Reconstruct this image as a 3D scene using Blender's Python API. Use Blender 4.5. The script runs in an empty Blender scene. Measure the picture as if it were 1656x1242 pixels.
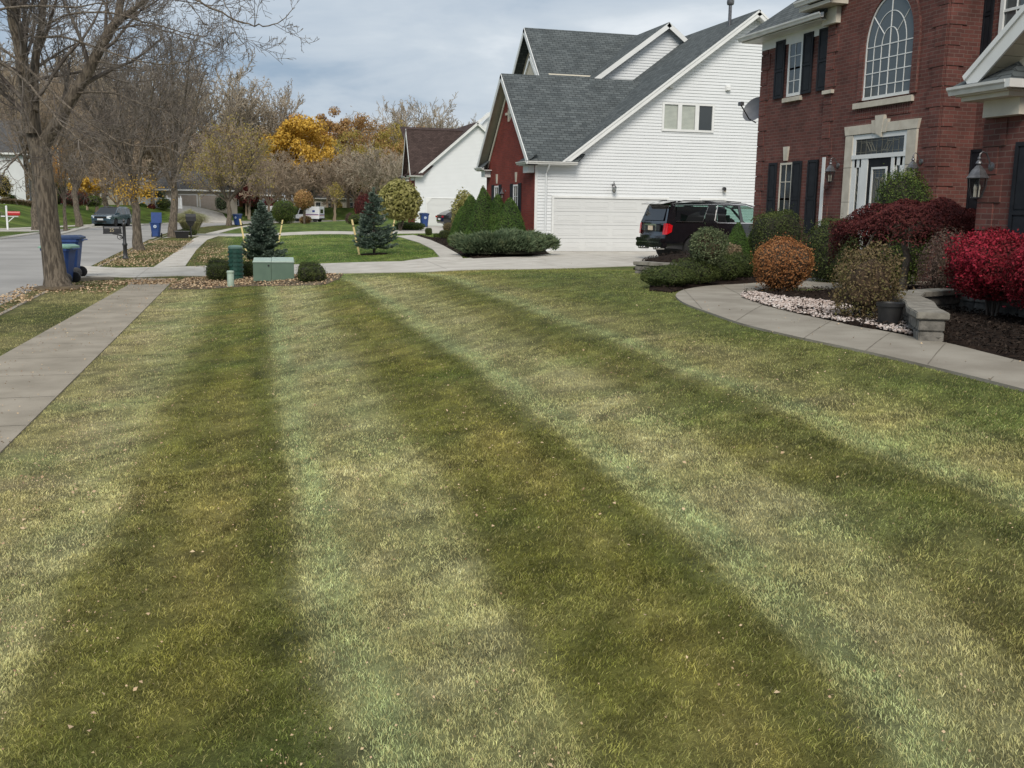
import bpy, bmesh, math, random
import numpy as np
from mathutils import Vector, Matrix
C=bpy.context.scene.collection
PI=math.pi; rad=math.radians
# ---------------------------------------------------------------- camera
F=1620.;CX,CY=828.,621.;EYE=2.1;ROLL=.014
PITCH=math.atan((CY-338)/F);YAW=rad(16.3357)
cf=np.array([math.sin(YAW)*math.cos(PITCH),math.cos(YAW)*math.cos(PITCH),-math.sin(PITCH)])
r0=np.array([math.cos(YAW),-math.sin(YAW),0]);u0=np.cross(r0,cf)
cr=r0*math.cos(ROLL)+u0*math.sin(ROLL);cu=-r0*math.sin(ROLL)+u0*math.cos(ROLL)
cam=bpy.data.objects.new('camera',bpy.data.cameras.new('camera'));C.objects.link(cam)
cam.data.sensor_width=36;cam.data.lens=36*F/1656;cam.data.clip_end=3000;cam.data.clip_start=.05
cam.matrix_world=Matrix(((cr[0],cu[0],-cf[0],0),(cr[1],cu[1],-cf[1],0),(cr[2],cu[2],-cf[2],EYE),(0,0,0,1)))
bpy.context.scene.camera=cam
def ray(x,y): return cf+cr*(x-CX)/F-cu*(y-CY)/F
def G(x,y,z=0.):
    d=ray(x,y);return np.array([0,0,EYE])+d*((z-EYE)/d[2])
def at(x,y,Y):
    d=ray(x,y);return Vector(np.array([0,0,EYE])+d*(Y/d[1]))
# ---------------------------------------------------------------- terrain
def sm(t):
    t=np.clip(t,0,1);return t*t*(3-2*t)
RE=np.array([(-4.55,-60),(-4.3,27),(-3.95,60),(-3.6,80),(-2.6,95),(-.3,108),(3.2,121),(9,134),(17,146),(30,157),(60,170),(120,190)],float)
RW=8.5
def rdist(x,y):
    """signed distance from the right road edge, positive on the right"""
    x=np.asarray(x,float);y=np.asarray(y,float)
    best=np.full(x.shape,1e9);sg=np.ones(x.shape)
    for a,b in zip(RE[:-1],RE[1:]):
        d=b-a;L=np.hypot(*d);t=np.clip(((x-a[0])*d[0]+(y-a[1])*d[1])/L**2,0,1)
        qx=a[0]+t*d[0];qy=a[1]+t*d[1];dd=np.hypot(x-qx,y-qy)
        s=np.where(d[1]*(x-a[0])-d[0]*(y-a[1])>0,1.,-1.)
        m=dd<best;best=np.where(m,dd,best);sg=np.where(m,s,sg)
    return best*sg
def zt(x,y):
    x=np.asarray(x,float);y=np.asarray(y,float)
    d=rdist(x,y)
    H=.45+.3*(1-sm((y-20)/7.5))
    right=H*sm((d-2.9)/8.5)
    dl=-d-RW
    left=np.where(dl>0,1.9*sm((dl-3.0)/8.5),0)
    # ground beyond the bend climbs gently
    return np.where(d>-RW/2,right,left)
def zroad(x,y): return -.09
def T(x,y):
    z=0.2
    for _ in range(30):
        P=G(x,y,z); z=.5*z+.5*float(zt(P[0],P[1]))
    return P
def TP(pts): return [tuple(T(*p)[:2]) for p in pts]
# ---------------------------------------------------------------- noise
_rs=np.random.RandomState(7);_tab=_rs.rand(256,256)
def vn(x,y):
    xi=np.floor(x).astype(int);yi=np.floor(y).astype(int);fx=x-xi;fy=y-yi
    fx=fx*fx*(3-2*fx);fy=fy*fy*(3-2*fy)
    g=lambda a,b:_tab[a%256,b%256]
    return (g(xi,yi)*(1-fx)+g(xi+1,yi)*fx)*(1-fy)+(g(xi,yi+1)*(1-fx)+g(xi+1,yi+1)*fx)*fy
def fbm(x,y,s=1.,o=3):
    x=np.asarray(x,float)*s;y=np.asarray(y,float)*s;v=0;a=.5;t=0
    for i in range(o):
        v=v+a*vn(x+17.3*i,y+9.1*i);t+=a;a*=.5;x=x*2.03;y=y*2.03
    return v/t
# ---------------------------------------------------------------- materials
def mat(name,col,rough=.8,col2=None,scale=6.,bump=0.,bscale=None,metal=0.,spec=.5,detail=4.,coord='Object',lo=.35,hi=.65,coat=0.):
    m=bpy.data.materials.new(name);m.use_nodes=True;nt=m.node_tree;b=nt.nodes['Principled BSDF']
    b.inputs['Base Color'].default_value=(*col,1);b.inputs['Roughness'].default_value=rough;b.inputs['Metallic'].default_value=metal
    b.inputs['Specular IOR Level'].default_value=spec;b.inputs['Coat Weight'].default_value=coat
    tc=nt.nodes.new('ShaderNodeTexCoord')
    if col2 is not None:
        n=nt.nodes.new('ShaderNodeTexNoise');n.inputs['Scale'].default_value=scale;n.inputs['Detail'].default_value=detail
        nt.links.new(tc.outputs[coord],n.inputs['Vector'])
        r=nt.nodes.new('ShaderNodeValToRGB');r.color_ramp.elements[0].position=lo;r.color_ramp.elements[1].position=hi
        r.color_ramp.elements[0].color=(*col,1);r.color_ramp.elements[1].color=(*col2,1)
        nt.links.new(n.outputs['Fac'],r.inputs['Fac']);nt.links.new(r.outputs['Color'],b.inputs['Base Color'])
    if bump:
        n2=nt.nodes.new('ShaderNodeTexNoise');n2.inputs['Scale'].default_value=bscale or scale*3;n2.inputs['Detail'].default_value=5
        nt.links.new(tc.outputs[coord],n2.inputs['Vector'])
        bp=nt.nodes.new('ShaderNodeBump');bp.inputs['Strength'].default_value=1;bp.inputs['Distance'].default_value=bump
        nt.links.new(n2.outputs['Fac'],bp.inputs['Height']);nt.links.new(bp.outputs['Normal'],b.inputs['Normal'])
    return m
def leafmat(name,cols,rough=.7,trans=.25,big=.35):
    """leaf colours by island plus slow patches"""
    m=bpy.data.materials.new(name);m.use_nodes=True;nt=m.node_tree;b=nt.nodes['Principled BSDF']
    g=nt.nodes.new('ShaderNodeNewGeometry');tc=nt.nodes.new('ShaderNodeTexCoord')
    n=nt.nodes.new('ShaderNodeTexNoise');n.inputs['Scale'].default_value=1.6;n.inputs['Detail'].default_value=2
    nt.links.new(tc.outputs['Object'],n.inputs['Vector'])
    mx=nt.nodes.new('ShaderNodeMath');mx.operation='MULTIPLY_ADD';mx.inputs[1].default_value=1-big
    mm=nt.nodes.new('ShaderNodeMapRange');mm.inputs[1].default_value=.3;mm.inputs[2].default_value=.7;mm.inputs[3].default_value=0;mm.inputs[4].default_value=big
    nt.links.new(n.outputs['Fac'],mm.inputs[0])
    nt.links.new(g.outputs['Random Per Island'],mx.inputs[0]);nt.links.new(mm.outputs[0],mx.inputs[2])
    r=nt.nodes.new('ShaderNodeValToRGB');cr_=r.color_ramp
    k=len(cols)
    for i,c in enumerate(cols):
        e=cr_.elements[i] if i<2 else cr_.elements.new(i/(k-1))
        e.position=i/(k-1);e.color=(*c,1)
    nt.links.new(mx.outputs[0],r.inputs['Fac']);nt.links.new(r.outputs['Color'],b.inputs['Base Color'])
    b.inputs['Roughness'].default_value=rough;b.inputs['Specular IOR Level'].default_value=.25
    if trans:
        t=nt.nodes.new('ShaderNodeBsdfTranslucent');ms=nt.nodes.new('ShaderNodeMixShader');ms.inputs[0].default_value=trans
        nt.links.new(r.outputs['Color'],t.inputs['Color']);nt.links.new(b.outputs[0],ms.inputs[1]);nt.links.new(t.outputs[0],ms.inputs[2])
        nt.links.new(ms.outputs[0],nt.nodes['Material Output'].inputs['Surface'])
    return m
def brickmat(name,c1,c2,mortar,bw,bh,ms,bump=.004,rough=.85,offset=.5,stain=.25,nscale=1.3,smooth=.1):
    m=bpy.data.materials.new(name);m.use_nodes=True;nt=m.node_tree;b=nt.nodes['Principled BSDF']
    tc=nt.nodes.new('ShaderNodeTexCoord');br=nt.nodes.new('ShaderNodeTexBrick')
    br.inputs['Scale'].default_value=1;br.inputs['Brick Width'].default_value=bw;br.inputs['Row Height'].default_value=bh
    br.inputs['Mortar Size'].default_value=ms;br.inputs['Mortar Smooth'].default_value=smooth;br.inputs['Bias'].default_value=0
    br.offset=offset
    br.inputs['Color1'].default_value=(*c1,1);br.inputs['Color2'].default_value=(*c2,1);br.inputs['Mortar'].default_value=(*mortar,1)
    nw=nt.nodes.new('ShaderNodeTexNoise');nw.inputs['Scale'].default_value=9;nw.inputs['Detail'].default_value=2
    nt.links.new(tc.outputs['UV'],nw.inputs['Vector'])
    vm=nt.nodes.new('ShaderNodeVectorMath');vm.operation='MULTIPLY_ADD';vm.inputs[1].default_value=(.012,.012,0)
    nt.links.new(nw.outputs['Color'],vm.inputs[0]);nt.links.new(tc.outputs['UV'],vm.inputs[2])
    nt.links.new(vm.outputs[0],br.inputs['Vector'])
    n=nt.nodes.new('ShaderNodeTexNoise');n.inputs['Scale'].default_value=nscale;n.inputs['Detail'].default_value=6
    nt.links.new(tc.outputs['UV'],n.inputs['Vector'])
    mr=nt.nodes.new('ShaderNodeMapRange');mr.inputs[1].default_value=.3;mr.inputs[2].default_value=.7;mr.inputs[3].default_value=1-stain;mr.inputs[4].default_value=1+stain
    nt.links.new(n.outputs['Fac'],mr.inputs[0])
    mu=nt.nodes.new('ShaderNodeMix');mu.data_type='RGBA';mu.blend_type='MULTIPLY';mu.inputs[0].default_value=1
    nt.links.new(br.outputs['Color'],mu.inputs[6]);nt.links.new(mr.outputs[0],mu.inputs[7]);nt.links.new(mu.outputs[2],b.inputs['Base Color'])
    n3=nt.nodes.new('ShaderNodeTexNoise');n3.inputs['Scale'].default_value=60;nt.links.new(tc.outputs['UV'],n3.inputs['Vector'])
    ad=nt.nodes.new('ShaderNodeMath');ad.operation='MULTIPLY_ADD';ad.inputs[1].default_value=-1;ad.inputs[2].default_value=1
    nt.links.new(br.outputs['Fac'],ad.inputs[0])
    ad2=nt.nodes.new('ShaderNodeMath');ad2.operation='MULTIPLY_ADD';ad2.inputs[1].default_value=.5
    nt.links.new(n3.outputs['Fac'],ad2.inputs[0]);nt.links.new(ad.outputs[0],ad2.inputs[2])
    bp=nt.nodes.new('ShaderNodeBump');bp.inputs['Distance'].default_value=bump;bp.inputs['Strength'].default_value=1
    nt.links.new(ad2.outputs[0],bp.inputs['Height']);nt.links.new(bp.outputs['Normal'],b.inputs['Normal'])
    b.inputs['Roughness'].default_value=rough;b.inputs['Specular IOR Level'].default_value=.25
    return m
def sidemat(name,c,exp=.115,axis='Y'):
    """vinyl siding on far walls: lap profile as bump"""
    m=mat(name,c,.55,tuple(v*.93 for v in c),.8,coord='UV');nt=m.node_tree;b=nt.nodes['Principled BSDF']
    tc=nt.nodes.new('ShaderNodeTexCoord');sp=nt.nodes.new('ShaderNodeSeparateXYZ');nt.links.new(tc.outputs['UV'],sp.inputs[0])
    d=nt.nodes.new('ShaderNodeMath');d.operation='DIVIDE';d.inputs[1].default_value=exp;nt.links.new(sp.outputs['Y'],d.inputs[0])
    f=nt.nodes.new('ShaderNodeMath');f.operation='FRACT';nt.links.new(d.outputs[0],f.inputs[0])
    bp=nt.nodes.new('ShaderNodeBump');bp.invert=True;bp.inputs['Distance'].default_value=.02;nt.links.new(f.outputs[0],bp.inputs['Height'])
    nt.links.new(bp.outputs['Normal'],b.inputs['Normal'])
    return m
def glassmat(name,tint,transp,rough=.03):
    m=bpy.data.materials.new(name);m.use_nodes=True;nt=m.node_tree;b=nt.nodes['Principled BSDF']
    b.inputs['Base Color'].default_value=(.004,.004,.004,1);b.inputs['Roughness'].default_value=rough;b.inputs['Specular IOR Level'].default_value=.8
    if transp>0:
        t=nt.nodes.new('ShaderNodeBsdfTransparent');t.inputs['Color'].default_value=(*tint,1)
        ms=nt.nodes.new('ShaderNodeMixShader');ms.inputs[0].default_value=transp
        nt.links.new(b.outputs[0],ms.inputs[1]);nt.links.new(t.outputs[0],ms.inputs[2]);nt.links.new(ms.outputs[0],nt.nodes['Material Output'].inputs['Surface'])
    else: b.inputs['Base Color'].default_value=(*tint,1)
    return m
M={}
M['brick']=brickmat('red_brick',(.152,.058,.048),(.102,.043,.037),(.16,.105,.09),.215,.0762,.0075,.007,stain=.26)
M['brick2']=brickmat('red_brick_far',(.22,.042,.03),(.16,.032,.025),(.15,.07,.055),.215,.0762,.006,.005,stain=.15)
M['shingle']=brickmat('grey_shingle',(.108,.122,.125),(.066,.077,.081),(.034,.04,.042),.30,.143,.012,.012,rough=.95,stain=.18,nscale=2,smooth=.4)
M['shingleb']=brickmat('brown_shingle',(.075,.052,.047),(.05,.034,.031),(.03,.02,.018),.30,.143,.012,.012,rough=.95,stain=.15,smooth=.4)
M['white']=mat('white_vinyl',(.68,.70,.71),.5,(.655,.675,.685),1.1,coord='UV')
M['trim']=mat('white_trim',(.74,.75,.74),.45,(.67,.68,.67),2.)
M['cream']=mat('cream_trim',(.62,.58,.49),.6,(.56,.52,.44),3.)
M['soffit']=mat('tan_soffit',(.50,.46,.37),.6,(.44,.40,.32),3.)
M['stone']=mat('cast_stone',(.56,.52,.44),.85,(.46,.42,.35),5.,bump=.002,bscale=60)
M['gutter']=mat('white_gutter',(.72,.72,.70),.35,(.62,.62,.60),4.)
M['shutter']=mat('black_shutter',(.010,.012,.016),.6,(.017,.019,.024),6.,spec=.25)
M['blackmetal']=mat('black_metal',(.018,.018,.02),.42,(.03,.03,.032),15.)
M['pewter']=mat('aged_pewter_metal',(.10,.10,.105),.4,(.19,.19,.20),18.,metal=.6)
M['winglass']=glassmat('window_glass',(.028,.034,.036),0,.04)
M['winglass_l']=glassmat('window_glass_light',(.075,.088,.09),0,.03)
M['clear']=glassmat('clear_glass',(.86,.88,.88),.8,.05)
M['lead']=mat('leaded_came',(.35,.33,.26),.4,metal=.5)
M['blind']=mat('blind',(.42,.45,.40),.7,(.36,.39,.35),3.)
M['darkdoor']=mat('black_door',(.008,.009,.011),.55,(.013,.014,.016),5.,spec=.2)
M['concrete']=mat('concrete',(.36,.335,.295),.9,(.47,.445,.40),1.6,bump=.003,bscale=60,coord='UV',detail=8)
M['doorwhite']=mat('garage_door_white',(.62,.63,.625),.5,(.60,.61,.605),2.)
M['concrete_d']=mat('old_concrete',(.215,.188,.146),.9,(.295,.26,.208),1.7,bump=.004,bscale=50,coord='UV',detail=8)
M['walkc']=mat('walk_concrete',(.215,.192,.155),.9,(.295,.27,.225),1.7,bump=.003,bscale=50,coord='UV',detail=8)
M['joint']=mat('joint_dirt',(.115,.10,.08),.95,(.18,.16,.125),5.)
M['asphalt']=mat('asphalt',(.23,.222,.21),.9,(.31,.30,.285),.35,bump=.004,bscale=90,coord='UV',detail=9)
M['mulch']=mat('mulch',(.012,.009,.008),1.,(.035,.024,.018),9.,spec=.05,bump=.03,bscale=22,coord='UV',detail=8)
M['soil']=mat('leafy_soil',(.07,.05,.03),.95,(.12,.09,.05),6.,bump=.02,bscale=25,coord='UV',detail=8)
M['bark']=mat('maple_bark',(.07,.056,.042),.95,(.18,.148,.112),13.,bump=.04,bscale=24,detail=9,lo=.40,hi=.60)
for n_ in [n for n in M['bark'].node_tree.nodes if n.type=='TEX_NOISE']:
    nt_=M['bark'].node_tree;mp=nt_.nodes.new('ShaderNodeMapping');mp.inputs['Scale'].default_value=(1.6,1.6,.32);lk=n_.inputs['Vector'].links[0];src=lk.from_socket;nt_.links.new(src,mp.inputs[0]);nt_.links.new(mp.outputs[0],n_.inputs['Vector'])
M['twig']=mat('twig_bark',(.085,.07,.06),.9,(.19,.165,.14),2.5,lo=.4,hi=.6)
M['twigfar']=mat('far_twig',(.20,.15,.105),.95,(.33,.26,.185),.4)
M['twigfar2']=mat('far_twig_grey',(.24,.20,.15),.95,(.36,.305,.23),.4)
M['blockstone']=mat('wall_block',(.10,.094,.082),.95,(.22,.205,.18),9.,bump=.012,bscale=28)
M['capstone']=mat('cap_block',(.25,.235,.20),.95,(.15,.138,.118),8.,bump=.006,bscale=30)
M['binblue']=mat('bin_blue',(.014,.045,.17),.5,(.02,.06,.21),6.)
M['binlid']=mat('bin_lid',(.012,.03,.09),.45,(.02,.045,.12),8.)
M['binlidg']=mat('bin_lid_green',(.25,.42,.33),.5,(.18,.34,.27),8.)
M['rubber']=mat('rubber',(.012,.012,.012),.8)
M['wheelplastic']=mat('wheel_plastic',(.02,.02,.022),.6)
M['logo']=mat('white_emblem',(.62,.68,.74),.6,(.45,.55,.66),30.)
M['padgreen']=mat('utility_green',(.12,.185,.135),.5,(.10,.16,.118),3.)
M['padtop']=mat('utility_green_top',(.30,.39,.33),.55,(.34,.43,.37),4.)
M['pedgreen']=mat('dark_green_plastic',(.014,.062,.045),.55,(.02,.08,.06),6.)
M['palegreen']=mat('pale_green_plastic',(.36,.45,.37),.5,(.32,.40,.33),6.)
M['redlabel']=mat('red_label',(.45,.09,.05),.6)
M['stake']=mat('yellow_stake',(.72,.60,.30),.6,(.66,.52,.24),8.)
M['pot']=mat('black_pot',(.012,.012,.013),.5,(.02,.02,.02),9.)
M['redbox']=mat('red_mailbox',(.42,.018,.022),.35,(.36,.015,.02),5.)
M['gold']=mat('gold_numbers',(.42,.36,.24),.4)
M['yukon']=mat('black_paint',(.006,.006,.008),.13,coat=1.,spec=.6)
M['chrome']=mat('chrome',(.72,.72,.72),.14,metal=1.)
M['taillight']=mat('tail_light',(.55,.008,.012),.15,(.42,.004,.008),25.,coat=1.)
M['plate']=mat('license_plate',(.55,.40,.24),.5,(.72,.66,.55),40.)
M['carglass']=glassmat('car_glass',(.62,.80,.74),.80,.02)
M['cardark']=glassmat('privacy_glass',(.008,.009,.011),0,.04)
M['seat']=mat('seat_fabric',(.015,.015,.017),.8)
M['bluepaint']=mat('slate_blue_paint',(.045,.085,.115),.2,coat=1.,metal=.35)
M['headlight']=mat('headlight',(.60,.64,.66),.15)
M['alloy']=mat('alloy',(.55,.55,.56),.3,metal=.8)
M['mailwhite']=mat('mail_white',(.78,.80,.82),.35,(.72,.74,.76),3.)
M['mailblue']=mat('mail_blue',(.02,.05,.25),.4)
M['mailred']=mat('mail_red',(.5,.02,.03),.4)
M['rock']=mat('pale_rock',(.55,.48,.43),.85,(.72,.66,.61),14.)
M['siding_far']=sidemat('far_white_siding',(.66,.685,.69))
M['siding_beige']=sidemat('beige_siding',(.42,.38,.32))
M['garage_tan']=mat('tan_garage_door',(.34,.29,.25),.6,(.38,.33,.29),3.)
M['roof_far']=brickmat('far_roof',(.10,.098,.098),(.07,.068,.068),(.04,.04,.04),.3,.15,.012,.01,stain=.15)
# leaves
def L(n,*c,**k): M[n]=leafmat(n,list(c),**k)
L('lf_red',(.045,.013,.009),(.11,.012,.014),(.24,.015,.028),(.40,.026,.052),(.52,.05,.09),big=.5)
L('lf_maroon',(.028,.008,.009),(.075,.016,.017),(.13,.028,.026),(.10,.035,.024))
L('lf_bronze',(.17,.06,.02),(.30,.125,.045),(.42,.20,.08),(.33,.19,.06))
L('lf_brownmix',(.065,.05,.035),(.13,.095,.05),(.21,.15,.08),(.14,.14,.045),(.14,.085,.07))
L('lf_purplebrown',(.06,.04,.035),(.11,.075,.06),(.15,.10,.08),(.17,.13,.08))
L('lf_boxwood',(.02,.032,.009),(.045,.065,.018),(.085,.11,.03),(.14,.155,.045))
L('lf_yew',(.018,.038,.009),(.05,.085,.018),(.105,.15,.030),(.19,.22,.055))
L('lf_cypress',(.020,.048,.012),(.05,.10,.022),(.095,.165,.032),(.15,.22,.05),big=.5)
L('lf_juniper',(.04,.068,.034),(.085,.125,.065),(.14,.185,.10),(.21,.235,.12))
L('lf_spruce',(.05,.085,.062),(.10,.145,.11),(.17,.225,.175),(.26,.31,.25),trans=.2)
L('lf_hydrangea',(.11,.115,.03),(.22,.21,.06),(.34,.32,.12),(.46,.42,.19))
L('lf_yellow',(.34,.20,.025),(.52,.31,.04),(.58,.37,.065),(.62,.44,.12))
L('lf_orange',(.36,.16,.045),(.48,.24,.06),(.56,.32,.08),(.42,.31,.11))
L('lf_olive',(.16,.15,.045),(.28,.24,.065),(.40,.31,.08),(.32,.21,.07))
L('lf_rust',(.22,.12,.05),(.34,.19,.08),(.42,.27,.11),(.34,.27,.10))
L('lf_tan',(.19,.14,.085),(.28,.21,.13),(.36,.28,.18))
L('lf_grassy',(.26,.28,.12),(.42,.42,.20),(.58,.55,.32),(.66,.60,.40))
L('lf_fallen',(.21,.12,.07),(.34,.22,.13),(.47,.34,.21),(.56,.43,.27),(.24,.13,.08),trans=0)
L('lf_holly',(.035,.055,.028),(.085,.115,.055),(.16,.19,.095),(.25,.27,.14))
L('lf_chip',(.008,.006,.005),(.018,.013,.010),(.035,.025,.019),(.075,.055,.042),trans=0,rough=1.)
L('lf_rock',(.24,.18,.15),(.42,.34,.30),(.55,.48,.44),(.66,.62,.58),trans=0)
# ---------------------------------------------------------------- mesh helpers
def tag(o,label=None,cat=None,group=None,kind=None):
    if label:o['label']=label
    if cat:o['category']=cat
    if group:o['group']=group
    if kind:o['kind']=kind
    return o
def empty(name,loc=(0,0,0),rz=0,label=None,cat=None,group=None):
    o=bpy.data.objects.new(name,None);C.objects.link(o);o.location=loc;o.rotation_euler=(0,0,rz);o.empty_display_size=.2
    return tag(o,label,cat,group)
def set_uv(me):
    n=len(me.loops)
    if n==0:return
    uv=me.uv_layers.new(name='UVMap')
    co=np.zeros(len(me.vertices)*3,np.float32);me.vertices.foreach_get('co',co);co=co.reshape(-1,3)
    li=np.zeros(n,np.int32);me.loops.foreach_get('vertex_index',li)
    nf=len(me.polygons);nr=np.zeros(nf*3,np.float32);me.polygons.foreach_get('normal',nr);nr=nr.reshape(-1,3)
    tot=np.zeros(nf,np.int32);me.polygons.foreach_get('loop_total',tot)
    N=np.repeat(nr,tot,axis=0);P=co[li]
    flat=np.abs(N[:,2])>.985
    t=np.stack([-N[:,1],N[:,0],np.zeros(n)],1);l=np.linalg.norm(t,axis=1,keepdims=True);t=t/np.maximum(l,1e-6)
    t[flat]=(1,0,0);b=np.cross(N,t);b[flat]=(0,1,0)
    u=np.stack([(P*t).sum(1),(P*b).sum(1)],1).astype(np.float32)
    uv.data.foreach_set('uv',u.ravel())
def link(name,me,mats,parent=None,smooth=False,sharp=None):
    o=bpy.data.objects.new(name,me);C.objects.link(o)
    for m in (mats if isinstance(mats,(list,tuple)) else [mats]):me.materials.append(M[m] if isinstance(m,str) else m)
    if smooth:
        me.polygons.foreach_set('use_smooth',np.ones(len(me.polygons),bool))
        if sharp:me.set_sharp_from_angle(angle=rad(sharp))
    if parent:o.parent=parent
    return o
class MB:
    def __init__(s): s.v=[];s.f=[];s.m=[]
    def add(s,v,f,m=0):
        k=len(s.v);s.v+=[tuple(p) for p in v];s.f+=[tuple(i+k for i in q) for q in f];s.m+=[m]*len(f);return s
    def box(s,a,b,m=0):
        x0,y0,z0=a;x1,y1,z1=b
        if x0>x1:x0,x1=x1,x0
        if y0>y1:y0,y1=y1,y0
        if z0>z1:z0,z1=z1,z0
        return s.add([(x0,y0,z0),(x1,y0,z0),(x1,y1,z0),(x0,y1,z0),(x0,y0,z1),(x1,y0,z1),(x1,y1,z1),(x0,y1,z1)],
          [(3,2,1,0),(4,5,6,7),(0,1,5,4),(1,2,6,5),(2,3,7,6),(3,0,4,7)],m)
    def obox(s,o,u,v,w,m=0):
        """box from corner o and three edge vectors"""
        o,u,v,w=map(Vector,(o,u,v,w))
        if u.cross(v).dot(w)<0:u,v=v,u
        p=[o,o+u,o+u+v,o+v,o+w,o+u+w,o+u+v+w,o+v+w]
        return s.add(p,[(3,2,1,0),(4,5,6,7),(0,1,5,4),(1,2,6,5),(2,3,7,6),(3,0,4,7)],m)
    def prism(s,poly,vec,m=0):
        """polygon (3d points) pushed by vec"""
        n=len(poly);vec=Vector(vec);P=[Vector(p) for p in poly]
        nn=Vector((0,0,0))
        for i in range(n):
            nn+=P[i].cross(P[(i+1)%n])
        f=[tuple(range(n-1,-1,-1)),tuple(range(n,2*n))]+[(i,(i+1)%n,n+(i+1)%n,n+i) for i in range(n)]
        if nn.dot(vec)<0:f=[tuple(reversed(q)) for q in f]
        return s.add(P+[p+vec for p in P],f,m)
    def quad(s,*p,m=0): return s.add(p,[tuple(range(len(p)))],m)
    def tube(s,pts,r,n=8,m=0,cap=True):
        P=[Vector(p) for p in pts];R=r if isinstance(r,(list,tuple)) else [r]*len(P)
        k=len(s.v);prev=None
        for i,p in enumerate(P):
            d=(P[min(i+1,len(P)-1)]-P[max(i-1,0)]).normalized()
            if prev is None:a=d.orthogonal().normalized()
            else:a=(prev-d*prev.dot(d)).normalized()
            prev=a;b=d.cross(a)
            s.v+=[tuple(p+(a*math.cos(2*PI*j/n)+b*math.sin(2*PI*j/n))*R[i]) for j in range(n)]
        for i in range(len(P)-1):
            for j in range(n):
                s.f.append((k+i*n+j,k+i*n+(j+1)%n,k+(i+1)*n+(j+1)%n,k+(i+1)*n+j));s.m.append(m)
        if cap:
            s.f.append(tuple(k+j for j in range(n-1,-1,-1)));s.f.append(tuple(k+(len(P)-1)*n+j for j in range(n)));s.m+=[m,m]
        return s
    def lathe(s,prof,c=(0,0,0),n=16,m=0,axis='z',sc=(1,1)):
        k=len(s.v)
        for r,h in prof:
            for j in range(n):
                a=2*PI*j/n;x,y=r*math.cos(a)*sc[0],r*math.sin(a)*sc[1]
                p={'z':(x,y,h),'y':(x,-h,y),'x':(h,x,y)}[axis]
                s.v.append((c[0]+p[0],c[1]+p[1],c[2]+p[2]))
        for i in range(len(prof)-1):
            for j in range(n):
                s.f.append((k+i*n+j,k+i*n+(j+1)%n,k+(i+1)*n+(j+1)%n,k+(i+1)*n+j));s.m.append(m)
        s.f.append(tuple(k+j for j in range(n-1,-1,-1)));s.f.append(tuple(k+(len(prof)-1)*n+j for j in range(n)));s.m+=[m,m]
        return s
    def build(s,name,mats,parent=None,smooth=False,sharp=40,bevel=0):
        me=bpy.data.meshes.new(name);me.from_pydata(s.v,[],s.f)
        me.polygons.foreach_set('material_index',np.array(s.m,np.int32))
        if bevel:
            bm=bmesh.new();bm.from_mesh(me);bmesh.ops.bevel(bm,geom=bm.edges[:],offset=bevel,segments=2,affect='EDGES',clamp_overlap=True);bm.to_mesh(me);bm.free()
        me.update();set_uv(me)
        return link(name,me,mats,parent,smooth,sharp)
def npmesh(name,V,Fa,mats,parent=None,midx=None,smooth=False,col=None,uv=True):
    me=bpy.data.meshes.new(name);V=np.asarray(V,np.float32);Fa=np.asarray(Fa,np.int32);k=Fa.shape[1]
    me.vertices.add(len(V));me.vertices.foreach_set('co',V.ravel())
    me.loops.add(Fa.size);me.loops.foreach_set('vertex_index',Fa.ravel())
    me.polygons.add(len(Fa));me.polygons.foreach_set('loop_start',np.arange(0,Fa.size,k,dtype=np.int32))
    if midx is not None:me.polygons.foreach_set('material_index',np.asarray(midx,np.int32))
    me.update(calc_edges=True)
    if col is not None:
        a=me.color_attributes.new(name='Col',type='FLOAT_COLOR',domain='POINT')
        a.data.foreach_set('color',np.concatenate([col,np.ones((len(col),1))],1).astype(np.float32).ravel())
    if uv:set_uv(me)
    return link(name,me,mats,parent,smooth)
def inpoly(x,y,poly):
    poly=np.asarray(poly);r=np.zeros(x.shape,bool);j=len(poly)-1
    for i in range(len(poly)):
        xi,yi=poly[i];xj,yj=poly[j]
        if yi!=yj:
            c=((yi>y)!=(yj>y))&(x<(xj-xi)*(y-yi)/(yj-yi)+xi);r^=c
        j=i
    return r
def drape(name,poly,mats,dz,cell=.5,skirt=.12,kind='structure',zf=None,bumpz=0,joints=None,parent=None):
    """polygon sheet laid on the terrain at height dz, with a skirt"""
    bm=bmesh.new();vs=[bm.verts.new((x,y,0)) for x,y in poly];f=bm.faces.new(vs);bm.normal_update()
    if f.normal.z<0:f.normal_flip()
    P=np.array(poly)
    for ax in (0,1):
        a,b=P[:,ax].min(),P[:,ax].max();c=a+cell
        while c<b:
            n=(1,0,0) if ax==0 else (0,1,0);co=(c,0,0) if ax==0 else (0,c,0)
            bmesh.ops.bisect_plane(bm,geom=bm.verts[:]+bm.edges[:]+bm.faces[:],plane_co=co,plane_no=n);c+=cell
    zf=zf or (lambda x,y:zt(x,y)+dz)
    xs=np.array([v.co.x for v in bm.verts]);ys=np.array([v.co.y for v in bm.verts]);zs=zf(xs,ys)
    be=[e for e in bm.edges if e.is_boundary];bset={v for e in be for v in e.verts}
    for v,z in zip(bm.verts,np.broadcast_to(zs,xs.shape)):
        v.co.z=float(z)+(0 if v in bset or not bumpz else bumpz*float(fbm(v.co.x,v.co.y,1.3)))
    if skirt:
        r=bmesh.ops.extrude_edge_only(bm,edges=be)
        for g in r['geom']:
            if isinstance(g,bmesh.types.BMVert):g.co.z-=skirt
    me=bpy.data.meshes.new(name);bm.to_mesh(me);bm.free();set_uv(me)
    o=link(name,me,mats,parent)
    if kind:o['kind']=kind
    return o
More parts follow.
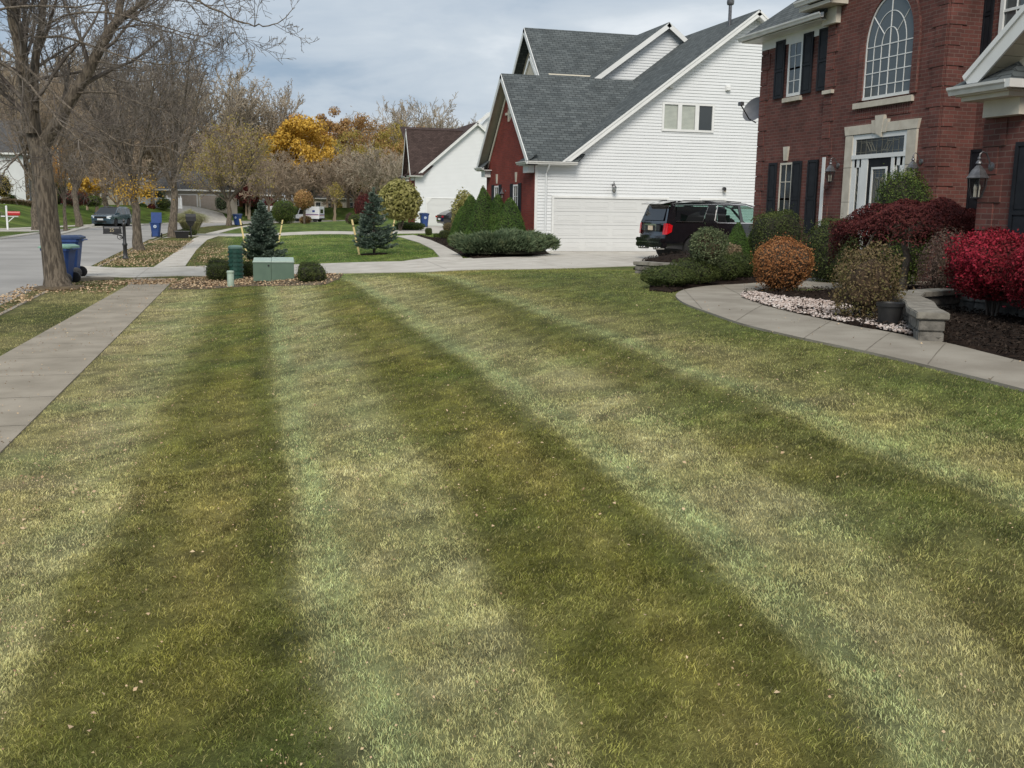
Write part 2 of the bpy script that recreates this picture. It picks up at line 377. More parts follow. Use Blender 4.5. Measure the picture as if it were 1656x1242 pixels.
# leaves --------------------------------------------------------------
def leafcards(P,N,size,rng,aspect=.55,tilt=.6,fold=.15,vary=.35):
    """one rhombus leaf per point"""
    n=len(P);N=N+rng.normal(0,tilt,(n,3));N/=np.linalg.norm(N,axis=1,keepdims=True)+1e-9
    A=np.cross(N,rng.normal(0,1,(n,3)));A/=np.linalg.norm(A,axis=1,keepdims=True)+1e-9
    B=np.cross(N,A);s=(size*(1+rng.uniform(-vary,vary,n)))[:,None]
    a=A*s*.5;b=B*s*.5*aspect;c=N*s*fold
    V=np.stack([P-a,P+b+c*.5-a*.1,P+a,P-b+c*.5-a*.1],1).reshape(-1,3)
    Fq=np.arange(4*n).reshape(n,4)
    return V,Fq
def lump(D,seed,amt):
    r=np.random.RandomState(seed);v=np.zeros(len(D))
    for i in range(9):
        k=r.normal(0,1,3)*(2.0+i*.8);v+=np.sin(D@k+r.rand()*6)/(1.5+i*.5)
    return 1+amt*v/2.2
def shape_r(D,kind):
    """radius along unit direction for unit half-extents"""
    x,y,z=np.abs(D[:,0]),np.abs(D[:,1]),np.abs(D[:,2])
    if kind=='ball':return np.ones(len(D))
    if kind=='box':
        p=4.5;return 1/((x**p+y**p+z**p)**(1/p))
    if kind=='dome':
        p=2.6;return 1/((x**p+y**p+z**p)**(1/p))
    return np.ones(len(D))
def shrub(name,label,cat,loc,r,kind='ball',n=6000,size=.05,m='lf_boxwood',seed=1,amt=.08,depth=.2,lift=0,stems=None,group=None,aspect=.55,core=.86,rz=0,droop=0,tilt=.6,coremat=None):
    rng=np.random.RandomState(seed);rx,ry,rz_=r
    D=rng.normal(0,1,(n,3));D/=np.linalg.norm(D,axis=1,keepdims=True)
    if kind=='cone':
        t=rng.rand(n)**.62*1.0  # 0 top ..1 bottom
        a=rng.uniform(0,2*PI,n);rr=(t**.64)*(1-.12*(t>.93)*(t-.93)/.07)
        Dn=np.stack([np.cos(a),np.sin(a),np.full(n,.45)],1)
        lm=lump(np.stack([np.cos(a)*1.2,np.sin(a)*1.2,t*3],1),seed,amt)
        dep=1-depth*rng.rand(n)**1.6;so_=rng.rand(n)<.03;dep[so_]=1+.10*rng.rand(so_.sum())
        P=np.stack([rx*rr*np.cos(a)*lm*dep,ry*rr*np.sin(a)*lm*dep,2*rz_*(1-t)*(1-.03*rng.rand(n))],1)
    else:
        rad_=shape_r(D,kind)*lump(D,seed,amt);dep=1-depth*rng.rand(n)**1.6;so_=rng.rand(n)<.045;dep[so_]=1+.17*rng.rand(so_.sum())**1.5
        P=D*(rad_*dep)[:,None]*np.array([rx,ry,rz_])+np.array([0,0,rz_]);Dn=D/np.array([rx,ry,rz_]);Dn/=np.linalg.norm(Dn,axis=1,keepdims=True)
    P[:,2]=np.maximum(P[:,2],.01)+lift
    V,Fq=leafcards(P,Dn,np.full(n,size),rng,aspect,tilt)
    # dark solid inner mass, added to block light through the leaves
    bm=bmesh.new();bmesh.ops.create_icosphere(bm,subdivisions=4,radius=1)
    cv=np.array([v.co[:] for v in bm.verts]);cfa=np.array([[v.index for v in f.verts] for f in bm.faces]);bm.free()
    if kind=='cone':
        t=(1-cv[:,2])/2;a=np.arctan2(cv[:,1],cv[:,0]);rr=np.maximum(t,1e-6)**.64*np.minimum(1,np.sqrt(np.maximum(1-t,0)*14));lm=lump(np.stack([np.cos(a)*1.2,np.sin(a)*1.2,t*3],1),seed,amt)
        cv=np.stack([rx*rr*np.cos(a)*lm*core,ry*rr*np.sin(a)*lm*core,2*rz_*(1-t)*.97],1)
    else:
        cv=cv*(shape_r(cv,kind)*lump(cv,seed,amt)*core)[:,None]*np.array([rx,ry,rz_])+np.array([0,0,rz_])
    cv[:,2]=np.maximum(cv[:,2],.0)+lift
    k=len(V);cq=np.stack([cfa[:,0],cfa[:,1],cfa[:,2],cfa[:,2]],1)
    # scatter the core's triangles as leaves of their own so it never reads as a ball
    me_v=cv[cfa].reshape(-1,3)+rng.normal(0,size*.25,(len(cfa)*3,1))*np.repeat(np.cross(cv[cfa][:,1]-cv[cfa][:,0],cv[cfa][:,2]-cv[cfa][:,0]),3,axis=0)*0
    root=None
    me=bpy.data.meshes.new(name)
    VV=np.concatenate([V,cv]);me.vertices.add(len(VV));me.vertices.foreach_set('co',VV.astype(np.float32).ravel())
    lp=np.concatenate([Fq.ravel(),(cfa+k).ravel()]).astype(np.int32);me.loops.add(len(lp));me.loops.foreach_set('vertex_index',lp)
    st=np.concatenate([np.arange(0,4*n,4),4*n+np.arange(0,3*len(cfa),3)]).astype(np.int32);me.polygons.add(len(st));me.polygons.foreach_set('loop_start',st)
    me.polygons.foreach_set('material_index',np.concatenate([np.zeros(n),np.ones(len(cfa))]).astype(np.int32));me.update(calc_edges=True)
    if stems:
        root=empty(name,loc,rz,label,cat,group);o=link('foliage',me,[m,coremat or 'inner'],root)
        b=MB();ns,sr,sh=stems
        for i in range(ns):
            a=rng.uniform(0,2*PI);q=rng.uniform(.25,.8)
            top=(rx*q*math.cos(a)*.8,ry*q*math.sin(a)*.8,lift+sh)
            b.tube([(.05*math.cos(a),.05*math.sin(a),-.05),(top[0]*.5,top[1]*.5,top[2]*.55),top],[sr,sr*.75,sr*.4],5)
        b.build('stem','bark' if sr>.03 else 'twig',root,True)
        return root
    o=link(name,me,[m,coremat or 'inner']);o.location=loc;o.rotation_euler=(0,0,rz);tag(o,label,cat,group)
    return o
M['inner']=mat('light_block_dark',(.010,.012,.006),.95,(.028,.028,.014),12.,bump=.02,bscale=25)  # dark colours for the solid cores added inside shrubs to block light
M['inner_red']=mat('light_block_red',(.03,.008,.008),.95,(.06,.014,.012),12.,bump=.02,bscale=25)
M['inner_brown']=mat('light_block_brown',(.045,.030,.018),.95,(.085,.055,.032),12.,bump=.02,bscale=25)
# tree skeletons --------------------------------------------------------
def segs_np(S,sides=4):
    """S: rows x0 y0 z0 x1 y1 z1 r0 r1 -> verts, quads"""
    S=np.asarray(S,float);A=S[:,:3];B=S[:,3:6];d=B-A;l=np.linalg.norm(d,axis=1,keepdims=True);d=d/np.maximum(l,1e-9)
    ref=np.where(np.abs(d[:,2:3])<.9,np.array([[0,0,1.]]),np.array([[1.,0,0]]));a=np.cross(d,ref);a/=np.linalg.norm(a,axis=1,keepdims=True);b=np.cross(d,a)
    n=len(S);V=np.zeros((n,2*sides,3))
    for j in range(sides):
        t=2*PI*j/sides;o=a*math.cos(t)+b*math.sin(t)
        V[:,j]=A+o*S[:,6:7];V[:,sides+j]=B+d*S[:,7:8]*.3+o*S[:,7:8]
    base=(np.arange(n)*2*sides)[:,None,None]
    q=np.array([[j,sides+j,sides+(j+1)%sides,(j+1)%sides] for j in range(sides)])[None]
    return V.reshape(-1,3),(base+q).reshape(-1,4)
def grow(S,tips,rng,p,d,L,r,lev,cfg):
    n=max(3,int(L/cfg['seg'][lev]));n=min(n,9)
    pts=[p.copy()];rs=[r];w=cfg['wig'][lev];up=cfg['up'][lev];rmin=cfg['rmin']
    q=p.copy();d=d/np.linalg.norm(d);dirs=[d]
    for i in range(n):
        d=d+rng.normal(0,w,3);d[2]+=up;d/=np.linalg.norm(d);q=q+d*L/n
        if q[2]<cfg['floor']:q[2]=cfg['floor'];d[2]=abs(d[2])
        pts.append(q.copy());rs.append(max(rmin,r*(1-cfg['tap']*(i+1)/n)));dirs.append(d)
    for i in range(n):S.append((*pts[i],*pts[i+1],rs[i],rs[i+1]))
    if lev==cfg['lv']:tips.append(pts[-1]);tips.append(pts[len(pts)//2]);return
    nc=cfg['nc'][lev];nc=int(nc*(.8+.4*rng.rand()))
    for c in range(nc):
        t=cfg['t0'][lev]+(1-cfg['t0'][lev])*(c+rng.rand())/nc;k=min(int(t*n),n-1);f=t*n-k
        bp=pts[k]*(1-f)+pts[k+1]*f;dd=dirs[k+1]
        ang=cfg['ang'][lev]*(.75+.5*rng.rand());ax=rng.normal(0,1,3);ax-=dd*ax.dot(dd);ax/=np.linalg.norm(ax)
        nd=dd*math.cos(ang)+ax*math.sin(ang)
        grow(S,tips,rng,bp,nd,L*cfg['lr'][lev]*(1-.45*t)*(.75+.5*rng.rand()),max(rmin,(rs[k]*(1-f)+rs[k+1]*f)*cfg['rr'][lev]),lev+1,cfg)
BASE=dict(seg=[.8,.6,.4,.3,.25],wig=[.06,.10,.13,.17,.2],up=[.03,.04,.05,.04,.03],rmin=.006,tap=.7,lv=4,nc=[7,7,6,5,0],t0=[.35,.2,.15,.15,0],
  ang=[.75,.75,.8,.85,.8],lr=[.62,.55,.5,.5,.5],rr=[.5,.5,.55,.6,.6],floor=1.2)
def tree_mesh(seed,h,tr,cfg=None,fork=None,nl=6,lean=(0,0),spread=.6,limb=None,limb_r=.5):
    """trunk to `fork`, then nl limbs"""
    c=dict(BASE);c.update(cfg or {});rng=np.random.RandomState(seed);fork=fork or h*.3
    trunk=[];S=[];tips=[];p=np.array([0,0,-.15]);k=5
    pts=[p+np.array([lean[0]*i/k,lean[1]*i/k,(fork+.15)*i/k])+rng.normal(0,.015*h*.3,3)*np.array([1,1,0])*(0<i) for i in range(k+1)]
    rs=[tr*(1.35 if i==0 else 1.08 if i==1 else 1-.05*i) for i in range(k+1)]
    trunk=(pts,rs);top=pts[-1];L=limb or (h-fork)*.62
    for i in range(nl):
        a=2*PI*(i+rng.rand()*.7)/nl;s=spread*(.5+.8*rng.rand()) if i else .12
        nd=np.array([math.cos(a)*s,math.sin(a)*s,1.])
        grow(S,tips,rng,top-np.array([0,0,rng.rand()*fork*.15]),nd,L*(.85+.3*rng.rand()),rs[-1]*limb_r*(1.2 if i==0 else .9+.3*rng.rand()),1,c)
    S=np.array(S);tips=np.array(tips);f0=pts[-1]-np.array([0,0,.1]);k=(h-f0[2])/(np.percentile(tips[:,2],99.5)-f0[2])
    kk=np.array([k**.7,k**.7,k]);S[:,:3]=f0+(S[:,:3]-f0)*kk;S[:,3:6]=f0+(S[:,3:6]-f0)*kk;tips=f0+(tips-f0)*kk
    return trunk,S,tips
def tree_obj(name,label,loc,tm,rz=0,sc=1.,leaf=None,nleaf=0,lsize=.12,seed=3,barks=('bark','twig'),group=None,cat='tree',lsel=None,lspread=.25,sides=None):
    (pts,rs),S,tips=tm;root=empty(name,loc,rz,label,cat,group);root.scale=(sc,sc,sc)
    MB().tube(pts,rs,12).build('trunk',barks[0],root,True,80)
    big=S[:,6]>.02
    V,Q=segs_np(S[~big],3);V2,Q2=segs_np(S[big],6);mi=[1]*len(Q)+[0]*len(Q2);Vv=np.concatenate([V,V2]);Qq=np.concatenate([Q,Q2+len(V)])
    npmesh('branches',Vv,Qq,list(barks),root,mi,uv=False,smooth=True)
    if leaf:
        rng=np.random.RandomState(seed);tp=tips if lsel is None else tips[lsel(tips)]
        if len(tp):
            i=rng.randint(0,len(tp),nleaf);P=tp[i]+rng.normal(0,lspread,(nleaf,3))
            V,Q=leafcards(P,rng.normal(0,1,(nleaf,3)),np.full(nleaf,lsize),rng,.7,.3);npmesh('foliage',V,Q,leaf,root,uv=False)
    return root
def copy_tree(o,parent=None):
    c=o.copy();C.objects.link(c)
    if parent:c.parent=parent
    for ch in list(o.children):copy_tree(ch,c)
    return c
def ground_loc(x,y,dz=0): return (x,y,float(zt(x,y))+dz)
# ================================================================ ground
walk_sw=[(-2.25,-4),(-1.83,9.09),(-1.5,20),(-1.28,27.6),(-1.25,30.2),(-2.35,30.4),(-2.29,27.61),(-2.92,15),(-3.35,7),(-3.7,-4)]
drv_px=[(139,447.5),(215,449.5),(290,446.5),(338,447),(525,443),(700,440),(850,436),(1030,430.5)]
drive=[(-4.45,29.2)]+TP(drv_px)+[(14.5,27.4),(22,26.5),(24,38.05),(12.3,38.05)]+TP([(893,411.5),(742,419),(713,416),(650,423.5),(522,427),(333,430.5),(190,434)])+[(-4.4,36.6)]
sw2=TP([(248,433),(290,404),(313.5,386),(326,381.5),(353,382),(335,388),(318,404),(299.6,430.5)])
sw2=[(x,y) for x,y in sw2]
drive2=TP([(262,385.5),(296,382.3),(353,382),(452,381.3),(569,379.2),(640,378.3),(700,377.5),(800,376)])+[(22,62),(24,90),(17.6,90)]+TP([(688,371),(650,371.8),(569,374.8),(452,377),(353,378),(300,378.8),(285,380)])
sw3=TP([(333,377.8),(355,373),(377,368.5),(400,364.6),(420,364.6),(398,367),(372,372.5),(353,377.8)])
bwalk=TP([(698,425),(712,417.5),(700,404),(678,393),(655,386),(640,382.2),(668,380.6),(676,382.5),(697,389),(718,398.5),(745,414),(750,421)])
bedB=TP([(676,382.5),(697,389),(718,398.5),(745,413),(765,419),(830,416)])+[(12.0,36.2),(12.0,47),(11.5,60)]
walkA=TP([(1239,458),(1200,461.5),(1150,463.5),(1105,470),(1090,479),(1098,488),(1115,497),(1150,509),(1200,527.5),(1300,551),(1400,571.5),(1500,595),(1656,634)])+[(5.9,4.5),(5.8,-3),(7.0,-3),(7.0,5.5)]+TP([(1656,590),(1600,576),(1540,560),(1480,549),(1430,539),(1380,530),(1290,510.5),(1230,495),(1197,482),(1203,476),(1228,470),(1262,466)])+[(11.2,15.4),(13.4,16.2),(13.4,18.6),(11.6,18.3)]
def chaikin(P,it=2):
    P=[np.array(p) for p in P]
    for _ in range(it):
        Q=[]
        for i in range(len(P)):
            a,b=P[i],P[(i+1)%len(P)];Q+=[a*.75+b*.25,a*.25+b*.75]
        P=Q
    return [tuple(p) for p in P]
walkA=chaikin(walkA)
bedA=TP([(1203,475),(1197,482),(1230,495.5),(1290,511),(1380,530.5),(1430,539.5),(1480,549.5),(1540,560.5),(1600,576.5),(1656,590.5)])+[(7.05,5.5),(7.05,-3),(10.3,-3),(10.3,11.9),(14.3,11.9),(14.3,17),(13.5,17),(13.4,16.2),(11.2,15.4)]
bedC=[(13.6,24.1),(13.6,18.7),(11.6,18.35)]+TP([(1238,457.6),(1200,461),(1150,463),(1105,469),(1085,474),(1050,470.5),(1052,456),(1120,446.5),(1040,441)])+[(9.9,22.0),(10.2,23.2),(10.8,25.3),(14.6,26.2),(17,25.5),(17,24.1)]
bedU=TP([(285,457),(300,450.5),(338,447.6),(525,443.5),(555,444),(548,452),(525,461),(470,462.5),(400,463),(330,468),(270,468)])
paths=[walk_sw,drive,sw2,drive2,sw3,bwalk,walkA]
beds=[bedA,bedB,bedC]
# mowing stripes, bent-grass sheen painted into the colour: lines followed on the ground
LN={'L0':[(346,469),(307,561),(248,691),(190,822),(111,953),(39,1116)],
'A':[(425,469),(437,560),(448,660),(464,796),(484,953),(516,1057),(549,1175)],
'B':[(507,465),(570,577),(660,709),(744,849),(814,960),(880,1100)],
'Cc':[(580,465),(730,570),(926,723),(1114,863),(1198,947),(1290,1050)],
'E':[(674,461),(814,535),(988,625),(1163,730),(1338,820),(1512,960)],
'D':[(762,466),(933,535),(1058,584),(1268,674),(1500,770),(1656,835)],
'Ff':[(820,462),(988,507),(1128,535),(1268,590),(1477,660),(1656,730)]}
LW={}
for k,v in LN.items():
    w=np.array([T(*p)[:2] for p in v]);w=w[np.argsort(w[:,1])];LW[k]=w
def lx(k,y):
    w=LW[k];r=np.interp(y,w[:,1],w[:,0])
    s0=(w[1,0]-w[0,0])/(w[1,1]-w[0,1]);s1=(w[-1,0]-w[-2,0])/(w[-1,1]-w[-2,1])
    r=np.where(y<w[0,1],w[0,0]+s0*(y-w[0,1]),r);return np.where(y>w[-1,1],w[-1,0]+s1*(y-w[-1,1]),r)
def mow(x,y):
    """lightness 0..1 and pale-line weight"""
    xx=x+.16*(fbm(x,y,.9,2)-.5)
    d={k:xx-lx(k,y) for k in LW}
    st=lambda v,w:sm(v/w+.5)
    sc=np.clip(y/9,.55,1.6)
    l=1-st(d['L0'],.6*sc)+st(d['A'],.20*sc)-st(d['B'],.5*sc)+st(d['Cc'],.18*sc)-st(d['E'],.6*sc)*.8+st(d['D'],.18*sc)*.55-st(d['Ff'],.9)*.45
    g=lambda v,c,w:np.exp(-((v-c)/w)**2)
    pale=g(d['A'],.16,.14)+g(d['Cc'],.15,.14)+.95*g(d['D'],.16,.15)+.45*g(d['B'],-.28,.3)+.4*g(d['L0'],-.25,.28)+.30*g(d['E'],-.3,.35)
    dark=g(d['A'],-.16,.16)+g(d['Cc'],-.17,.16)+g(d['D'],-.17,.17)+.65*g(d['L0'],.35,.25)+.55*g(d['B'],.3,.25)+.4*g(d['E'],.3,.3)
    return np.clip(l,0,1)*.86+.07,np.clip(pale,0,1),np.clip(dark,0,1)
cL=np.array((.385,.355,.165));cS=np.array((.51,.44,.245));cD=np.array((.285,.275,.062));cO=np.array((.36,.31,.098));cG=np.array((.175,.225,.052));cP=np.array((.35,.43,.195))
def mixc(a,b,t): return a*(1-t[:,None])+b*t[:,None]
def lawncol(x,y,rng=None):
    n=len(x);l,p,dk=mow(x,y)
    z1=fbm(x,y,.55,4);z2=fbm(x+40,y,2.6,3);z3=fbm(x-9,y+31,.9,3);z4=fbm(x+11,y*.6+2,15.,3)
    j=(lambda s:rng.normal(0,s,n)) if rng is not None else (lambda s:np.zeros(n))
    light=mixc(np.tile(cL,(n,1)),np.tile(cP,(n,1)),np.clip((z3-.60)*3+j(.12),0,.45))
    light=mixc(light,np.tile(cS,(n,1)),np.clip((z2-.46)*2.2+(z1-.5)*1.2+j(.16),0,.7))
    darkc=mixc(np.tile(cD,(n,1)),np.tile(cO,(n,1)),np.clip((z1-.42)*3+j(.15),0,1))
    darkc=mixc(darkc,np.tile(cG,(n,1)),np.clip((z3-.5)*3+j(.15),0,.8))
    c=mixc(darkc,light,np.clip(l+(z2-.5)*.35,0,1))
    c=mixc(c,np.tile(cP,(n,1))*1.02,np.clip(p*.85*(.75+.6*(z2-.4)),0,1))
    c=mixc(c,np.tile(cG*.66,(n,1)),dk*.62)
    # away from the mown front lawn
    far=sm((y-24)/6);onlawn=inpoly(x,y,[(-1.6,33),(-.3,64),(9.2,58),(8.4,36),(5.5,31.3)])
    vivid=mixc(np.tile((.115,.195,.032),(n,1)),np.tile((.22,.28,.065),(n,1)),np.clip((z1-.35)*2.2+.25*np.sin((x*.9+y*.25)*2.4),0,1))
    leafy=mixc(np.tile((.16,.15,.045),(n,1)),np.tile((.10,.14,.03),(n,1)),np.clip((z1-.4)*3,0,1))
    right=rdist(x,y)>3.6
    wv=far*np.where(right,1,0)*sm((x+.3)/1.5);wl=far*(1-wv)
    c=mixc(c,leafy,np.clip(wl,0,1));c=mixc(c,vivid,np.clip(wv,0,1))
    verge=(x<-2.4)&(y<31);c[verge]=mixc(c[verge]*0+np.array((.15,.165,.05)),c[verge]*0+np.array((.28,.26,.11)),np.clip((z1[verge]-.4)*3.2+(z2[verge]-.5),0,1))
    left=rdist(x,y)<-RW
    c[left]=vivid[left]*.95
    # the strip by the curved path stays greener
    c=mixc(c,np.tile((.16,.19,.05),(n,1)),np.clip(sm((x-lx('Cc',y)-.8)/2.)*(y<24)*right*.28,0,1))
    gr=sm((x-lx('D',y)-.3)/1.4)*(y<24)*(right)*.85;c=mixc(c,np.tile((.175,.225,.062),(n,1)),np.clip(gr*(.75+.8*(z3-.4)),0,.85))
    z5=fbm(x-21,y*.8+13,2.1,3);c=c*(np.clip(1+1.5*(z4-.5),.6,1.5)*np.clip(1+.34*(z5-.5),.7,1.3)*(.86+.28*z1))[:,None]
    return c*(.82+.36*fbm(x+5,y+3,6.,2))[:,None]
def axis(parts):
    out=[]
    for a,b,s in parts:out+=list(np.arange(a,b,s))
    return np.array(out+[parts[-1][1]])
gx=axis([(-700,-100,60),(-100,-50,5),(-50,-16,1.5),(-16,-6,.5),(-6,9.5,.2),(9.5,24,.5),(24,50,1.5),(50,120,5),(120,700,58)])
gy=axis([(-60,-6,5),(-6,1,.6),(1,30,.2),(30,64,.6),(64,175,1.0),(175,260,5),(260,900,60)])
X,Y=np.meshgrid(gx,gy);x=X.ravel();y=Y.ravel();z=zt(x,y).astype(float)
d=rdist(x,y);inroad=(d<.0)&(d>-RW);z=np.where(inroad&(d<-.15)&(d>-RW+.15),-.4,z)
z=np.where(inroad&~((d<-.15)&(d>-RW+.15)),-.02,z)
colr=lawncol(x,y)
nx,ny=len(gx),len(gy);ii=np.arange(nx-1)[None,:]+np.arange(ny-1)[:,None]*nx
Q=np.stack([ii,ii+1,ii+nx+1,ii+nx],-1).reshape(-1,4)
def grassmat():
    m=bpy.data.materials.new('lawn');m.use_nodes=True;nt=m.node_tree;b=nt.nodes['Principled BSDF']
    a=nt.nodes.new('ShaderNodeAttribute');a.attribute_name='Col';tc=nt.nodes.new('ShaderNodeTexCoord')
    n=nt.nodes.new('ShaderNodeTexNoise');n.inputs['Scale'].default_value=14;n.inputs['Detail'].default_value=8;n.inputs['Roughness'].default_value=.75
    nt.links.new(tc.outputs['Object'],n.inputs['Vector'])
    r=nt.nodes.new('ShaderNodeMapRange');r.inputs[1].default_value=.25;r.inputs[2].default_value=.75;r.inputs[3].default_value=.35;r.inputs[4].default_value=1.35
    nt.links.new(n.outputs['Fac'],r.inputs[0]);mu=nt.nodes.new('ShaderNodeMix');mu.data_type='RGBA';mu.blend_type='MULTIPLY';mu.inputs[0].default_value=1
    nt.links.new(a.outputs['Color'],mu.inputs[6]);nt.links.new(r.outputs[0],mu.inputs[7]);nt.links.new(mu.outputs[2],b.inputs['Base Color'])
    bp=nt.nodes.new('ShaderNodeBump');bp.inputs['Distance'].default_value=.05;nt.links.new(n.outputs['Fac'],bp.inputs['Height']);nt.links.new(bp.outputs[0],b.inputs['Normal'])
    b.inputs['Roughness'].default_value=.9;b.inputs['Specular IOR Level'].default_value=.15;return m
M['lawn']=grassmat()
g=npmesh('ground',np.stack([x,y,z],1),Q,'lawn',col=colr*.62,smooth=True);g['kind']='structure'
def blademat():
    m=bpy.data.materials.new('grass_blade');m.use_nodes=True;nt=m.node_tree;b=nt.nodes['Principled BSDF']
    a=nt.nodes.new('ShaderNodeAttribute');a.attribute_name='Col';nt.links.new(a.outputs['Color'],b.inputs['Base Color'])
    b.inputs['Roughness'].default_value=.5;b.inputs['Specular IOR Level'].default_value=.35
    t=nt.nodes.new('ShaderNodeBsdfTranslucent');nt.links.new(a.outputs['Color'],t.inputs['Color']);ms=nt.nodes.new('ShaderNodeMixShader');ms.inputs[0].default_value=.3
    nt.links.new(b.outputs[0],ms.inputs[1]);nt.links.new(t.outputs[0],ms.inputs[2]);nt.links.new(ms.outputs[0],nt.nodes['Material Output'].inputs['Surface']);return m
M['blade']=blademat()
def blades():
    rng=np.random.RandomState(5);PX_,PY_=[],[]
    for r0_,r1_,dens in [(1.6,5,15500),(5,8,9000),(8,12,3800),(12,18,1250),(18,26,620),(26,40,240),(40,66,90)]:
        A=rad(64)*.5*(r1_**2-r0_**2);n=int(A*dens);r=np.sqrt(rng.uniform(r0_**2,r1_**2,n));a=YAW+rng.uniform(-rad(32),rad(32),n)
        PX_.append(r*np.sin(a));PY_.append(r*np.cos(a))
    x=np.concatenate(PX_);y=np.concatenate(PY_);d=rdist(x,y);ok=(d>.5)
    for p in paths:ok&=~inpoly(x,y,p)
    for p in beds:ok&=~inpoly(x,y,p)
    ok&=~(inpoly(x,y,bedU)&(rng.rand(len(x))<.8))
    ok&=~((x>10)&(y<30));ok&=~((np.hypot((x+3.9),(y-27.2))<.75)&(rng.rand(len(x))<.85))
    # thin where scruffy
    sp=np.clip((fbm(x+3,y-7,5.,3)-.55)*3.5,0,.6);ok&=rng.rand(len(x))>sp
    x=x[ok];y=y[ok];n=len(x);dist=np.hypot(x,y)
    z=zt(x,y);col=lawncol(x,y,rng);l,p_,dk=mow(x,y)
    col=col*np.clip(1+rng.normal(0,.27,(n,1)),.35,1.9);dry=rng.rand(n)<(.10+.20*l);col[dry]=col[dry]*.45+np.array((.50,.43,.185))*.62
    col=np.clip(col,.012,.8)*1.19
    h=rng.uniform(.014,.036,n)*(1-.15*l)*(1+.012*np.clip(dist-10,0,30));w=(.0012+.00056*dist)*rng.uniform(.7,1.3,n)
    th=rng.uniform(0,2*PI,n);lean=rng.uniform(.2,.95,n)
    sgn=np.where(l>.5,1,-1);lx_=np.cos(th)*.75+.05;ly_=np.sin(th)*.75+sgn*.6
    ln=np.hypot(lx_,ly_);lx_/=ln;ly_/=ln
    wa=rng.uniform(0,PI,n);wx=np.cos(wa)*w*.5;wy=np.sin(wa)*w*.5
    B=np.stack([x,y,z-.004],1);D=np.stack([lx_*lean*h,ly_*lean*h,h*(1-.35*lean)],1);W=np.stack([wx,wy,wx*0],1)
    Mid=B+D*np.array([.38,.38,.62]);Tp=B+D
    near=dist<9
    V=[];Fq=[];CC=[]
    i=np.where(near)[0];v=np.stack([B[i]-W[i],B[i]+W[i],Mid[i]+W[i]*.8,Mid[i]-W[i]*.8,Tp[i]],1);k=len(i)
    b5=np.arange(k)[:,None]*5
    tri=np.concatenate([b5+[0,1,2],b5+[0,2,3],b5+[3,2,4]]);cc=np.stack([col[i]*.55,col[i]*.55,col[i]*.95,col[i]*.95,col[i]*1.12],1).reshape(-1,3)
    j=np.where(~near)[0];v3=np.stack([B[j]-W[j],B[j]+W[j],Tp[j]],1);tri3=np.arange(len(j))[:,None]*3+[0,1,2]+k*5
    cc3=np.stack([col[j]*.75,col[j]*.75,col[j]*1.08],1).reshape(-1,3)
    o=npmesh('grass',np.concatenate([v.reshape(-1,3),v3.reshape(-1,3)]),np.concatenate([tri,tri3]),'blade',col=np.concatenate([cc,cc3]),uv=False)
    tag(o,'mown lawn grass in light and dark stripes','grass',kind='stuff')
if not globals().get('NOGRASS'): blades()
# ---------------------------------------------------------------- road and kerbs
def offs(k):
    out=[]
    for i,p in enumerate(REs):
        a=REs[max(i-1,0)];b=REs[min(i+1,len(REs)-1)];d=(b-a)/np.hypot(*(b-a));out.append((p[0]+d[1]*k,p[1]-d[0]*k))
    return out
def resample():
    out=[]
    # smooth the edge line
    P=RE
    for i in range(len(P)-1):
        for t in np.arange(0,1,1/max(2,int(np.hypot(*(P[i+1]-P[i]))/3))):out.append(P[i]*(1-t)+P[i+1]*t)
    out.append(P[-1]);A=np.array(out)
    for _ in range(5):A[1:-1]=(A[:-2]+2*A[1:-1]+A[2:])/4
    return A
REs=resample()
R1=offs(-.02);R2=offs(-RW+.02)
V=[];Qf=[]
nn=12
for i in range(len(REs)):
    for j in range(nn+1):
        t=j/nn;V.append((R1[i][0]*(1-t)+R2[i][0]*t,R1[i][1]*(1-t)+R2[i][1]*t,-.09+.07*math.sin(PI*t)))
for i in range(len(REs)-1):
    for j in range(nn):
        a=i*(nn+1)+j;Qf.append((a+1,a,a+nn+1,a+nn+2))
road=npmesh('road',V,Qf,'asphalt',smooth=True);road['kind']='structure'
def strip(name,k0,k1,z0,z1,m,base=-.25):
    A=offs(k0);B=offs(k1);b=MB()
    for i in range(len(A)-1):
        a,c,b_,d_=A[i],A[i+1],B[i],B[i+1]
        b.add([(a[0],a[1],base),(c[0],c[1],base),(c[0],c[1],z0),(a[0],a[1],z0),(b_[0],b_[1],base),(d_[0],d_[1],base),(d_[0],d_[1],z1),(b_[0],b_[1],z1)],
          [(0,1,2,3),(3,2,6,7),(7,6,5,4)])
    o=b.build(name,m);o['kind']='structure';return o
strip('kerb',-.02,.36,-.03,.012,'concrete_d')
strip('kerb',-RW+.02,-RW-.36,-.03,.012,'concrete')
# ---------------------------------------------------------------- paving
def joints(name,lines,w=.010,dz=.024,parent=None):
    b=MB()
    for (a,c) in lines:
        a=np.array(a,float);c=np.array(c,float);L=np.hypot(*(c-a));u=(c-a)/L;n=np.array([-u[1],u[0]])*w/2;k=max(1,int(L/.7))
        for i in range(k):
            p=a+u*L*i/k;q=a+u*L*(i+1)/k
            pts=[p-n,q-n,q+n,p+n];b.quad(*[(t[0],t[1],float(zt(t[0],t[1]))+dz) for t in pts])
    o=b.build(name,'joint',parent);
    if not parent:o['kind']='structure'
    return o
s1=drape('sidewalk',walk_sw,'concrete_d',.016)
joints('sidewalk_joint',[((-1.84+.03*(yy-9)*.9+.0,yy),(-3.3+.045*(yy-7),yy+.02)) for yy in (4.2,5.7,7.2,8.7,10.2,11.7,13.2,14.7,16.2,17.7,19.2,20.7,22.2,23.7,25.2,26.7)],dz=.019)
drape('driveway',drive,'concrete',.02,cell=.6)
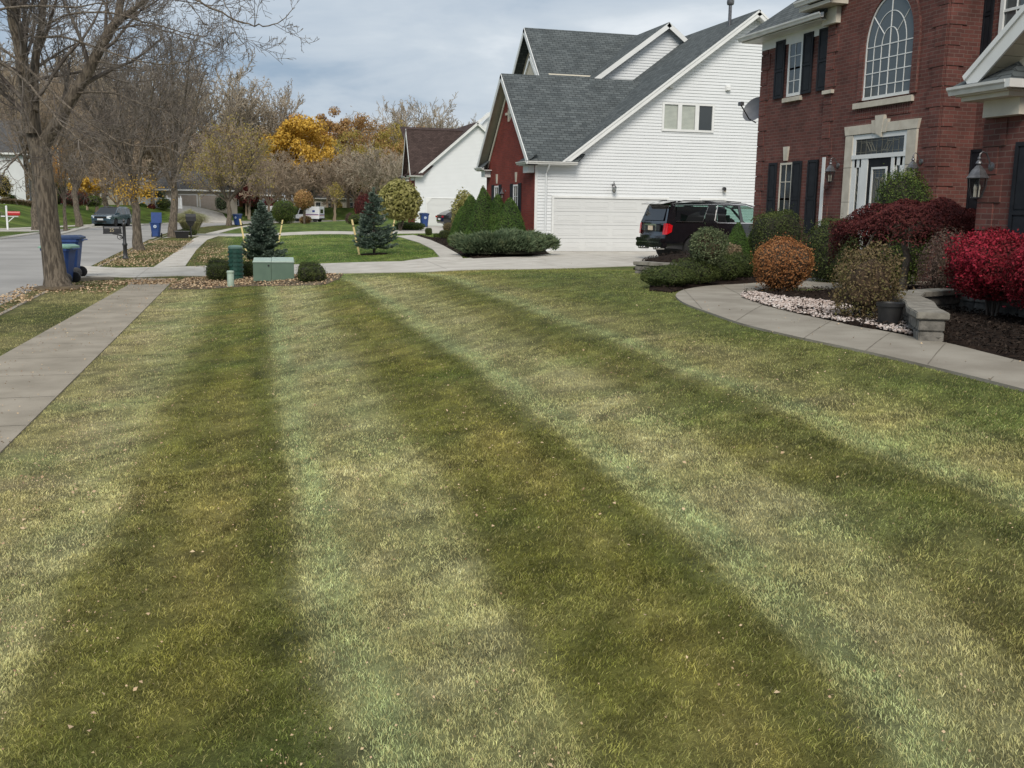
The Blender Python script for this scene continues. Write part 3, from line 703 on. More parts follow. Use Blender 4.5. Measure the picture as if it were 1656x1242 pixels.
joints('driveway_joint',[((-2.3,30.1),(-2.2,35.2)),((-.3,30),(-.5,35.6)),((2.5,27.2),(2.6,32.8)),((6,27),(6.5,34.5)),((9.5,27.2),(9.8,37)),((13,27.8),(13.5,38)),((16.5,27.5),(17,38)),((6.5,31.5),(22,31.3)),((-4.3,33),(2.5,30.6)),((2.5,30.6),(7,30.2)),((9,34.8),(22,34.6))],dz=.024)
drape('sidewalk',sw2,'concrete',.018)
joints('sidewalk_joint',[((-1.65+.022*(yy-33),yy),(-.35+.02*(yy-33),yy)) for yy in range(38,66,2)],dz=.022)
drape('driveway',drive2,'concrete',.022,cell=1.)
drape('sidewalk',sw3,'concrete',.026,cell=1.)
drape('path',bwalk,'concrete',.028)
drape('path',walkA,'walkc',.028,cell=.4)
joints('path_joint',[(T(a,b)[:2],T(c,d_)[:2]) for a,b,c,d_ in [(1190,523,1232,497),(1300,551,1345,522),(1400,571.5,1440,541.5),(1500,594,1530,558),(1600,620,1640,586),(1105,470,1135,503),(1165,463,1206,484)]],dz=.031)
mA=lambda x,y:zt(x,y)+.022+.0*x
drape('mulch_bed',bedA,'mulch',0,cell=.25,zf=mA,bumpz=.07)
drape('mulch_bed',bedB,'mulch',0,cell=.3,zf=mA,bumpz=.05)
mound=lambda x,y:np.maximum(zt(x,y),.45)+.022+.40*np.exp(-((x-11.3)/1.7)**2-((y-22.4)/1.9)**2)
drape('mulch_bed',bedC,'mulch',0,cell=.25,zf=mound,bumpz=.05)
drape('leafy_bed',bedU,'soil',.012,cell=.3)
# concrete drain slab by the kerb
b=MB();b.obox((-4.1,29.2,.0),(.75,.42,0),(-.22,.4,0),(0,0,.10));b.obox((-3.42,29.72,.0),(.62,.25,0),(-.16,.32,0),(0,0,.08))
tag(b.build('kerb_slab','concrete_d',bevel=.015),'long low grey concrete slab lying at the driveway corner behind the blue bins','concrete slab')
# second strip driveways across the road
def fardrive(pts,m='concrete'):
    return drape('driveway',pts,m,.03,cell=1.)
fardrive(TP([(0,374.5),(0,372),(40,370.8),(84,369.2),(84,372.5),(50,374.6)]))
drape('sidewalk',TP([(-40,373.5),(0,371.8),(55,369.4),(100,367.5),(150,364.8),(150,363.2),(100,365.6),(55,367.6),(0,370.0),(-40,371.6)]),'concrete',.034,cell=1.)
fardrive(TP([(70,352.5),(80,350),(160,357),(235,362),(228,365),(150,361)]))
drape('driveway',[(-6.5,150),(.8,150),(2.2,140),(1.2,126),(-4.5,133)],'concrete',.036,cell=1.)
# ---------------------------------------------------------------- fallen leaves, chips, stones
def scatter(name,polys,size,m,seed,label,cat,zoff=.03,zf=None,tilt=.35,aspect=.75,edge=None):
    rng=np.random.RandomState(seed);Ps=[]
    for poly,n in polys:
        P=np.array(poly);a,b=P.min(0),P.max(0);x=rng.uniform(a[0],b[0],n*3);y=rng.uniform(a[1],b[1],n*3);k=inpoly(x,y,poly)
        dn=fbm(x+seed,y,.8,3);k&=rng.rand(len(x))<np.clip((dn-.3)*3,.12,1);x=x[k][:n];y=y[k][:n]
        zz=(zf(x,y) if zf else zt(x,y))+zoff*rng.uniform(.4,1.3,len(x));Ps.append(np.stack([x,y,zz],1))
    P=np.concatenate(Ps);N=np.tile((0,0,1.),(len(P),1))
    V,Q=leafcards(P,N,np.full(len(P),size),rng,aspect,tilt,.35,.45)
    o=npmesh(name,V,Q,m,uv=False);tag(o,label,cat,kind='stuff');return o
verge2=[(-4.1,36.8),(-2.2,35.6),(-1.6,50),(-1.3,62),(-3.8,62),(-4.0,50)]
kl=[(-4.75,10),(-4.0,10),(-3.9,28),(-4.7,28)]
right2=[(-.9,35.8),(1.8,34.3),(1.5,44),(.4,56),(-.6,60)]
scatter('fallen_leaves',[(bedU,4600),(verge2,4200),(right2,2000),([(-2.5,27.9),(-1.2,27.8),(-1.1,29.9),(-2.4,29.9)],900),(kl,1800),([(-4.0,25),(-2.5,25),(-2.4,29.5),(-4,29.3)],800)],.055,'lf_fallen',11,'tan and orange fallen leaves strewn over verge and utility bed','fallen leaves')
scatter('fallen_leaves',[([(-1.7,2),(9,2),(7,12),(6,26),(-1.2,27)],700),([(-1.9,2.4),(-.2,2.4),(0,6),(-1.7,9)],160),([(-1.5,30.2),(4,28),(4.2,32),(-2,35)],120),([(0,35),(7,35),(8,55),(0,58)],600),([(1.2,5.4),(2.3,5.4),(2.2,9),(.8,9)],50),([(-15,60),(-12.5,60),(-12.3,100),(-15,100)],900)],.024,'lf_fallen',12,'small curled tan leaves dotted over the mown lawn','fallen leaves',zoff=.045)
scatter('path_debris',[(walk_sw,1500),(walkA,500),(sw2,500),(drive,600)],.022,'lf_fallen',18,'bits of leaf and dirt blown over the concrete paths','leaf litter',zoff=.03,tilt=.4)
scatter('lawn_debris',[([(-1.7,2),(6,2),(6,9),(3,16),(-1.3,18)],5200),([(-1.6,3),(-.5,3),(-.6,16),(-1.3,16)],1500),([(.0,2.6),(1.2,2.6),(1.0,4.4),(.2,4.4)],500)],.011,'lf_fallen',17,'crumbs of dry leaf and clippings caught in the lawn','leaf litter',zoff=.03,tilt=.8)
scatter('mulch_chips',[(bedA,16000)],.05,'lf_chip',13,'dark shredded bark mulch chips around the porch shrubs','mulch',zoff=.06,zf=lambda x,y:zt(x,y)+.03,tilt=.7,aspect=.35)
scatter('mulch_chips',[(bedC,9000)],.055,'lf_chip',14,'dark shredded bark mulch chips on the corner mound','mulch',zoff=.05,zf=lambda x,y:mound(x,y)+.02,tilt=.7,aspect=.35)
scatter('mulch_chips',[(bedB,2600)],.07,'lf_chip',15,'dark mulch chips along the neighbouring front path','mulch',zoff=.05,zf=lambda x,y:zt(x,y)+.03,tilt=.7,aspect=.4)
def rocks():
    rng=np.random.RandomState(4)
    px=[(1200,478),(1197,483),(1230,495.8),(1290,511.2),(1345,522.5),(1400,533.5),(1440,541),(1490,550.5),(1500,541),(1460,525),(1440,521),(1400,512),(1370,500),(1330,492),(1260,485),(1222,478)]
    poly=TP(px);P=np.array(poly);a,b_=P.min(0),P.max(0);n=15000;x=rng.uniform(a[0],b_[0],n);y=rng.uniform(a[1],b_[1],n);k=inpoly(x,y,poly)&(fbm(x,y,2.2,2)+rng.rand(n)*.35>.46);x=x[k][:4200];y=y[k][:4200];n=len(x)
    bm=bmesh.new();bmesh.ops.create_icosphere(bm,subdivisions=1,radius=1);v=np.array([q.co[:] for q in bm.verts]);f=np.array([[q.index for q in t.verts] for t in bm.faces]);bm.free()
    s=rng.uniform(.011,.027,n);S=s[:,None,None]*np.array([1.2,.9,.6])[None,None]*v[None]*(1+rng.normal(0,.13,(n,len(v),1)))
    a=rng.uniform(0,2*PI,n);ca,sa=np.cos(a),np.sin(a);Vv=np.stack([S[:,:,0]*ca[:,None]-S[:,:,1]*sa[:,None],S[:,:,0]*sa[:,None]+S[:,:,1]*ca[:,None],S[:,:,2]],2)
    Vv+=np.stack([x,y,zt(x,y)+.045+rng.uniform(0,.03,n)],1)[:,None]
    Ff=(np.arange(n)*len(v))[:,None,None]+f[None];o=npmesh('white_gravel',Vv.reshape(-1,3),Ff.reshape(-1,3),'lf_rock',uv=False)
    tag(o,'white and pink landscaping stones bordering the curved path','gravel',kind='stuff')
rocks()
# ================================================================ building parts
def V3(*a): return Vector(a)
def siding(name,poly,o,u,n,m,parent,exp=.122,dep=.023,holes=()):
    """lapped boards on a convex (a,z) polygon, plane origin o, along u, outward n; holes = (a0,z0,a1,z1)"""
    o,u,n=map(Vector,(o,u,n));zs=[p[1] for p in poly];z0,z1=min(zs),max(zs);b=MB()
    def span(z):
        xs=[]
        for i in range(len(poly)):
            (a,p),(c,q)=poly[i],poly[(i+1)%len(poly)]
            if (p<=z<q) or (q<=z<p):xs.append(a+(c-a)*(z-p)/(q-p))
        return (min(xs),max(xs)) if len(xs)>1 else None
    z=z0
    while z<z1-.01:
        t=min(z+exp,z1);s0=span(z+.002);s1=span(t-.002)
        if s0 and s1:
            cuts=[(s0[0],s0[1],s1[0],s1[1])]
            for (ha,hz,hb,ht) in holes:
                if z+exp*.5>hz and z+exp*.5<ht:
                    nw=[]
                    for c in cuts:
                        if ha>c[0] and hb<c[1]:nw+=[(c[0],ha,c[2],ha),(hb,c[1],hb,c[3])]
                        else:nw.append(c)
                    cuts=nw
            for (a0,a1,b0,b1) in cuts:
                P=lambda a,zz,dd:o+u*a+V3(0,0,zz)+n*dd
                b.quad(P(a0,z,dep),P(a1,z,dep),P(b1,t,.002),P(b0,t,.002))
                b.quad(P(a0,z,0),P(a1,z,0),P(a1,z,dep),P(a0,z,dep))
        z+=exp
    # normals outward
    me_o=b.build(name,m,parent)
    bm=bmesh.new();bm.from_mesh(me_o.data)
    for f in bm.faces:
        if f.normal.dot(n)<-.01:f.normal_flip()
    bm.to_mesh(me_o.data);bm.free();return me_o
def frame_on(b,o,u,n,a0,z0,a1,z1,w,d,m=0,back=0.):
    """rectangular frame standing d proud"""
    o,u,n=map(Vector,(o,u,n));up=V3(0,0,1);s=o+n*back
    b.obox(s+u*a0+up*z0,u*w,up*(z1-z0),n*d,m);b.obox(s+u*(a1-w)+up*z0,u*w,up*(z1-z0),n*d,m)
    b.obox(s+u*(a0+w)+up*z0,u*(a1-a0-2*w),up*w,n*d,m);b.obox(s+u*(a0+w)+up*(z1-w),u*(a1-a0-2*w),up*w,n*d,m)
def window(parent,o,u,n,a0,z0,a1,z1,fw=.055,d=.05,glass='winglass',mx=0,mz=0,sash=True,fm='trim',blind=False,name='window',back=0.):
    o,u,n=map(Vector,(o,u,n));up=V3(0,0,1);b=MB();frame_on(b,o,u,n,a0,z0,a1,z1,fw,d,0,back)
    A0,A1,Z0,Z1=a0+fw,a1-fw,z0+fw,z1-fw;s=o+n*back;zm=(Z0+Z1)/2
    if sash:b.obox(s+u*A0+up*(zm-.025),u*(A1-A0),up*.05,n*(d-.012))
    g=.018
    for i in range(1,mx):
        x_=A0+(A1-A0)*i/mx;b.obox(s+n*.012+u*(x_-g/2)+up*Z0,u*g,up*(Z1-Z0),n*(d*.45))
    for i in range(1,mz):
        if sash and abs(i*2-mz)<.1:continue
        z_=Z0+(Z1-Z0)*i/mz;b.obox(s+n*.011+u*A0+up*(z_-g/2),u*(A1-A0),up*g,n*(d*.45))
    f=b.build(name,fm,parent);p=MB();p.quad(*[tuple(s+n*.008+u*a+up*z) for a,z in ((A0,Z0),(A1,Z0),(A1,Z1),(A0,Z1))])
    pn=p.build('pane',glass,f)
    if blind:
        bl=MB();k=int((Z1-Z0)/.05)
        for i in range(k):
            z_=Z0+.05*i;bl.quad(*[tuple(s+n*q+u*a+up*z) for a,z,q in ((A0+.01,z_,.016),(A1-.01,z_,.016),(A1-.01,z_+.046,.010),(A0+.01,z_+.046,.010))])
        bl.build('blind','blind',f)
    return f
def shutter(parent,o,u,n,a0,z0,a1,z1,d=.035):
    o,u,n=map(Vector,(o,u,n));up=V3(0,0,1);b=MB();s=o+n*.01
    b.obox(s+u*a0+up*z0,u*(a1-a0),up*(z1-z0),n*d*.55)
    w=.055;s2=s+n*d*.55;zm=z0+(z1-z0)*.46;ww=a1-a0
    b.obox(s2+u*a0+up*z0,u*w,up*(z1-z0),n*d*.45);b.obox(s2+u*(a1-w)+up*z0,u*w,up*(z1-z0),n*d*.45)
    for zz in (z0,zm,z1-w):b.obox(s2+u*(a0+w)+up*zz,u*(ww-2*w),up*w,n*d*.45)
    for za,zb in ((z0+w,zm),(zm+w,z1-w)):b.obox(s2+u*(a0+w+.025)+up*(za+.025),u*(ww-2*w-.05),up*(zb-za-.05),n*d*.3)
    return b.build('shutter','shutter',parent)
def roofplane(b,p,th=.09,m=0):
    """polygon with thickness downwards"""
    P=[Vector(q) for q in p];n=(P[1]-P[0]).cross(P[2]-P[0]).normalized()
    if n.z<0:P=P[::-1];n=-n
    b.prism([q-n*th for q in P],n*th,m)
def board(b,a,c,w,n,d,m=0,down=True):
    """fascia/rake board from a to c, width w downwards, standing d along n"""
    a,c,n=Vector(a),Vector(c),Vector(n);t=(c-a).normalized();side=n.cross(t).normalized()
    if side.z>0:side=-side
    b.obox(a,c-a,side*w,n*d,m)
def gutterrun(parent,a,c,n,name='gutter'):
    """k-style gutter along a-c, outward n"""
    a,c,n=Vector(a),Vector(c),Vector(n);up=V3(0,0,1);b=MB()
    prof=[(0,0),(0,-.11),(.075,-.11),(.095,-.06),(.12,-.035),(.125,0),(.112,0),(.085,-.05),(.07,-.095),(.012,-.095),(.012,0)]
    b.prism([a+n*p+up*q for p,q in prof],c-a);return b.build(name,'gutter',parent)
def downpipe(parent,pts,r=.035,m='white'):
    return MB().tube(pts,r,8).build('downpipe',m,parent,True)
def garage_door(parent,o,u,n,a0,z0,a1,z1,rows=4,cols=4,m='white',tr=.1,tm='trim',chamfer=0):
    o,u,n=map(Vector,(o,u,n));up=V3(0,0,1);b=MB();rh=(z1-z0)/rows
    for r in range(rows):
        b.obox(o+n*.004+u*a0+up*(z0+r*rh+.006),u*(a1-a0),up*(rh-.012),n*.016)
        cw=(a1-a0)/cols
        for c in range(cols):
            x0=a0+c*cw+.10;x1=a0+(c+1)*cw-.10;za=z0+r*rh+.12;zb=z0+(r+1)*rh-.12
            frame_on(b,o,u,n,x0,za,x1,zb,.03,.007,0,.020);b.obox(o+n*.02+u*(x0+.06)+up*(za+.06),u*(x1-x0-.12),up*(zb-za-.12),n*.006)
    dr=b.build('garage_door',m,parent)
    t=MB();t.obox(o+u*(a0-tr)+up*z0,u*tr,up*(z1-z0+tr),n*.06);t.obox(o+u*a1+up*z0,u*tr,up*(z1-z0+tr),n*.06);t.obox(o+u*a0+up*z1,u*(a1-a0),up*tr,n*.06)
    if chamfer:
        for s,x0 in ((1,a0),(-1,a1)):
            t.prism([o+n*.03+u*x0+up*z1,o+n*.03+u*(x0+s*chamfer)+up*z1,o+n*.03+u*x0+up*(z1-chamfer)],n*.028)
    t.build('door_trim',tm,dr);t2=MB();t2.obox(o+u*(a0)+up*(z0-.0)-n*.0,u*(a1-a0),up*.025,n*.035);t2.build('weather_strip','rubber',dr)
    return dr
def lantern(loc,n,label,sc=1.,group=None):
    """coach lantern hanging from a curved arm on a wall plate; n = outward wall direction (angle about z)"""
    r=empty('wall_lantern',loc,n,label,'wall lantern',group);r.scale=(sc,)*3
    # local +x points away from the wall; wall at x=0
    b=MB().lathe([(.0,0),(.055,.0),(.05,.02),(.02,.03)],(0,0,.12),14,axis='x')
    b.build('wall_plate','pewter',r,True)
    MB().tube([(0.02,0,.12),(.06,0,.20),(.10,0,.265),(.15,0,.28),(.185,0,.255),(.19,0,.22)],.009,8).build('arm','pewter',r,True)
    cx=.19;c=MB()
    c.lathe([(.004,.235),(.012,.225),(.022,.205),(.012,.19),(.03,.17),(.036,.15),(.02,.135)],(cx,0,0),14)
    c.lathe([(.02,.135),(.075,.075),(.105,.02),(.125,.0),(.125,-.012),(.108,-.012)],(cx,0,0),6)
    c.build('cap','pewter',r)
    f=MB()
    for k in range(6):
        a=PI/3*k;p0=(cx+.108*math.cos(a),.108*math.sin(a),-.01);p1=(cx+.098*math.cos(a),.098*math.sin(a),-.11);p2=(cx+.058*math.cos(a),.058*math.sin(a),-.225);f.tube([p0,p1,p2],.0055,5)
    f.lathe([(.062,-.222),(.062,-.235),(.02,-.245),(.006,-.262)],(cx,0,0),6);f.build('cage','blackmetal',r)
    MB().lathe([(.100,-.012),(.092,-.11),(.055,-.222)],(cx,0,0),6).build('glass','clear',r)
    k=MB()
    for a in (0,2.1,4.2):
        x_,y_=cx+.028*math.cos(a),.028*math.sin(a);k.lathe([(.009,-.22),(.009,-.15)],(x_,y_,0),8);k.lathe([(.008,-.15),(.014,-.125),(.010,-.10),(.002,-.075)],(x_,y_,0),8)
    k.build('bulb_cluster','cream',r,True);return r
X1=V3(1,0,0);Y1=V3(0,1,0);Z1=V3(0,0,1)
# ================================================================ near brick house
def brick_house():
    r=empty('brick_house',(13.7,20,.75),0,'two-storey red brick house with arched window over the leaded front door','house')
    off=Vector((13.7,20,.75))
    _C=C
    def P(o):o.location=Vector(o.location)-off;return o
    W='brick';zt_=6.62
    b=MB()
    # main block, centre bay (slightly proud), recessed block, wing
    b.box((13.7,21.0,.2),(22,24.1,6.55));
    P(b.build('wall',W,r))
    b=MB();b.box((13.58,16.97,.2),(14.4,21.0,9.0));P(b.build('bay_wall',W,r))
    b=MB();b.box((14.4,4,.2),(22,17.0,7.4));P(b.build('wall',W,r))
    b=MB();b.box((10.3,-2,.2),(14.4,11.95,3.72));b.prism([(10.3,11.95,3.62),(10.3,8.0,6.62),(10.3,4.0,3.62)],(.3,0,0));P(b.build('wing_wall',W,r))
    # quoins: courses standing proud in steps
    q=MB();h=.0762*5
    def quoin(xc,yc,dx,dy,z0,z1,k0=0):
        k=k0;z=z0
        while z<z1-.1:
            L=.42 if k%2 else .30
            if dy:q.box((xc-.022,yc,z+.008),(xc+.03,yc+dy*L,z+h-.008))
            if dx:q.box((xc-.018,yc-.022,z+.008),(xc+dx*L,yc+.03,z+h-.008))
            z+=h;k+=1
    for args in ((13.7,24.122,0,-1,.75,6.5),(13.58,20.98,0,-1,.75,8.8),(10.3,11.93,0,-1,.75,3.6,1)):
        q=MB();quoin(*args);P(q.build('quoin',W,r))
    q=MB();quoin(13.58,16.985,0,1,.75,8.8)
    for k,z in enumerate(np.arange(.75,8.8,h)):
        L=.42 if k%2 else .30
        q.box((13.6,16.945,z+.008),(13.58+L,16.99,z+h-.008))
    P(q.build('quoin',W,r))
    # roofs
    rb=MB()
    e=13.25
    roofplane(rb,[(e,24.55,6.56),(e,20.9,6.56),(17.5,20.9,9.9),(17.5,21.5,9.9)])       # street slope (hip)
    roofplane(rb,[(e,24.55,6.56),(17.5,21.5,9.9),(21.5,21.5,9.9),(22.4,24.55,6.56)])   # north hip
    P(rb.build('roof','shingle',r))
    rb=MB();roofplane(rb,[(13.2,16.4,6.9),(13.2,18.98,9.4),(18,18.98,9.4),(18,16.4,6.9)]);roofplane(rb,[(13.2,21.5,6.9),(18,21.5,6.9),(18,18.98,9.4),(13.2,18.98,9.4)]);P(rb.build('gable_roof','shingle',r))
    # soffit, frieze
    s=MB();s.box((13.3,20.93,6.43),(13.72,24.5,6.455));s.box((13.7,24.1,6.43),(22,24.5,6.455));P(s.build('soffit','trim',r))
    s=MB();s.box((13.675,20.99,6.2),(13.699,24.12,6.43));P(s.build('frieze_board','trim',r))
    P(gutterrun(r,(13.27,24.5,6.565),(13.27,20.75,6.565),-X1));P(gutterrun(r,(13.27,24.5,6.565),(20,24.5,6.565),Y1))
    # bay eave return
    s=MB();s.box((13.12,20.3,6.68),(13.6,21.55,6.76));s.box((13.46,20.55,6.32),(13.60,21.1,6.67));P(s.build('eave_return','cream',r))
    P(gutterrun(r,(13.12,21.62,6.9),(13.12,20.15,6.9),-X1));rb=MB();roofplane(rb,[(13.05,21.6,6.92),(13.05,20.1,6.92),(13.58,20.1,7.25),(13.58,21.2,7.25)],.04);P(rb.build('return_roof','shingle',r))
    O=(13.7,0,0);n=-X1;u=Y1
    # upper-left window + shutters
    W1=window(r,O,u,n,22.20,4.93,22.83,6.24,mx=2,mz=4,fw=.07,d=.02,glass='winglass_l');P(W1)
    for a0,a1 in ((22.98,23.42),(21.74,22.16),(21.04,21.5)):P(shutter(r,O,u,n,a0,4.93,a1,6.33))
    s=MB();s.box((13.62,22.12,4.80),(13.7,22.92,4.90));P(s.build('window_sill','stone',r))
    s=MB();s.box((13.50,20.62,4.80),(13.58,20.99,4.88));P(s.build('window_sill','stone',r))
    # second upper window, edge on behind the bay
    # lower-left window
    P(window(r,O,u,n,22.34,1.55,22.92,3.33,mx=2,mz=4,fw=.05,d=.02,fm='cream'))
    for a0,a1 in ((23.06,23.44),(21.92,22.32),(21.22,21.64)):P(shutter(r,O,u,n,a0,1.62,a1,3.35))
    s=MB();s.prism([(13.655,22.60,3.38),(13.655,22.74,3.38),(13.655,22.79,3.72),(13.655,22.55,3.72)],(.045,0,0));P(s.build('keystone','stone',r))
    s=MB();s.box((13.62,22.26,1.45),(13.7,23.0,1.54));P(s.build('window_sill','stone',r))
    s=MB();s.box((13.545,20.74,1.35),(13.582,20.86,3.38));P(s.build('side_trim','trim',r))
    s=MB();s.box((13.6,20.985,4.9),(13.69,21.035,6.2));P(s.build('side_trim','trim',r))
    s=MB();s.box((13.56,20.70,3.5),(13.582,20.76,3.78));P(s.build('keystone','stone',r))
    # arched window in the bay
    Ob=(13.58,0,0);xb=13.58
    ya,yb=17.90,19.50;zc,zb=5.60,4.52;R=(yb-ya)/2;yc=(ya+yb)/2;RZ=1.0
    aw=MB();K=28
    def arc(rr,kk=K,h0=0,s=1.0):return [(yc+rr*R*math.cos(PI*i/kk),zc+rr*RZ*math.sin(PI*i/kk)) for i in range(kk+1)]
    def band(bm_,ro,ri,x0,x1,m=0,base=True,zlo=zb):
        A=arc(ro);B_=arc(ri)
        for i in range(K):bm_.prism([(x0,*A[i]),(x0,*A[i+1]),(x0,*B_[i+1]),(x0,*B_[i])],(x1-x0,0,0),m)
        if base:
            for s_ in (1,-1):bm_.box((x0,yc+s_*ro*R,zlo),(x1,yc+s_*ri*R,zc),m)
    band(aw,1.0,.955,xb-.02,xb+.02);aw.box((xb-.03,ya,zb),(xb+.02,yb,zb+.06))
    awo=P(aw.build('arched_window','trim',r))
    bw=MB();band(bw,1.22,1.0,xb-.055,xb+.01);P(bw.build('brick_arch',W,r))
    mu=MB();band(mu,.662,.646,xb-.018,xb-.004,base=True);band(mu,.342,.326,xb-.018,xb-.004,base=True,zlo=zc-.0)
    for yy in (-.34,.34):mu.box((xb-.018,yc+yy*R-.007,zb),(xb-.004,yc+yy*R+.007,zc))
    mu.box((xb-.019,yc-.010,zb),(xb-.003,yc+.010,zc+RZ*.96))
    for k in range(4):mu.box((xb-.017,ya+.03,zb+.0+(zc-zb)*(k+1)/4*1.0-.010-.0),(xb-.003,yb-.03,zb+(zc-zb)*(k+1)/4+.010)) if k<4 else None
    for ang in (40,140):
        a=rad(ang);mu.tube([(xb-.011,yc+.335*R*math.cos(a),zc+.335*RZ*math.sin(a)),(xb-.011,yc+.96*R*math.cos(a),zc+.96*RZ*math.sin(a))],.010,6)
    mo=mu.build('muntin','trim',awo)
    gl=MB();gl.add([(xb-.006,y_,z_) for y_,z_ in arc(.98)]+[(xb-.006,yc-.98*R,zb),(xb-.006,yc+.98*R,zb)],[tuple(range(K+3))]);gl.build('pane','winglass_l',awo)
    s=MB();s.box((xb-.07,17.80,4.36),(xb,19.78,4.48));P(s.build('window_sill','stone',r))
    s=MB();
    for i in range(24):s.box((xb-.016,17.86+i*.079,4.14),(xb,17.92+i*.079,4.355))
    P(s.build('soldier_course',W,r))
    # door surround
    st=MB();x0=xb-.05
    st.box((x0,19.71,1.1),(xb,19.98,2.35));st.box((x0,19.71,2.36),(xb,19.98,3.1));st.box((x0,19.71,3.11),(xb,19.98,3.80))
    st.box((x0,17.58,1.1),(xb,17.87,2.35));st.box((x0,17.58,2.36),(xb,17.87,3.1));st.box((x0,17.58,3.11),(xb,17.87,3.80))
    for a,c in ((17.52,18.1),(18.11,18.55),(19.01,19.45),(19.46,20.04)):
        st.prism([(x0-.01,a+(.05 if a<17.6 else 0),3.81),(x0-.01,c-(.05 if c>20 else 0),3.81),(x0-.01,c,4.0),(x0-.01,a,4.0)],(.06,0,0))
    st.prism([(x0-.03,18.69,3.71),(x0-.03,18.87,3.79),(x0-.03,18.93,4.16),(x0-.03,18.63,4.16)],(.08,0,0))
    st.prism([(x0-.02,18.56,3.80),(x0-.02,18.68,3.80),(x0-.02,18.62,4.07),(x0-.02,18.5,4.07)],(.07,0,0));st.prism([(x0-.02,18.88,3.80),(x0-.02,19.0,3.80),(x0-.02,19.06,4.07),(x0-.02,18.94,4.07)],(.07,0,0))
    P(st.build('stone_surround','stone',r))
    d=MB();x1=xb-.03
    d.box((x1,17.87,3.70),(xb,19.71,3.80));d.box((x1-.02,17.87,3.28),(xb,19.71,3.37));d.box((x1,19.61,1.1),(xb,19.71,3.70));d.box((x1,17.87,1.1),(xb,17.97,3.70))
    for a,c in ((19.36,19.6),(17.98,18.22)):   # sidelight stiles
        d.box((x1,a,1.1),(xb-.01,a+.065,3.28));d.box((x1,c-.065,1.1),(xb-.01,c,3.28));d.box((x1,a,1.1),(xb-.01,c,1.5));d.box((x1,a,3.1),(xb-.01,c,3.28))
    d.box((x1-.01,19.12,1.1),(xb,19.355,3.28));d.box((x1-.01,18.225,1.1),(xb,18.33,3.28))
    df=P(d.build('door_frame','trim',r))
    tr=MB();tr.quad((xb-.012,17.97,3.37),(xb-.012,19.61,3.37),(xb-.012,19.61,3.70),(xb-.012,17.97,3.70));P(tr.build('transom_pane','winglass',r))
    ld=MB()
    def came(pts,t=.008):
        ld.tube([(xb-.016,a,c) for a,c in pts],t*.8,4)
    for k in range(1,9):came([(17.97+k*.182,3.37),(17.97+k*.182,3.70)],.004)
    for zz in (3.42,3.65):came([(17.97,zz),(19.61,zz)],.004)
    for s_ in (1,-1):
        for o_ in (0,.09,.18):
            came([(18.79+s_*(.62-o_),3.62),(18.79+s_*(.45-o_),3.62),(18.79+s_*(.32-o_),3.44),(18.79+s_*(.12-o_*.2),3.44)],.006)
    # door leaf
    dl=MB();dl.box((xb-.004,18.33,1.1),(xb+.02,19.12,3.28));dl.box((xb-.02,18.33,1.1),(xb-.004,18.45,3.28));dl.box((xb-.02,19.0,1.1),(xb-.004,19.12,3.28));dl.box((xb-.02,18.45,3.1),(xb-.004,19.0,3.28));dl.box((xb-.02,18.45,1.1),(xb-.004,19.0,1.6))
    dor=P(dl.build('front_door','darkdoor',r))
    f=MB();frame_on(f,(xb-.004,0,0),Y1,-X1,18.46,1.62,18.99,3.09,.045,.03);f.build('glass_frame','trim',dor)
    f=MB();f.quad((xb-.009,18.5,1.66),(xb-.009,18.95,1.66),(xb-.009,18.95,3.05),(xb-.009,18.5,3.05));f.build('pane','winglass',dor)
    MB().lathe([(0,0),(.03,.01),(.02,.03),(.03,.05),(.0,.07)],(xb-.02,19.06,2.1),10,axis='x').build('handle','gold',dor)
    for o_ in (.04,.09,.14,.19):
        came([(18.5+o_,1.7),(18.5+o_,2.75-o_*.6),(18.58+o_*.6,2.88-o_*.3),(18.725,2.88-o_*.3)],.006);came([(18.95-o_,1.7),(18.95-o_,2.75-o_*.6),(18.87-o_*.6,2.88-o_*.3),(18.725,2.88-o_*.3)],.006)
    for zz in (2.95,3.0):came([(18.5,zz),(18.95,zz)],.004)
    for yy in (18.6,18.725,18.85):came([(yy,2.88),(yy,3.05)],.004)
    for ya_,yb_ in ((19.425,19.535),(18.045,18.155)):
        ld.quad((xb-.012,ya_,1.5),(xb-.012,yb_,1.5),(xb-.012,yb_,3.1),(xb-.012,ya_,3.1),m=1)
        m_=(ya_+yb_)/2
        for k in range(8):came([(m_-.035,1.55+k*.19),(m_+.03,1.65+k*.19),(m_+.03,1.74+k*.19)],.006)
    P(ld.build('leaded_glass',['lead','winglass'],r))
    s=MB();s.box((12.3,17.3,.2),(13.56,20.2,.92));s.box((12.5,17.5,.92),(13.56,20.0,1.08));P(s.build('doorstep','walkc',r,bevel=.01))
    # recessed wall: upper shutter, window; lower shutter
    Or=(14.4,0,0)
    P(shutter(r,Or,Y1,-X1,16.72,5.02,17.0-.02+.0,6.9));P(shutter(r,Or,Y1,-X1,16.62,1.85,16.98,3.38))
    P(window(r,Or,Y1,-X1,15.4,4.9,16.52,6.9,mx=3,mz=4,fw=.09,d=.05,glass='winglass_l'))
    P(shutter(r,(10.3,0,0),Y1,-X1,10.75,1.30,11.29,3.07))
    P(window(r,(10.3,0,0),Y1,-X1,9.4,1.3,10.68,3.07,mx=3,mz=4,fw=.08))
    # wing gable: rakes, soffit, return with little hip roof and gutter
    sl=(7.4-3.95)/(8.0-12.45)
    rp=MB();a_=(11.88,3.94);t_=(8.0,6.89)
    roofplane(rp,[(9.86,a_[0],a_[1]),(9.86,t_[0],t_[1]),(14.4,t_[0],t_[1]),(14.4,a_[0],a_[1])],.08)
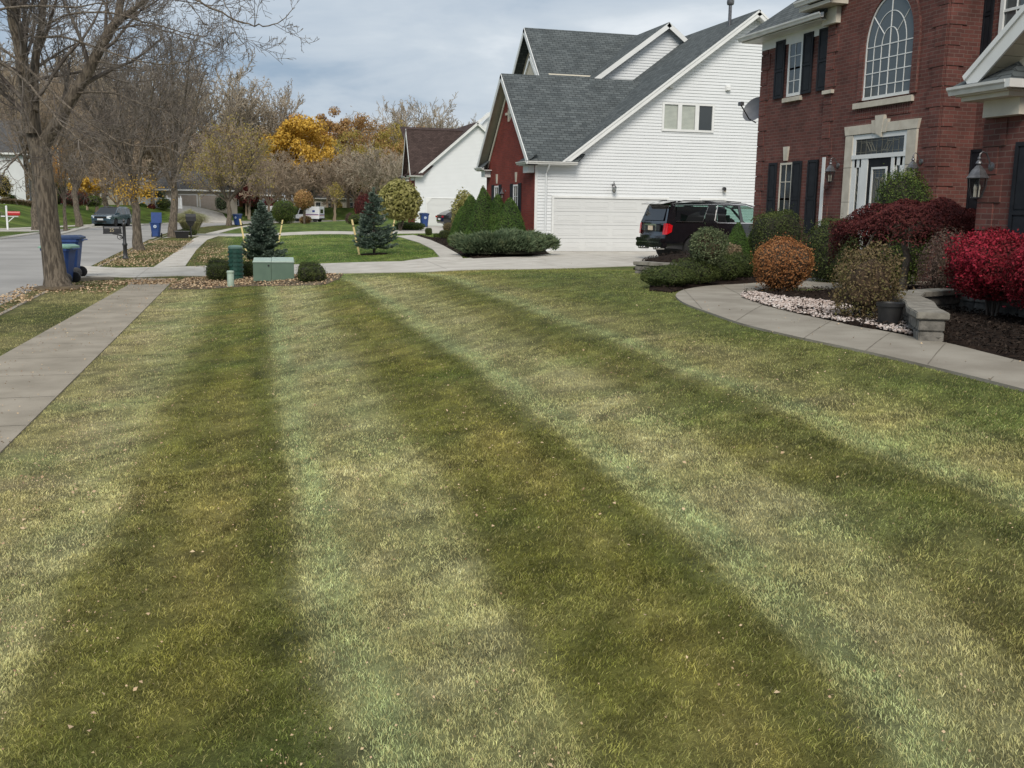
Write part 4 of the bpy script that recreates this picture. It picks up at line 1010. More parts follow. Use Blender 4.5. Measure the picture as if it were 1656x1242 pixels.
    roofplane(rp,[(9.86,t_[0],t_[1]),(9.86,3.5,3.98),(14.4,3.5,3.98),(14.4,t_[0],t_[1])],.08);P(rp.build('wing_roof','shingle',r))
    rk=MB();board(rk,(9.86,11.88,3.95),(9.86,8.0,6.88),.24,-X1,.03);board(rk,(9.83,11.88,3.96),(9.83,8.0,6.89),.07,-X1,.03)
    P(rk.build('rake_board','trim',r))
    sf=MB();dirv=Vector((0,8.0-11.88,6.88-3.95)).normalized();perp=Vector((0,-dirv.z,dirv.y));
    if perp.z>0:perp=-perp
    k=0
    for k in range(23):
        p=Vector((9.89,11.88,3.95))+perp*.20+dirv*(k*.205);sf.obox(p,dirv*.195,(.41,0,0),-perp*.012)
    P(sf.build('rake_soffit','soffit',r))
    fr=MB();board(fr,(10.26,11.8,3.80),(10.26,8.0,6.66),.20,-X1,.03);P(fr.build('rake_frieze','cream',r))
    bx=MB();bx.box((9.83,11.05,3.70),(10.3,12.02,3.725));bx.box((9.90,11.10,3.64),(10.3,11.98,3.70));bx.box((10.14,11.16,3.42),(10.3,11.82,3.64));P(bx.build('eave_return','cream',r))
    P(gutterrun(r,(9.86,12.10,3.83),(9.86,11.02,3.83),-X1));
    gx_=MB();gx_.box((9.745,10.93,3.725),(10.3,11.02,3.83));P(gx_.build('gutter','gutter',r))
    hr=MB();roofplane(hr,[(9.80,12.08,3.835),(9.80,11.0,3.835),(10.3,11.4,4.16),(10.3,11.8,4.16)],.03);roofplane(hr,[(9.80,11.0,3.835),(10.3,11.0,3.835),(10.3,11.4,4.16)],.03);P(hr.build('return_roof','shingle',r))
    lw=MB();lw.box((13.0,11.95,.75),(14.4,16.9,.8));P(lw.build('footing','concrete_d',r))
brick_house()
lantern((13.58,20.26,3.05),PI,'coach lantern on the brick left of the front door surround',1.05,'coach lanterns on the brick house')
lantern((13.58,17.42,3.02),PI,'coach lantern right of the front door above the rounded green shrub',1.05,'coach lanterns on the brick house')
lantern((10.3,11.72,2.62),PI,'large coach lantern beside black shutter on the projecting brick wing',1.22,'coach lanterns on the brick house')
# satellite dish
def dish():
    r=empty('satellite_dish',(14.3,24.1,4.75),0,'grey satellite dish on a bracket at the far corner of the brick house','satellite dish')
    MB().tube([(-.2,0,-.55),(-.2,.25,-.5),(-.35,.42,-.15),(-.35,.42,0)],.022,8).build('mount','blackmetal',r,True)
    b=MB();c=Vector((-.45,.45,.0));ax=Vector((-.75,-.35,.35)).normalized();a=ax.orthogonal().normalized();d=ax.cross(a);K=24;V=[];rings=6
    for i in range(rings+1):
        q=i/rings*.34;h=.11*(i/rings)**2
        for j in range(K):
            t=2*PI*j/K;V.append(c+ax*h+a*q*math.cos(t)+d*q*1.05*math.sin(t))
    F_=[(i*K+j,i*K+(j+1)%K,(i+1)*K+(j+1)%K,(i+1)*K+j) for i in range(rings) for j in range(K)];b.add(V,F_);b.build('reflector',M.setdefault('dishgrey',mat('dish_grey',(.10,.105,.12),.5,(.13,.135,.15),5.)),r,True)
    e=Vector((-1.05,.22,.12));MB().tube([tuple(c+V3(0,0,-.3)),(-.72,.34,-.22),tuple(e)],.016,8).build('feed_arm','blackmetal',r,True)
    MB().obox(e-V3(.04,.08,.03),(.1,0,0),(0,.16,0),(0,0,.10)).build('receiver','pewter',r,bevel=.01)
dish()
# ================================================================ neighbour: white gable and brick garage front
def white_house(name,label,x0,yS,g,ww,apex,eave_z,rake_x0,ridge_x,ridge_z,wing_len,wing_ridge_z,roofm,brickm,depth,door,doorch=0,wins=None,full=True,ohang=.4,door_m='doorwhite'):
    r=empty(name,(x0,yS,g),0,label,'house');off=Vector((x0,yS,g))
    def P(o):o.location=Vector(o.location)-off;return o
    xe=ridge_x*2-rake_x0
    # core walls
    b=MB();b.prism([(x0,yS,g-.5),(xe,yS,g-.5),(xe,yS,eave_z),(ridge_x,yS,ridge_z-.25),(rake_x0+.1,yS,eave_z),(x0,yS,eave_z)],(0,wing_len-.05,0));P(b.build('wall','white',r))
    # siding boards on the south gable
    holes=[(door[0]-x0-.1,0,door[1]-x0+.1,door[2]-g+.1)]
    low=[(0,0),(xe-x0,0),(xe-x0,eave_z-g),(ridge_x-x0,ridge_z-.22-g),(rake_x0-x0+.05,eave_z-.1-g),(0,eave_z-.1-g)]
    if wins:holes.append((wins[0]-x0,wins[1]-g,wins[2]-x0,wins[3]-g))
    P(siding('siding',low,(x0,yS,g),X1,-Y1,'white',r,holes=holes))
    c=MB();c.box((x0-.0,yS-.03,g),(x0+.11,yS,eave_z-.1));P(c.build('corner_board','trim',r))
    # west gable face in brick
    ym=yS+wing_len/2
    b=MB();b.prism([(x0-.02,yS+.0,g-.5),(x0-.02,yS+wing_len,g-.5),(x0-.02,yS+wing_len,eave_z-.1),(x0-.02,ym,wing_ridge_z-.35),(x0-.02,yS,eave_z-.1)],(.12,0,0));P(b.build('front_wall',brickm,r))
    # wing roof
    k=(wing_ridge_z-(eave_z))/(wing_len/2+ohang);msl=(ridge_z-eave_z)/(ridge_x-rake_x0)
    xr=rake_x0+(wing_ridge_z-eave_z)/msl+.5
    rb=MB();xo=x0-ohang
    roofplane(rb,[(xo,yS-ohang,eave_z),(rake_x0+.62,yS-ohang,eave_z),(xr+.3,ym,wing_ridge_z),(xo,ym,wing_ridge_z)])
    roofplane(rb,[(xo,yS+wing_len+ohang,eave_z),(rake_x0+.5,yS+wing_len+ohang,eave_z),(xr+.3,ym,wing_ridge_z),(xo,ym,wing_ridge_z)])
    P(rb.build('garage_roof',roofm,r))
    mr=MB();roofplane(mr,[(rake_x0,yS-.34,eave_z+.02),(ridge_x,yS-.34,ridge_z),(ridge_x,yS+depth,ridge_z),(rake_x0,yS+depth,eave_z+.02)]);roofplane(mr,[(ridge_x,yS-.34,ridge_z),(xe,yS-.34,eave_z+.02),(xe,yS+depth,eave_z+.02),(ridge_x,yS+depth,ridge_z)]);P(mr.build('roof',roofm,r))
    # rakes
    rk=MB();rk_n=-Y1
    board(rk,(rake_x0,yS-.34,eave_z),(ridge_x,yS-.34,ridge_z-.02),.21,rk_n,.03);board(rk,(ridge_x,yS-.34,ridge_z-.02),(xe,yS-.34,eave_z),.21,rk_n,.03)
    board(rk,(rake_x0,yS-.37,eave_z),(ridge_x,yS-.37,ridge_z-.02),.07,rk_n,.02);board(rk,(ridge_x,yS-.37,ridge_z-.02),(xe,yS-.37,eave_z),.07,rk_n,.02)
    P(rk.build('rake_board','trim',r))
    sf=MB();sf.prism([(rake_x0+.1,yS-.34,eave_z-.14),(ridge_x,yS-.34,ridge_z-.26),(ridge_x,yS-.34,ridge_z-.24),(rake_x0+.1,yS-.34,eave_z-.12)],(0,.34,0));sf.prism([(xe-.1,yS-.34,eave_z-.14),(ridge_x,yS-.34,ridge_z-.26),(ridge_x,yS-.34,ridge_z-.24),(xe-.1,yS-.34,eave_z-.12)],(0,.34,0));P(sf.build('rake_soffit','trim',r))
    # west rakes with tan soffit
    rk=MB();board(rk,(xo,yS-ohang,eave_z),(xo,ym,wing_ridge_z-.02),.2,-X1,.03);board(rk,(xo,ym,wing_ridge_z-.02),(xo,yS+wing_len+ohang,eave_z),.2,-X1,.03);P(rk.build('front_rake','trim',r))
    sf=MB();
    for s_,ya in ((1,yS-ohang),(-1,yS+wing_len+ohang)):
        sf.prism([(xo,ya,eave_z-.14),(xo,ym,wing_ridge_z-.17),(xo,ym,wing_ridge_z-.15),(xo,ya,eave_z-.12)],(ohang-.02,0,0))
    P(sf.build('front_soffit','soffit',r))
    fz=MB();
    for ya in (yS,yS+wing_len):board(fz,(x0-.03,ya,eave_z-.1),(x0-.03,ym,wing_ridge_z-.33),.16,-X1,.03)
    P(fz.build('front_frieze','cream',r))
    # eave gutters and returns
    P(gutterrun(r,(xo-.05,yS-ohang,eave_z),(rake_x0+.62,yS-ohang,eave_z),-Y1))
    s=MB();s.box((xo,yS-ohang,eave_z-.14),(rake_x0+.55,yS,eave_z-.11));s.box((xo,yS-ohang,eave_z-.14),(x0,yS+.9,eave_z-.11));s.box((xo,yS+wing_len-.9,eave_z-.14),(x0,yS+wing_len+ohang,eave_z-.11));
    s.box((x0-.28,yS+.02,eave_z-.42),(x0-.02,yS+.7,eave_z-.14));s.box((x0-.28,yS+wing_len-.7,eave_z-.42),(x0-.02,yS+wing_len-.02,eave_z-.14));P(s.build('eave_return','trim',r))
    for y0_,y1_ in ((yS-ohang,yS+.95),(yS+wing_len-.95,yS+wing_len+ohang)):
        P(gutterrun(r,(xo,y0_,eave_z-.0),(xo,y1_,eave_z-.0),-X1))
        h=MB();ymm=(y0_+y1_)/2;roofplane(h,[(xo-.04,y0_,eave_z+.01),(xo-.04,y1_,eave_z+.01),(x0-.02,y1_-.4 if y0_<ym else y1_,eave_z+.34),(x0-.02,y0_ if y0_<ym else y0_+.4,eave_z+.34)],.03);P(h.build('return_roof',roofm,r))
    P(garage_door(r,(0,yS,0),X1,-Y1,door[0],g,door[1],door[2],4,4,door_m,.09,'trim',doorch))
    if wins:
        n3=3;w=(wins[2]-wins[0])/n3
        for i in range(3):P(window(r,(0,yS,0),X1,-Y1,wins[0]+w*i,wins[1],wins[0]+w*(i+1),wins[3],fw=.085,d=.06,glass='winglass',sash=False,blind=i<2,fm='trim'))
    return r,P
H,P=white_house('white_house','white sided two-storey house with grey shingle roof and wide white garage door',11.98,38.1,.45,17,0,3.93,12.95,21.2,10.13,7.32,7.66,'shingle','brick2',9.0,(12.78,17.62,2.56),0,(17.27,5.27,19.56,6.4))
# rear block and cross gable of that house
b=MB();b.prism([(14.6,44.6,.45),(21.5,44.6,.45),(21.5,44.6,8.1),(14.6,44.6,8.1)],(0,5.0,0));b.prism([(14.6,44.6,8.1),(14.6,47.0,10.15),(14.6,49.6,8.1)],(6.4,0,0));P(b.build('rear_wall','soffit',H))
rb=MB();roofplane(rb,[(14.15,42.7,6.2),(21.2,42.7,6.2),(21.2,47,10.48),(14.15,47,10.48)]);roofplane(rb,[(14.15,51.2,6.4),(21.2,51.2,6.4),(21.2,47,10.48),(14.15,47,10.48)]);P(rb.build('rear_roof','shingle',H))
rk=MB();board(rk,(14.13,42.9,6.4),(14.13,47,10.46),.2,-X1,.03);board(rk,(14.13,47,10.46),(14.13,51,6.5),.2,-X1,.03);P(rk.build('rear_rake','trim',H))
b=MB();b.prism([(14.16,44.2,7.4),(14.16,46,9.0),(14.16,47.6,7.4)],(.5,0,0));P(b.build('small_gable','soffit',H))
rk=MB();board(rk,(14.12,44.2,7.5),(14.12,46,9.12),.16,-X1,.03);board(rk,(14.12,46,9.12),(14.12,47.8,7.5),.16,-X1,.03);P(rk.build('small_rake','trim',H))
P(siding('cross_gable_siding',[(0,0),(9.2,0),(4.6,3.45)],(15.15,43.48,6.95),X1,-Y1,'white',H))
b=MB();b.prism([(15.15,43.5,6.9),(24.3,43.5,6.9),(19.75,43.5,10.3)],(0,3.5,0));P(b.build('cross_gable_wall','white',H))
rb=MB();roofplane(rb,[(15.0,43.15,6.95),(19.75,43.15,10.44),(19.75,47.2,10.44),(15.0,47.2,6.95)],.08);roofplane(rb,[(24.5,43.15,6.95),(19.75,43.15,10.44),(19.75,47.2,10.44),(24.5,47.2,6.95)],.08);P(rb.build('cross_gable_roof','shingle',H))
rk=MB();board(rk,(15.0,43.15,6.94),(19.75,43.15,10.42),.2,-Y1,.03);board(rk,(19.75,43.15,10.42),(24.5,43.15,6.94),.2,-Y1,.03);P(rk.build('cross_gable_rake','trim',H))
# vents, small door, pipes, star ornament, front windows
for xx,zz in ((17.59,7.05),(20.11,7.06)):
    v=MB();v.box((xx-.10,38.0,zz-.11),(xx+.10,38.09,zz+.11));v.box((xx-.08,37.95,zz-.09),(xx+.08,38.0,zz+.04));P(v.build('dryer_vent','trim',H))
v=MB();v.box((19.2,38.02,.45),(20.2,38.085,2.56));P(v.build('side_door','siding_far',H))
v=MB();frame_on(v,(0,38.1,0),X1,-Y1,19.1,.45,20.3,2.66,.09,.06);P(v.build('door_trim','trim',H))
v=MB();v.lathe([(.07,9.6),(.07,10.5),(.13,10.5),(.15,10.56),(.15,10.68),(.05,10.74)],(20.6,39.1,0),12);P(v.build('vent_pipe','pewter',H,True))
P(downpipe(H,[(12.42,37.66,3.82),(12.42,37.75,3.68),(12.42,38.02,3.5),(12.42,38.03,.6)]));
for yy in (40.6,43.6):
    P(window(H,(11.96,0,0),Y1,-X1,yy-.36,1.3,yy+.36,3.1,fw=.07,d=.03,mx=2,mz=4,glass='winglass_l'))
    for s_ in (-1,1):P(shutter(H,(11.96,0,0),Y1,-X1,yy+s_*.6-.19,1.25,yy+s_*.6+.19,3.15))
    k=MB();k.prism([(11.93,yy-.07,3.2),(11.93,yy+.07,3.2),(11.93,yy+.13,3.6),(11.93,yy-.13,3.6)],(.04,0,0));P(k.build('keystone','stone',H))
o_=MB();o_.lathe([(.0,0),(.30,.01),(.26,.05),(0,.08)],(11.95,41.76,6.05),16,axis='x',sc=(1,1));
for a in (0,90,180,270):o_.obox((11.9,41.76+.28*math.cos(rad(a))-.05,6.05+.28*math.sin(rad(a))-.05),(.05,0,0),(0,.1+.12*abs(math.cos(rad(a))),0),(0,0,.1+.12*abs(math.sin(rad(a)))))
P(o_.build('gable_ornament','stone',H))
lantern((15.23,38.05,3.0),-PI/2,'small black lantern on white siding above the wide garage door',.85,'lanterns on the white house')
lantern((11.96,42.2,2.75),PI,'black lantern between the narrow windows of the brick garage front',.85,'lanterns on the white house')
fl=empty('flood_light',(20.14,38.05,3.0),0,'small security light on white siding above the parked black car','security light')
MB().lathe([(.06,0),(.06,.03)],(0,0,.05),10,axis='y').build('base_plate','blackmetal',fl);MB().lathe([(.03,.03),(.06,.08),(.08,.17),(.07,.18)],(-.03,0,.03),10,axis='y').build('lamp_head','blackmetal',fl,True);MB().lathe([(.05,.03),(.06,.10),(.04,.12)],(.03,0,-.05),10,axis='y').build('lamp_globe','cream',fl,True)
# farther white house, brown roof
H2,P=white_house('white_house','white gabled house with brown shingle roof behind the blue bin',17.35,91.4,.45,14,0,4.95,17.35,23.1,9.9,3.4,9.2,'shingleb','brick2',9.,(18.45,23.4,2.95),.45,None,ohang=.5)
b=MB();b.prism([(20.6,96.9,5),(31.7,96.9,5),(26.15,96.9,11.5)],(0,3,0));P(b.build('rear_gable_wall','siding_far',H2))
rk=MB();board(rk,(20.4,96.6,7.6),(26.15,96.6,11.6),.28,-Y1,.04);board(rk,(26.15,96.6,11.6),(32,96.6,7.6),.28,-Y1,.04);P(rk.build('rear_rake','trim',H2))
rb=MB();roofplane(rb,[(17.2,94.5,7.5),(26.2,94.5,7.5),(26.2,98.2,9.75),(17.2,98.2,9.75)]);P(rb.build('rear_roof','shingleb',H2))
# ================================================================ distant houses
def far_house(name,label,loc,rz,w,d,h,rh,wm,rm,doors=(),wins=(),ridge='x',porch=False,trim='trim',wdoor=None):
    r=empty(name,loc,rz,label,'house');b=MB();b.box((-w/2,0,-1.5),(w/2,d,h))
    if ridge=='x':
        for s_ in (-w/2,w/2-.1):b.prism([(s_,0,h),(s_,d/2,h+rh-.1),(s_,d,h)],(.1,0,0))
    else:b.prism([(-w/2,0,h),(w/2,0,h),(0,0,h+rh-.1)],(0,.1,0));
    b.build('wall',wm,r);k=MB()
    if ridge=='x':
        roofplane(k,[(-w/2-.4,-.4,h-.1),(w/2+.4,-.4,h-.1),(w/2+.4,d/2,h+rh),(-w/2-.4,d/2,h+rh)],.15);roofplane(k,[(-w/2-.4,d+.4,h-.1),(w/2+.4,d+.4,h-.1),(w/2+.4,d/2,h+rh),(-w/2-.4,d/2,h+rh)],.15)
    else:
        roofplane(k,[(-w/2-.4,-.4,h-.1),(0,-.4,h+rh),(0,d,h+rh),(-w/2-.4,d,h-.1)],.15);roofplane(k,[(w/2+.4,-.4,h-.1),(0,-.4,h+rh),(0,d,h+rh),(w/2+.4,d,h-.1)],.15)
    k.build('roof',rm,r);t=MB()
    if ridge=='x':t.box((-w/2-.42,-.47,h-.28),(w/2+.42,-.41,h-.06))
    else:board(t,(-w/2-.42,-.42,h-.1),(0,-.42,h+rh),.25,-Y1,.05);board(t,(0,-.42,h+rh),(w/2+.42,-.42,h-.1),.25,-Y1,.05)
    t.build('fascia',trim,r)
    for (a0,a1,z1,m) in doors:garage_door(r,(0,0,0),X1,-Y1,a0,0,a1,z1,4,4,m,.12,trim)
    for (a0,z0,a1,z1) in wins:window(r,(0,0,0),X1,-Y1,a0,z0,a1,z1,fw=.09,d=.06,mx=2,mz=2)
    if wdoor:
        q=MB();q.box((wdoor[0],-.05,0),(wdoor[1],0,2.1));q.build('front_door',wdoor[2],r)
    return r
far_house('beige_house','low beige house with twin tan garage doors seen beyond the bend',(-2.4,150.5,1.3),rad(1),10.5,9,2.95,2.6,'siding_beige','roof_far',doors=((-2.7,-.25,2.1,'garage_tan'),(.25,2.7,2.1,'garage_tan')))
far_house('white_house','white sided house with dark roof behind the leaning tree at far left',(-26.9,126.5,1.95),rad(14),12.2,12,5.7,3.9,'siding_far','roof_far',ridge='x')
hl=far_house('grey_house','grey trimmed gabled house front half hidden behind the big maple trunk',(-19.6,136,1.9),rad(10),4.2,9,4.9,2.7,'siding_beige','roof_far',ridge='y',wins=((-1.4,1.0,-.5,3.6),(.3,1.0,1.2,3.6)))
t=MB()
for xx in (-1.5,-.2,1.3):t.box((xx-.08,-1.6,0),(xx+.08,-1.45,3.9))
t.box((-1.7,-1.7,3.9),(1.6,-.1,4.05));t.build('porch_post','trim',hl)
far_house('cream_house','cream house with white columns far down the street past the mail truck',(21.3,192,.5),rad(-3),9,9,3.2,3,'cream','roof_far',wins=((-3.6,.9,-2.6,2.4),(-1.4,.9,-.4,2.4),(2.4,.9,3.4,2.4)))
far_house('white_house','distant white house with a red front door',(29.2,195,.5),rad(-3),6.5,9,3.2,3,'siding_far','roof_far',wins=((.2,.9,1.2,2.4),),wdoor=(-2.6,-1.5,'redbox'))
far_house('brick_house','small brown brick house with white window behind the dark red tree',(4.2,160,1.0),rad(-2),7.5,8,2.8,2.6,'brick2','roof_far',wins=((-2.4,1.0,-.9,2.3),))
far_house('pale_house','pale house end glimpsed between bare trees left of the picket fence',(-13.2,150,1.9),rad(8),6,8,2.6,2.6,'cream','roof_far',wins=((-2,1,-1,2),))
# far fence
def fence():
    r=empty('picket_fence',(-9.6,141,1.55),0,'white scalloped picket fence beside the beige house','fence');b=MB();x=0;k=0
    while x<5.2:
        h=1.25+.13*abs(math.sin(k*PI/9));b.box((x,-.02,0),(x+.14,.02,h));b.box((x+.04,-.02,h),(x+.10,.02,h+.05));x+=.155;k+=1
    b.build('picket_panel','mailwhite',r);p=MB();
    for i in range(4):p.box((i*1.7-.07,-.07,0),(i*1.7+.07,.07,1.55));p.lathe([(.1,1.55),(.06,1.62),(.01,1.7)],(i*1.7,0,0),6)
    p.build('fence_post','mailwhite',r)
fence()
fp=empty('flag_pole',(-16.9,125,1.9),0,'thin white flagpole on the lawn left of the yellow tree','flagpole')
MB().tube([(0,0,0),(0,0,7.2)],[.08,.05],8).build('pole','mailwhite',fp,True);MB().lathe([(0,7.35),(.08,7.28),(0,7.2)],n=8).build('finial','gold',fp)
# ================================================================ vehicles
def prismcar(name,prof,yf,mats,parent,zc=(),xc=(),ys=(-.5,.5),xf=None,smooth=True,sharp=38,shell=False,mcb=None):
    """side profile (x,z) spread over the car's width; yf(x,z) gives the half width"""
    bm=bmesh.new();vs=[bm.verts.new((x,-1,z)) for x,z in prof];f=bm.faces.new(vs)
    r=bmesh.ops.extrude_face_region(bm,geom=[f])
    for v in r['geom']:
        if isinstance(v,bmesh.types.BMVert):v.co.y=1
    if not any(abs(fc.calc_center_median().y+1)<1e-4 for fc in bm.faces):bm.faces.new(vs)
    allg=lambda:bm.verts[:]+bm.edges[:]+bm.faces[:]
    for z in zc:bmesh.ops.bisect_plane(bm,geom=allg(),plane_co=(0,0,z),plane_no=(0,0,1))
    for x in xc:bmesh.ops.bisect_plane(bm,geom=allg(),plane_co=(x,0,0),plane_no=(1,0,0))
    for y in ys:bmesh.ops.bisect_plane(bm,geom=allg(),plane_co=(0,y,0),plane_no=(0,1,0))
    for v in bm.verts:
        x,y,z=v.co;v.co.y=y*yf(x,z)
        if xf:v.co.x=xf(x,y,z)
    bmesh.ops.recalc_face_normals(bm,faces=bm.faces[:])
    me=bpy.data.meshes.new(name);bm.to_mesh(me);bm.free();set_uv(me)
    return link(name,me,mats,parent,smooth,sharp)
def sidepoly(b,poly,yf,off=.004,th=.012,m=0,sides=(1,-1)):
    """flat-ish panel following the car's side"""
    for s in sides:
        P=[(x,s*(yf(x,z)+off-th),z) for x,z in poly];Q=[(x,s*(yf(x,z)+off),z) for x,z in poly];n=len(poly)
        f=[tuple(range(n-1,-1,-1)),tuple(range(n,2*n))]+[(i,(i+1)%n,n+(i+1)%n,n+i) for i in range(n)]
        b.add(P+Q,f,m)
def strip_poly(pts,w):
    """thin ribbon polygons along a line in (x,z)"""
    out=[]
    for a,c in zip(pts[:-1],pts[1:]):
        dx,dz=c[0]-a[0],c[1]-a[1];L=math.hypot(dx,dz);nx,nz=-dz/L*w/2,dx/L*w/2
        out.append([(a[0]-nx,a[1]-nz),(c[0]-nx,c[1]-nz),(c[0]+nx,c[1]+nz),(a[0]+nx,a[1]+nz)])
    return out
def arcpts(cx,cz,r,a0,a1,n=9): return [(cx+r*math.cos(rad(a0+(a1-a0)*i/n)),cz+r*math.sin(rad(a0+(a1-a0)*i/n))) for i in range(n+1)]
def wheel(root,x,y,r,w,rim='alloy',spokes=5):
    s=1 if y>0 else -1
    t=empty('wheel',(x,y,r));t.parent=root
    b=MB().lathe([(r*.62,-w/2),(r*.93,-w/2),(r,-w*.36),(r,w*.36),(r*.93,w/2),(r*.62,w/2)],(0,0,0),28,axis='y');b.build('tyre','rubber',t,True,40)
    b=MB();b.lathe([(r*.64,-w*.42*s*-1*0+s*-w*.40),(r*.62,s*-w*.46),(r*.58,s*-w*.40),(r*.56,s*-w*.15)],(0,0,0),28,axis='y')
    for k in range(spokes):
        a=2*PI*k/spokes;c,sn=math.cos(a),math.sin(a);u=V3(c,0,sn);q=V3(-sn,0,c)
        b.obox(u*r*.08-q*r*.09+V3(0,s*w*.36,0),u*r*.52,q*r*.18,V3(0,s*.02,0))
    b.lathe([(r*.15,-s*w*.36),(r*.12,-s*w*.44),(.001,-s*w*.44)],(0,0,0),14,axis='y');b.build('rim',rim,t,True,30)
    return t
def make_suv(name,label,loc,rz,L,W,H,paint,belt,hoodz,rw,wb,roh,roof,wsb,glassm,reardark,chrome=True,cat='car',interior=True,rimm='alloy'):
    """x forward. roof: list of (x,z) from rear belt over the roof to the windscreen base"""
    root=empty(name,loc,rz,label,cat);hx=L/2;ra=-hx+roh;fa=ra+wb;R=rw*1.2;hw=W/2
    def yf(x,z):
        w=hw*(1-.05*((z-.75)/.6)**2) if z<belt else hw*(1-.05*((belt-.75)/.6)**2)*(1-.30*(z-belt)/(H-belt)*.72)
        e=max(0,(abs(x)-hx*.72)/(hx*.28));w*=1-.11*e**2.2
        return w
    xf=lambda x,y,z:x-(.10 if x>0 else -.05)*abs(y)**3*max(0,(abs(x)-hx*.8)/(hx*.2))*1.
    sill=.36 if H>1.8 else .27
    prof=[(-hx+.10,sill+.06),(-hx+.0,sill+.22),(-hx,.80),(-hx+.05,.95),(-hx+.06,belt)]
    prof+=[(wsb,belt+.02),(wsb+.25,hoodz+.03),(hx-.35,hoodz-.10),(hx-.10,hoodz-.22),(hx-.02,.72),(hx,.50),(hx-.12,sill-.02)]
    prof+=[(fa+R,sill)]+arcpts(fa,rw,R,max(-10,math.degrees(math.asin((sill-rw)/R))),180-math.degrees(math.asin((sill-rw)/R)))[0:]
    prof+=arcpts(ra,rw,R,math.degrees(math.asin((sill-rw)/R)),180-math.degrees(math.asin((sill-rw)/R)))+[(ra-R-.02,sill+.02)]
    # drop duplicates
    pp=[prof[0]]
    for q in prof[1:]:
        if math.hypot(q[0]-pp[-1][0],q[1]-pp[-1][1])>.012:pp.append(q)
    prismcar('body',pp[::-1],yf,paint,root,zc=(sill+.15,.62,.85,1.0,belt-.06),xc=[-hx+.15,-hx+.35,-hx+.7,ra,0,fa,hx-.6,hx-.3,hx-.12],xf=xf,sharp=32)
    # wheel wells
    b=MB()
    for ax in (ra,fa):b.lathe([(R-.01,-hw+.13),(R-.01,hw-.13)],(ax,0,rw),24,axis='y')
    b.build('wheel_well','rubber',root)
    for ax in (ra,fa):
        for s in (1,-1):wheel(root,ax,s*(hw-.15),rw,.26,rimm,6)
    # cabin: glass shell, roof, pillars
    gl=[(x,z) for x,z in roof]
    prismcar('window',gl[::-1],yf,glassm,root,zc=[belt+.2,belt+.4,H-.12],xc=[-hx+.6,0,1.],ys=(-.5,0,.5),sharp=40)
    top=[p for p in roof if p[1]>H-.22]
    tp=[(x,z+.012) for x,z in top]+[(x,z-.03) for x,z in reversed(top)]
    prismcar('roof',tp[::-1],lambda x,z:yf(x,z)+.006,paint,root,xc=[-1,0],ys=(-.5,0,.5),sharp=30)
    return root,yf,hx,hw,ra,fa
# ---- large black SUV
HX=2.67
roofY=[(-2.60,1.24),(-2.44,1.72),(-2.34,1.87),(-1.6,1.93),(-.2,1.94),(.45,1.90),(.95,1.76),(1.62,1.24)]
Ycar,yf,hx,hw,ra,fa=make_suv('parked_car','large black SUV parked facing right in front of the white garage wall',(16.75,31.75,.475),rad(3.5),5.34,2.06,1.94,'yukon',1.24,1.22,.41,3.07,1.14,roofY,1.35,'carglass','cardark',rimm='pewter')
b=MB()   # painted pillars and dark side glass
for poly in ([(1.62,1.24),(1.50,1.24),(.85,1.76),(.45,1.87),(.45,1.90),(.95,1.77)],[(.30,1.24),(.18,1.24),(.14,1.88),(.24,1.88)],[(-.72,1.24),(-.88,1.24),(-.80,1.88),(-.70,1.88)],[(-2.60,1.24),(-2.28,1.24),(-2.22,1.87),(-2.36,1.87)]):sidepoly(b,poly,yf,.006,.03)
sidepoly(b,[(-2.3,1.80),(.45,1.84),(.45,1.91),(-.2,1.95),(-1.6,1.94),(-2.34,1.88)],yf,.007,.03);sidepoly(b,[(-2.6,1.22),(1.65,1.22),(1.6,1.275),(-2.58,1.275)],yf,.006,.03)
sidepoly(b,[(-.72,1.24),(-1.25,1.24),(-.98,1.86),(-.70,1.86)],yf,.008,.02)
b.build('pillar','yukon',Ycar)
for s_ in (1,-1):
    b=MB();sidepoly(b,[(-2.27,1.30),(-1.30,1.30),(-1.02,1.79),(-2.18,1.79)],yf,.010,.02,sides=(s_,));b.build('rear_side_glass','cardark',Ycar)
b=MB();sidepoly(b,[(-.70,1.29),(-.36,1.29),(-.36,1.80),(-.68,1.80)],yf,.004,.008);b.build('dark_quarter','cardark',Ycar)
b=MB()
for p in strip_poly([(-.64,1.84),(-.80,1.33),(-.72,1.275),(-.5,1.262)],.035):sidepoly(b,p,yf,.020,.02)
for p in strip_poly([(-.55,1.262),(1.55,1.262)],.022):sidepoly(b,p,yf,.018,.02)
for p in strip_poly([(-2.24,1.83),(-.2,1.895),(.45,1.865),(.93,1.72),(1.52,1.27)],.018):sidepoly(b,p,yf,.014,.02)
for p in strip_poly([(-2.26,1.29),(-1.28,1.29),(-1.0,1.80)],.012):sidepoly(b,p,yf,.014,.02)
b.build('chrome_trim','chrome',Ycar)
b=MB()
for s in (1,-1):b.tube([(-2.1,s*.74,1.935),(-1.9,s*.75,1.975),(-.3,s*.76,1.985),(.3,s*.76,1.95)],.016,6)
b.build('roof_rail','blackmetal',Ycar,True)
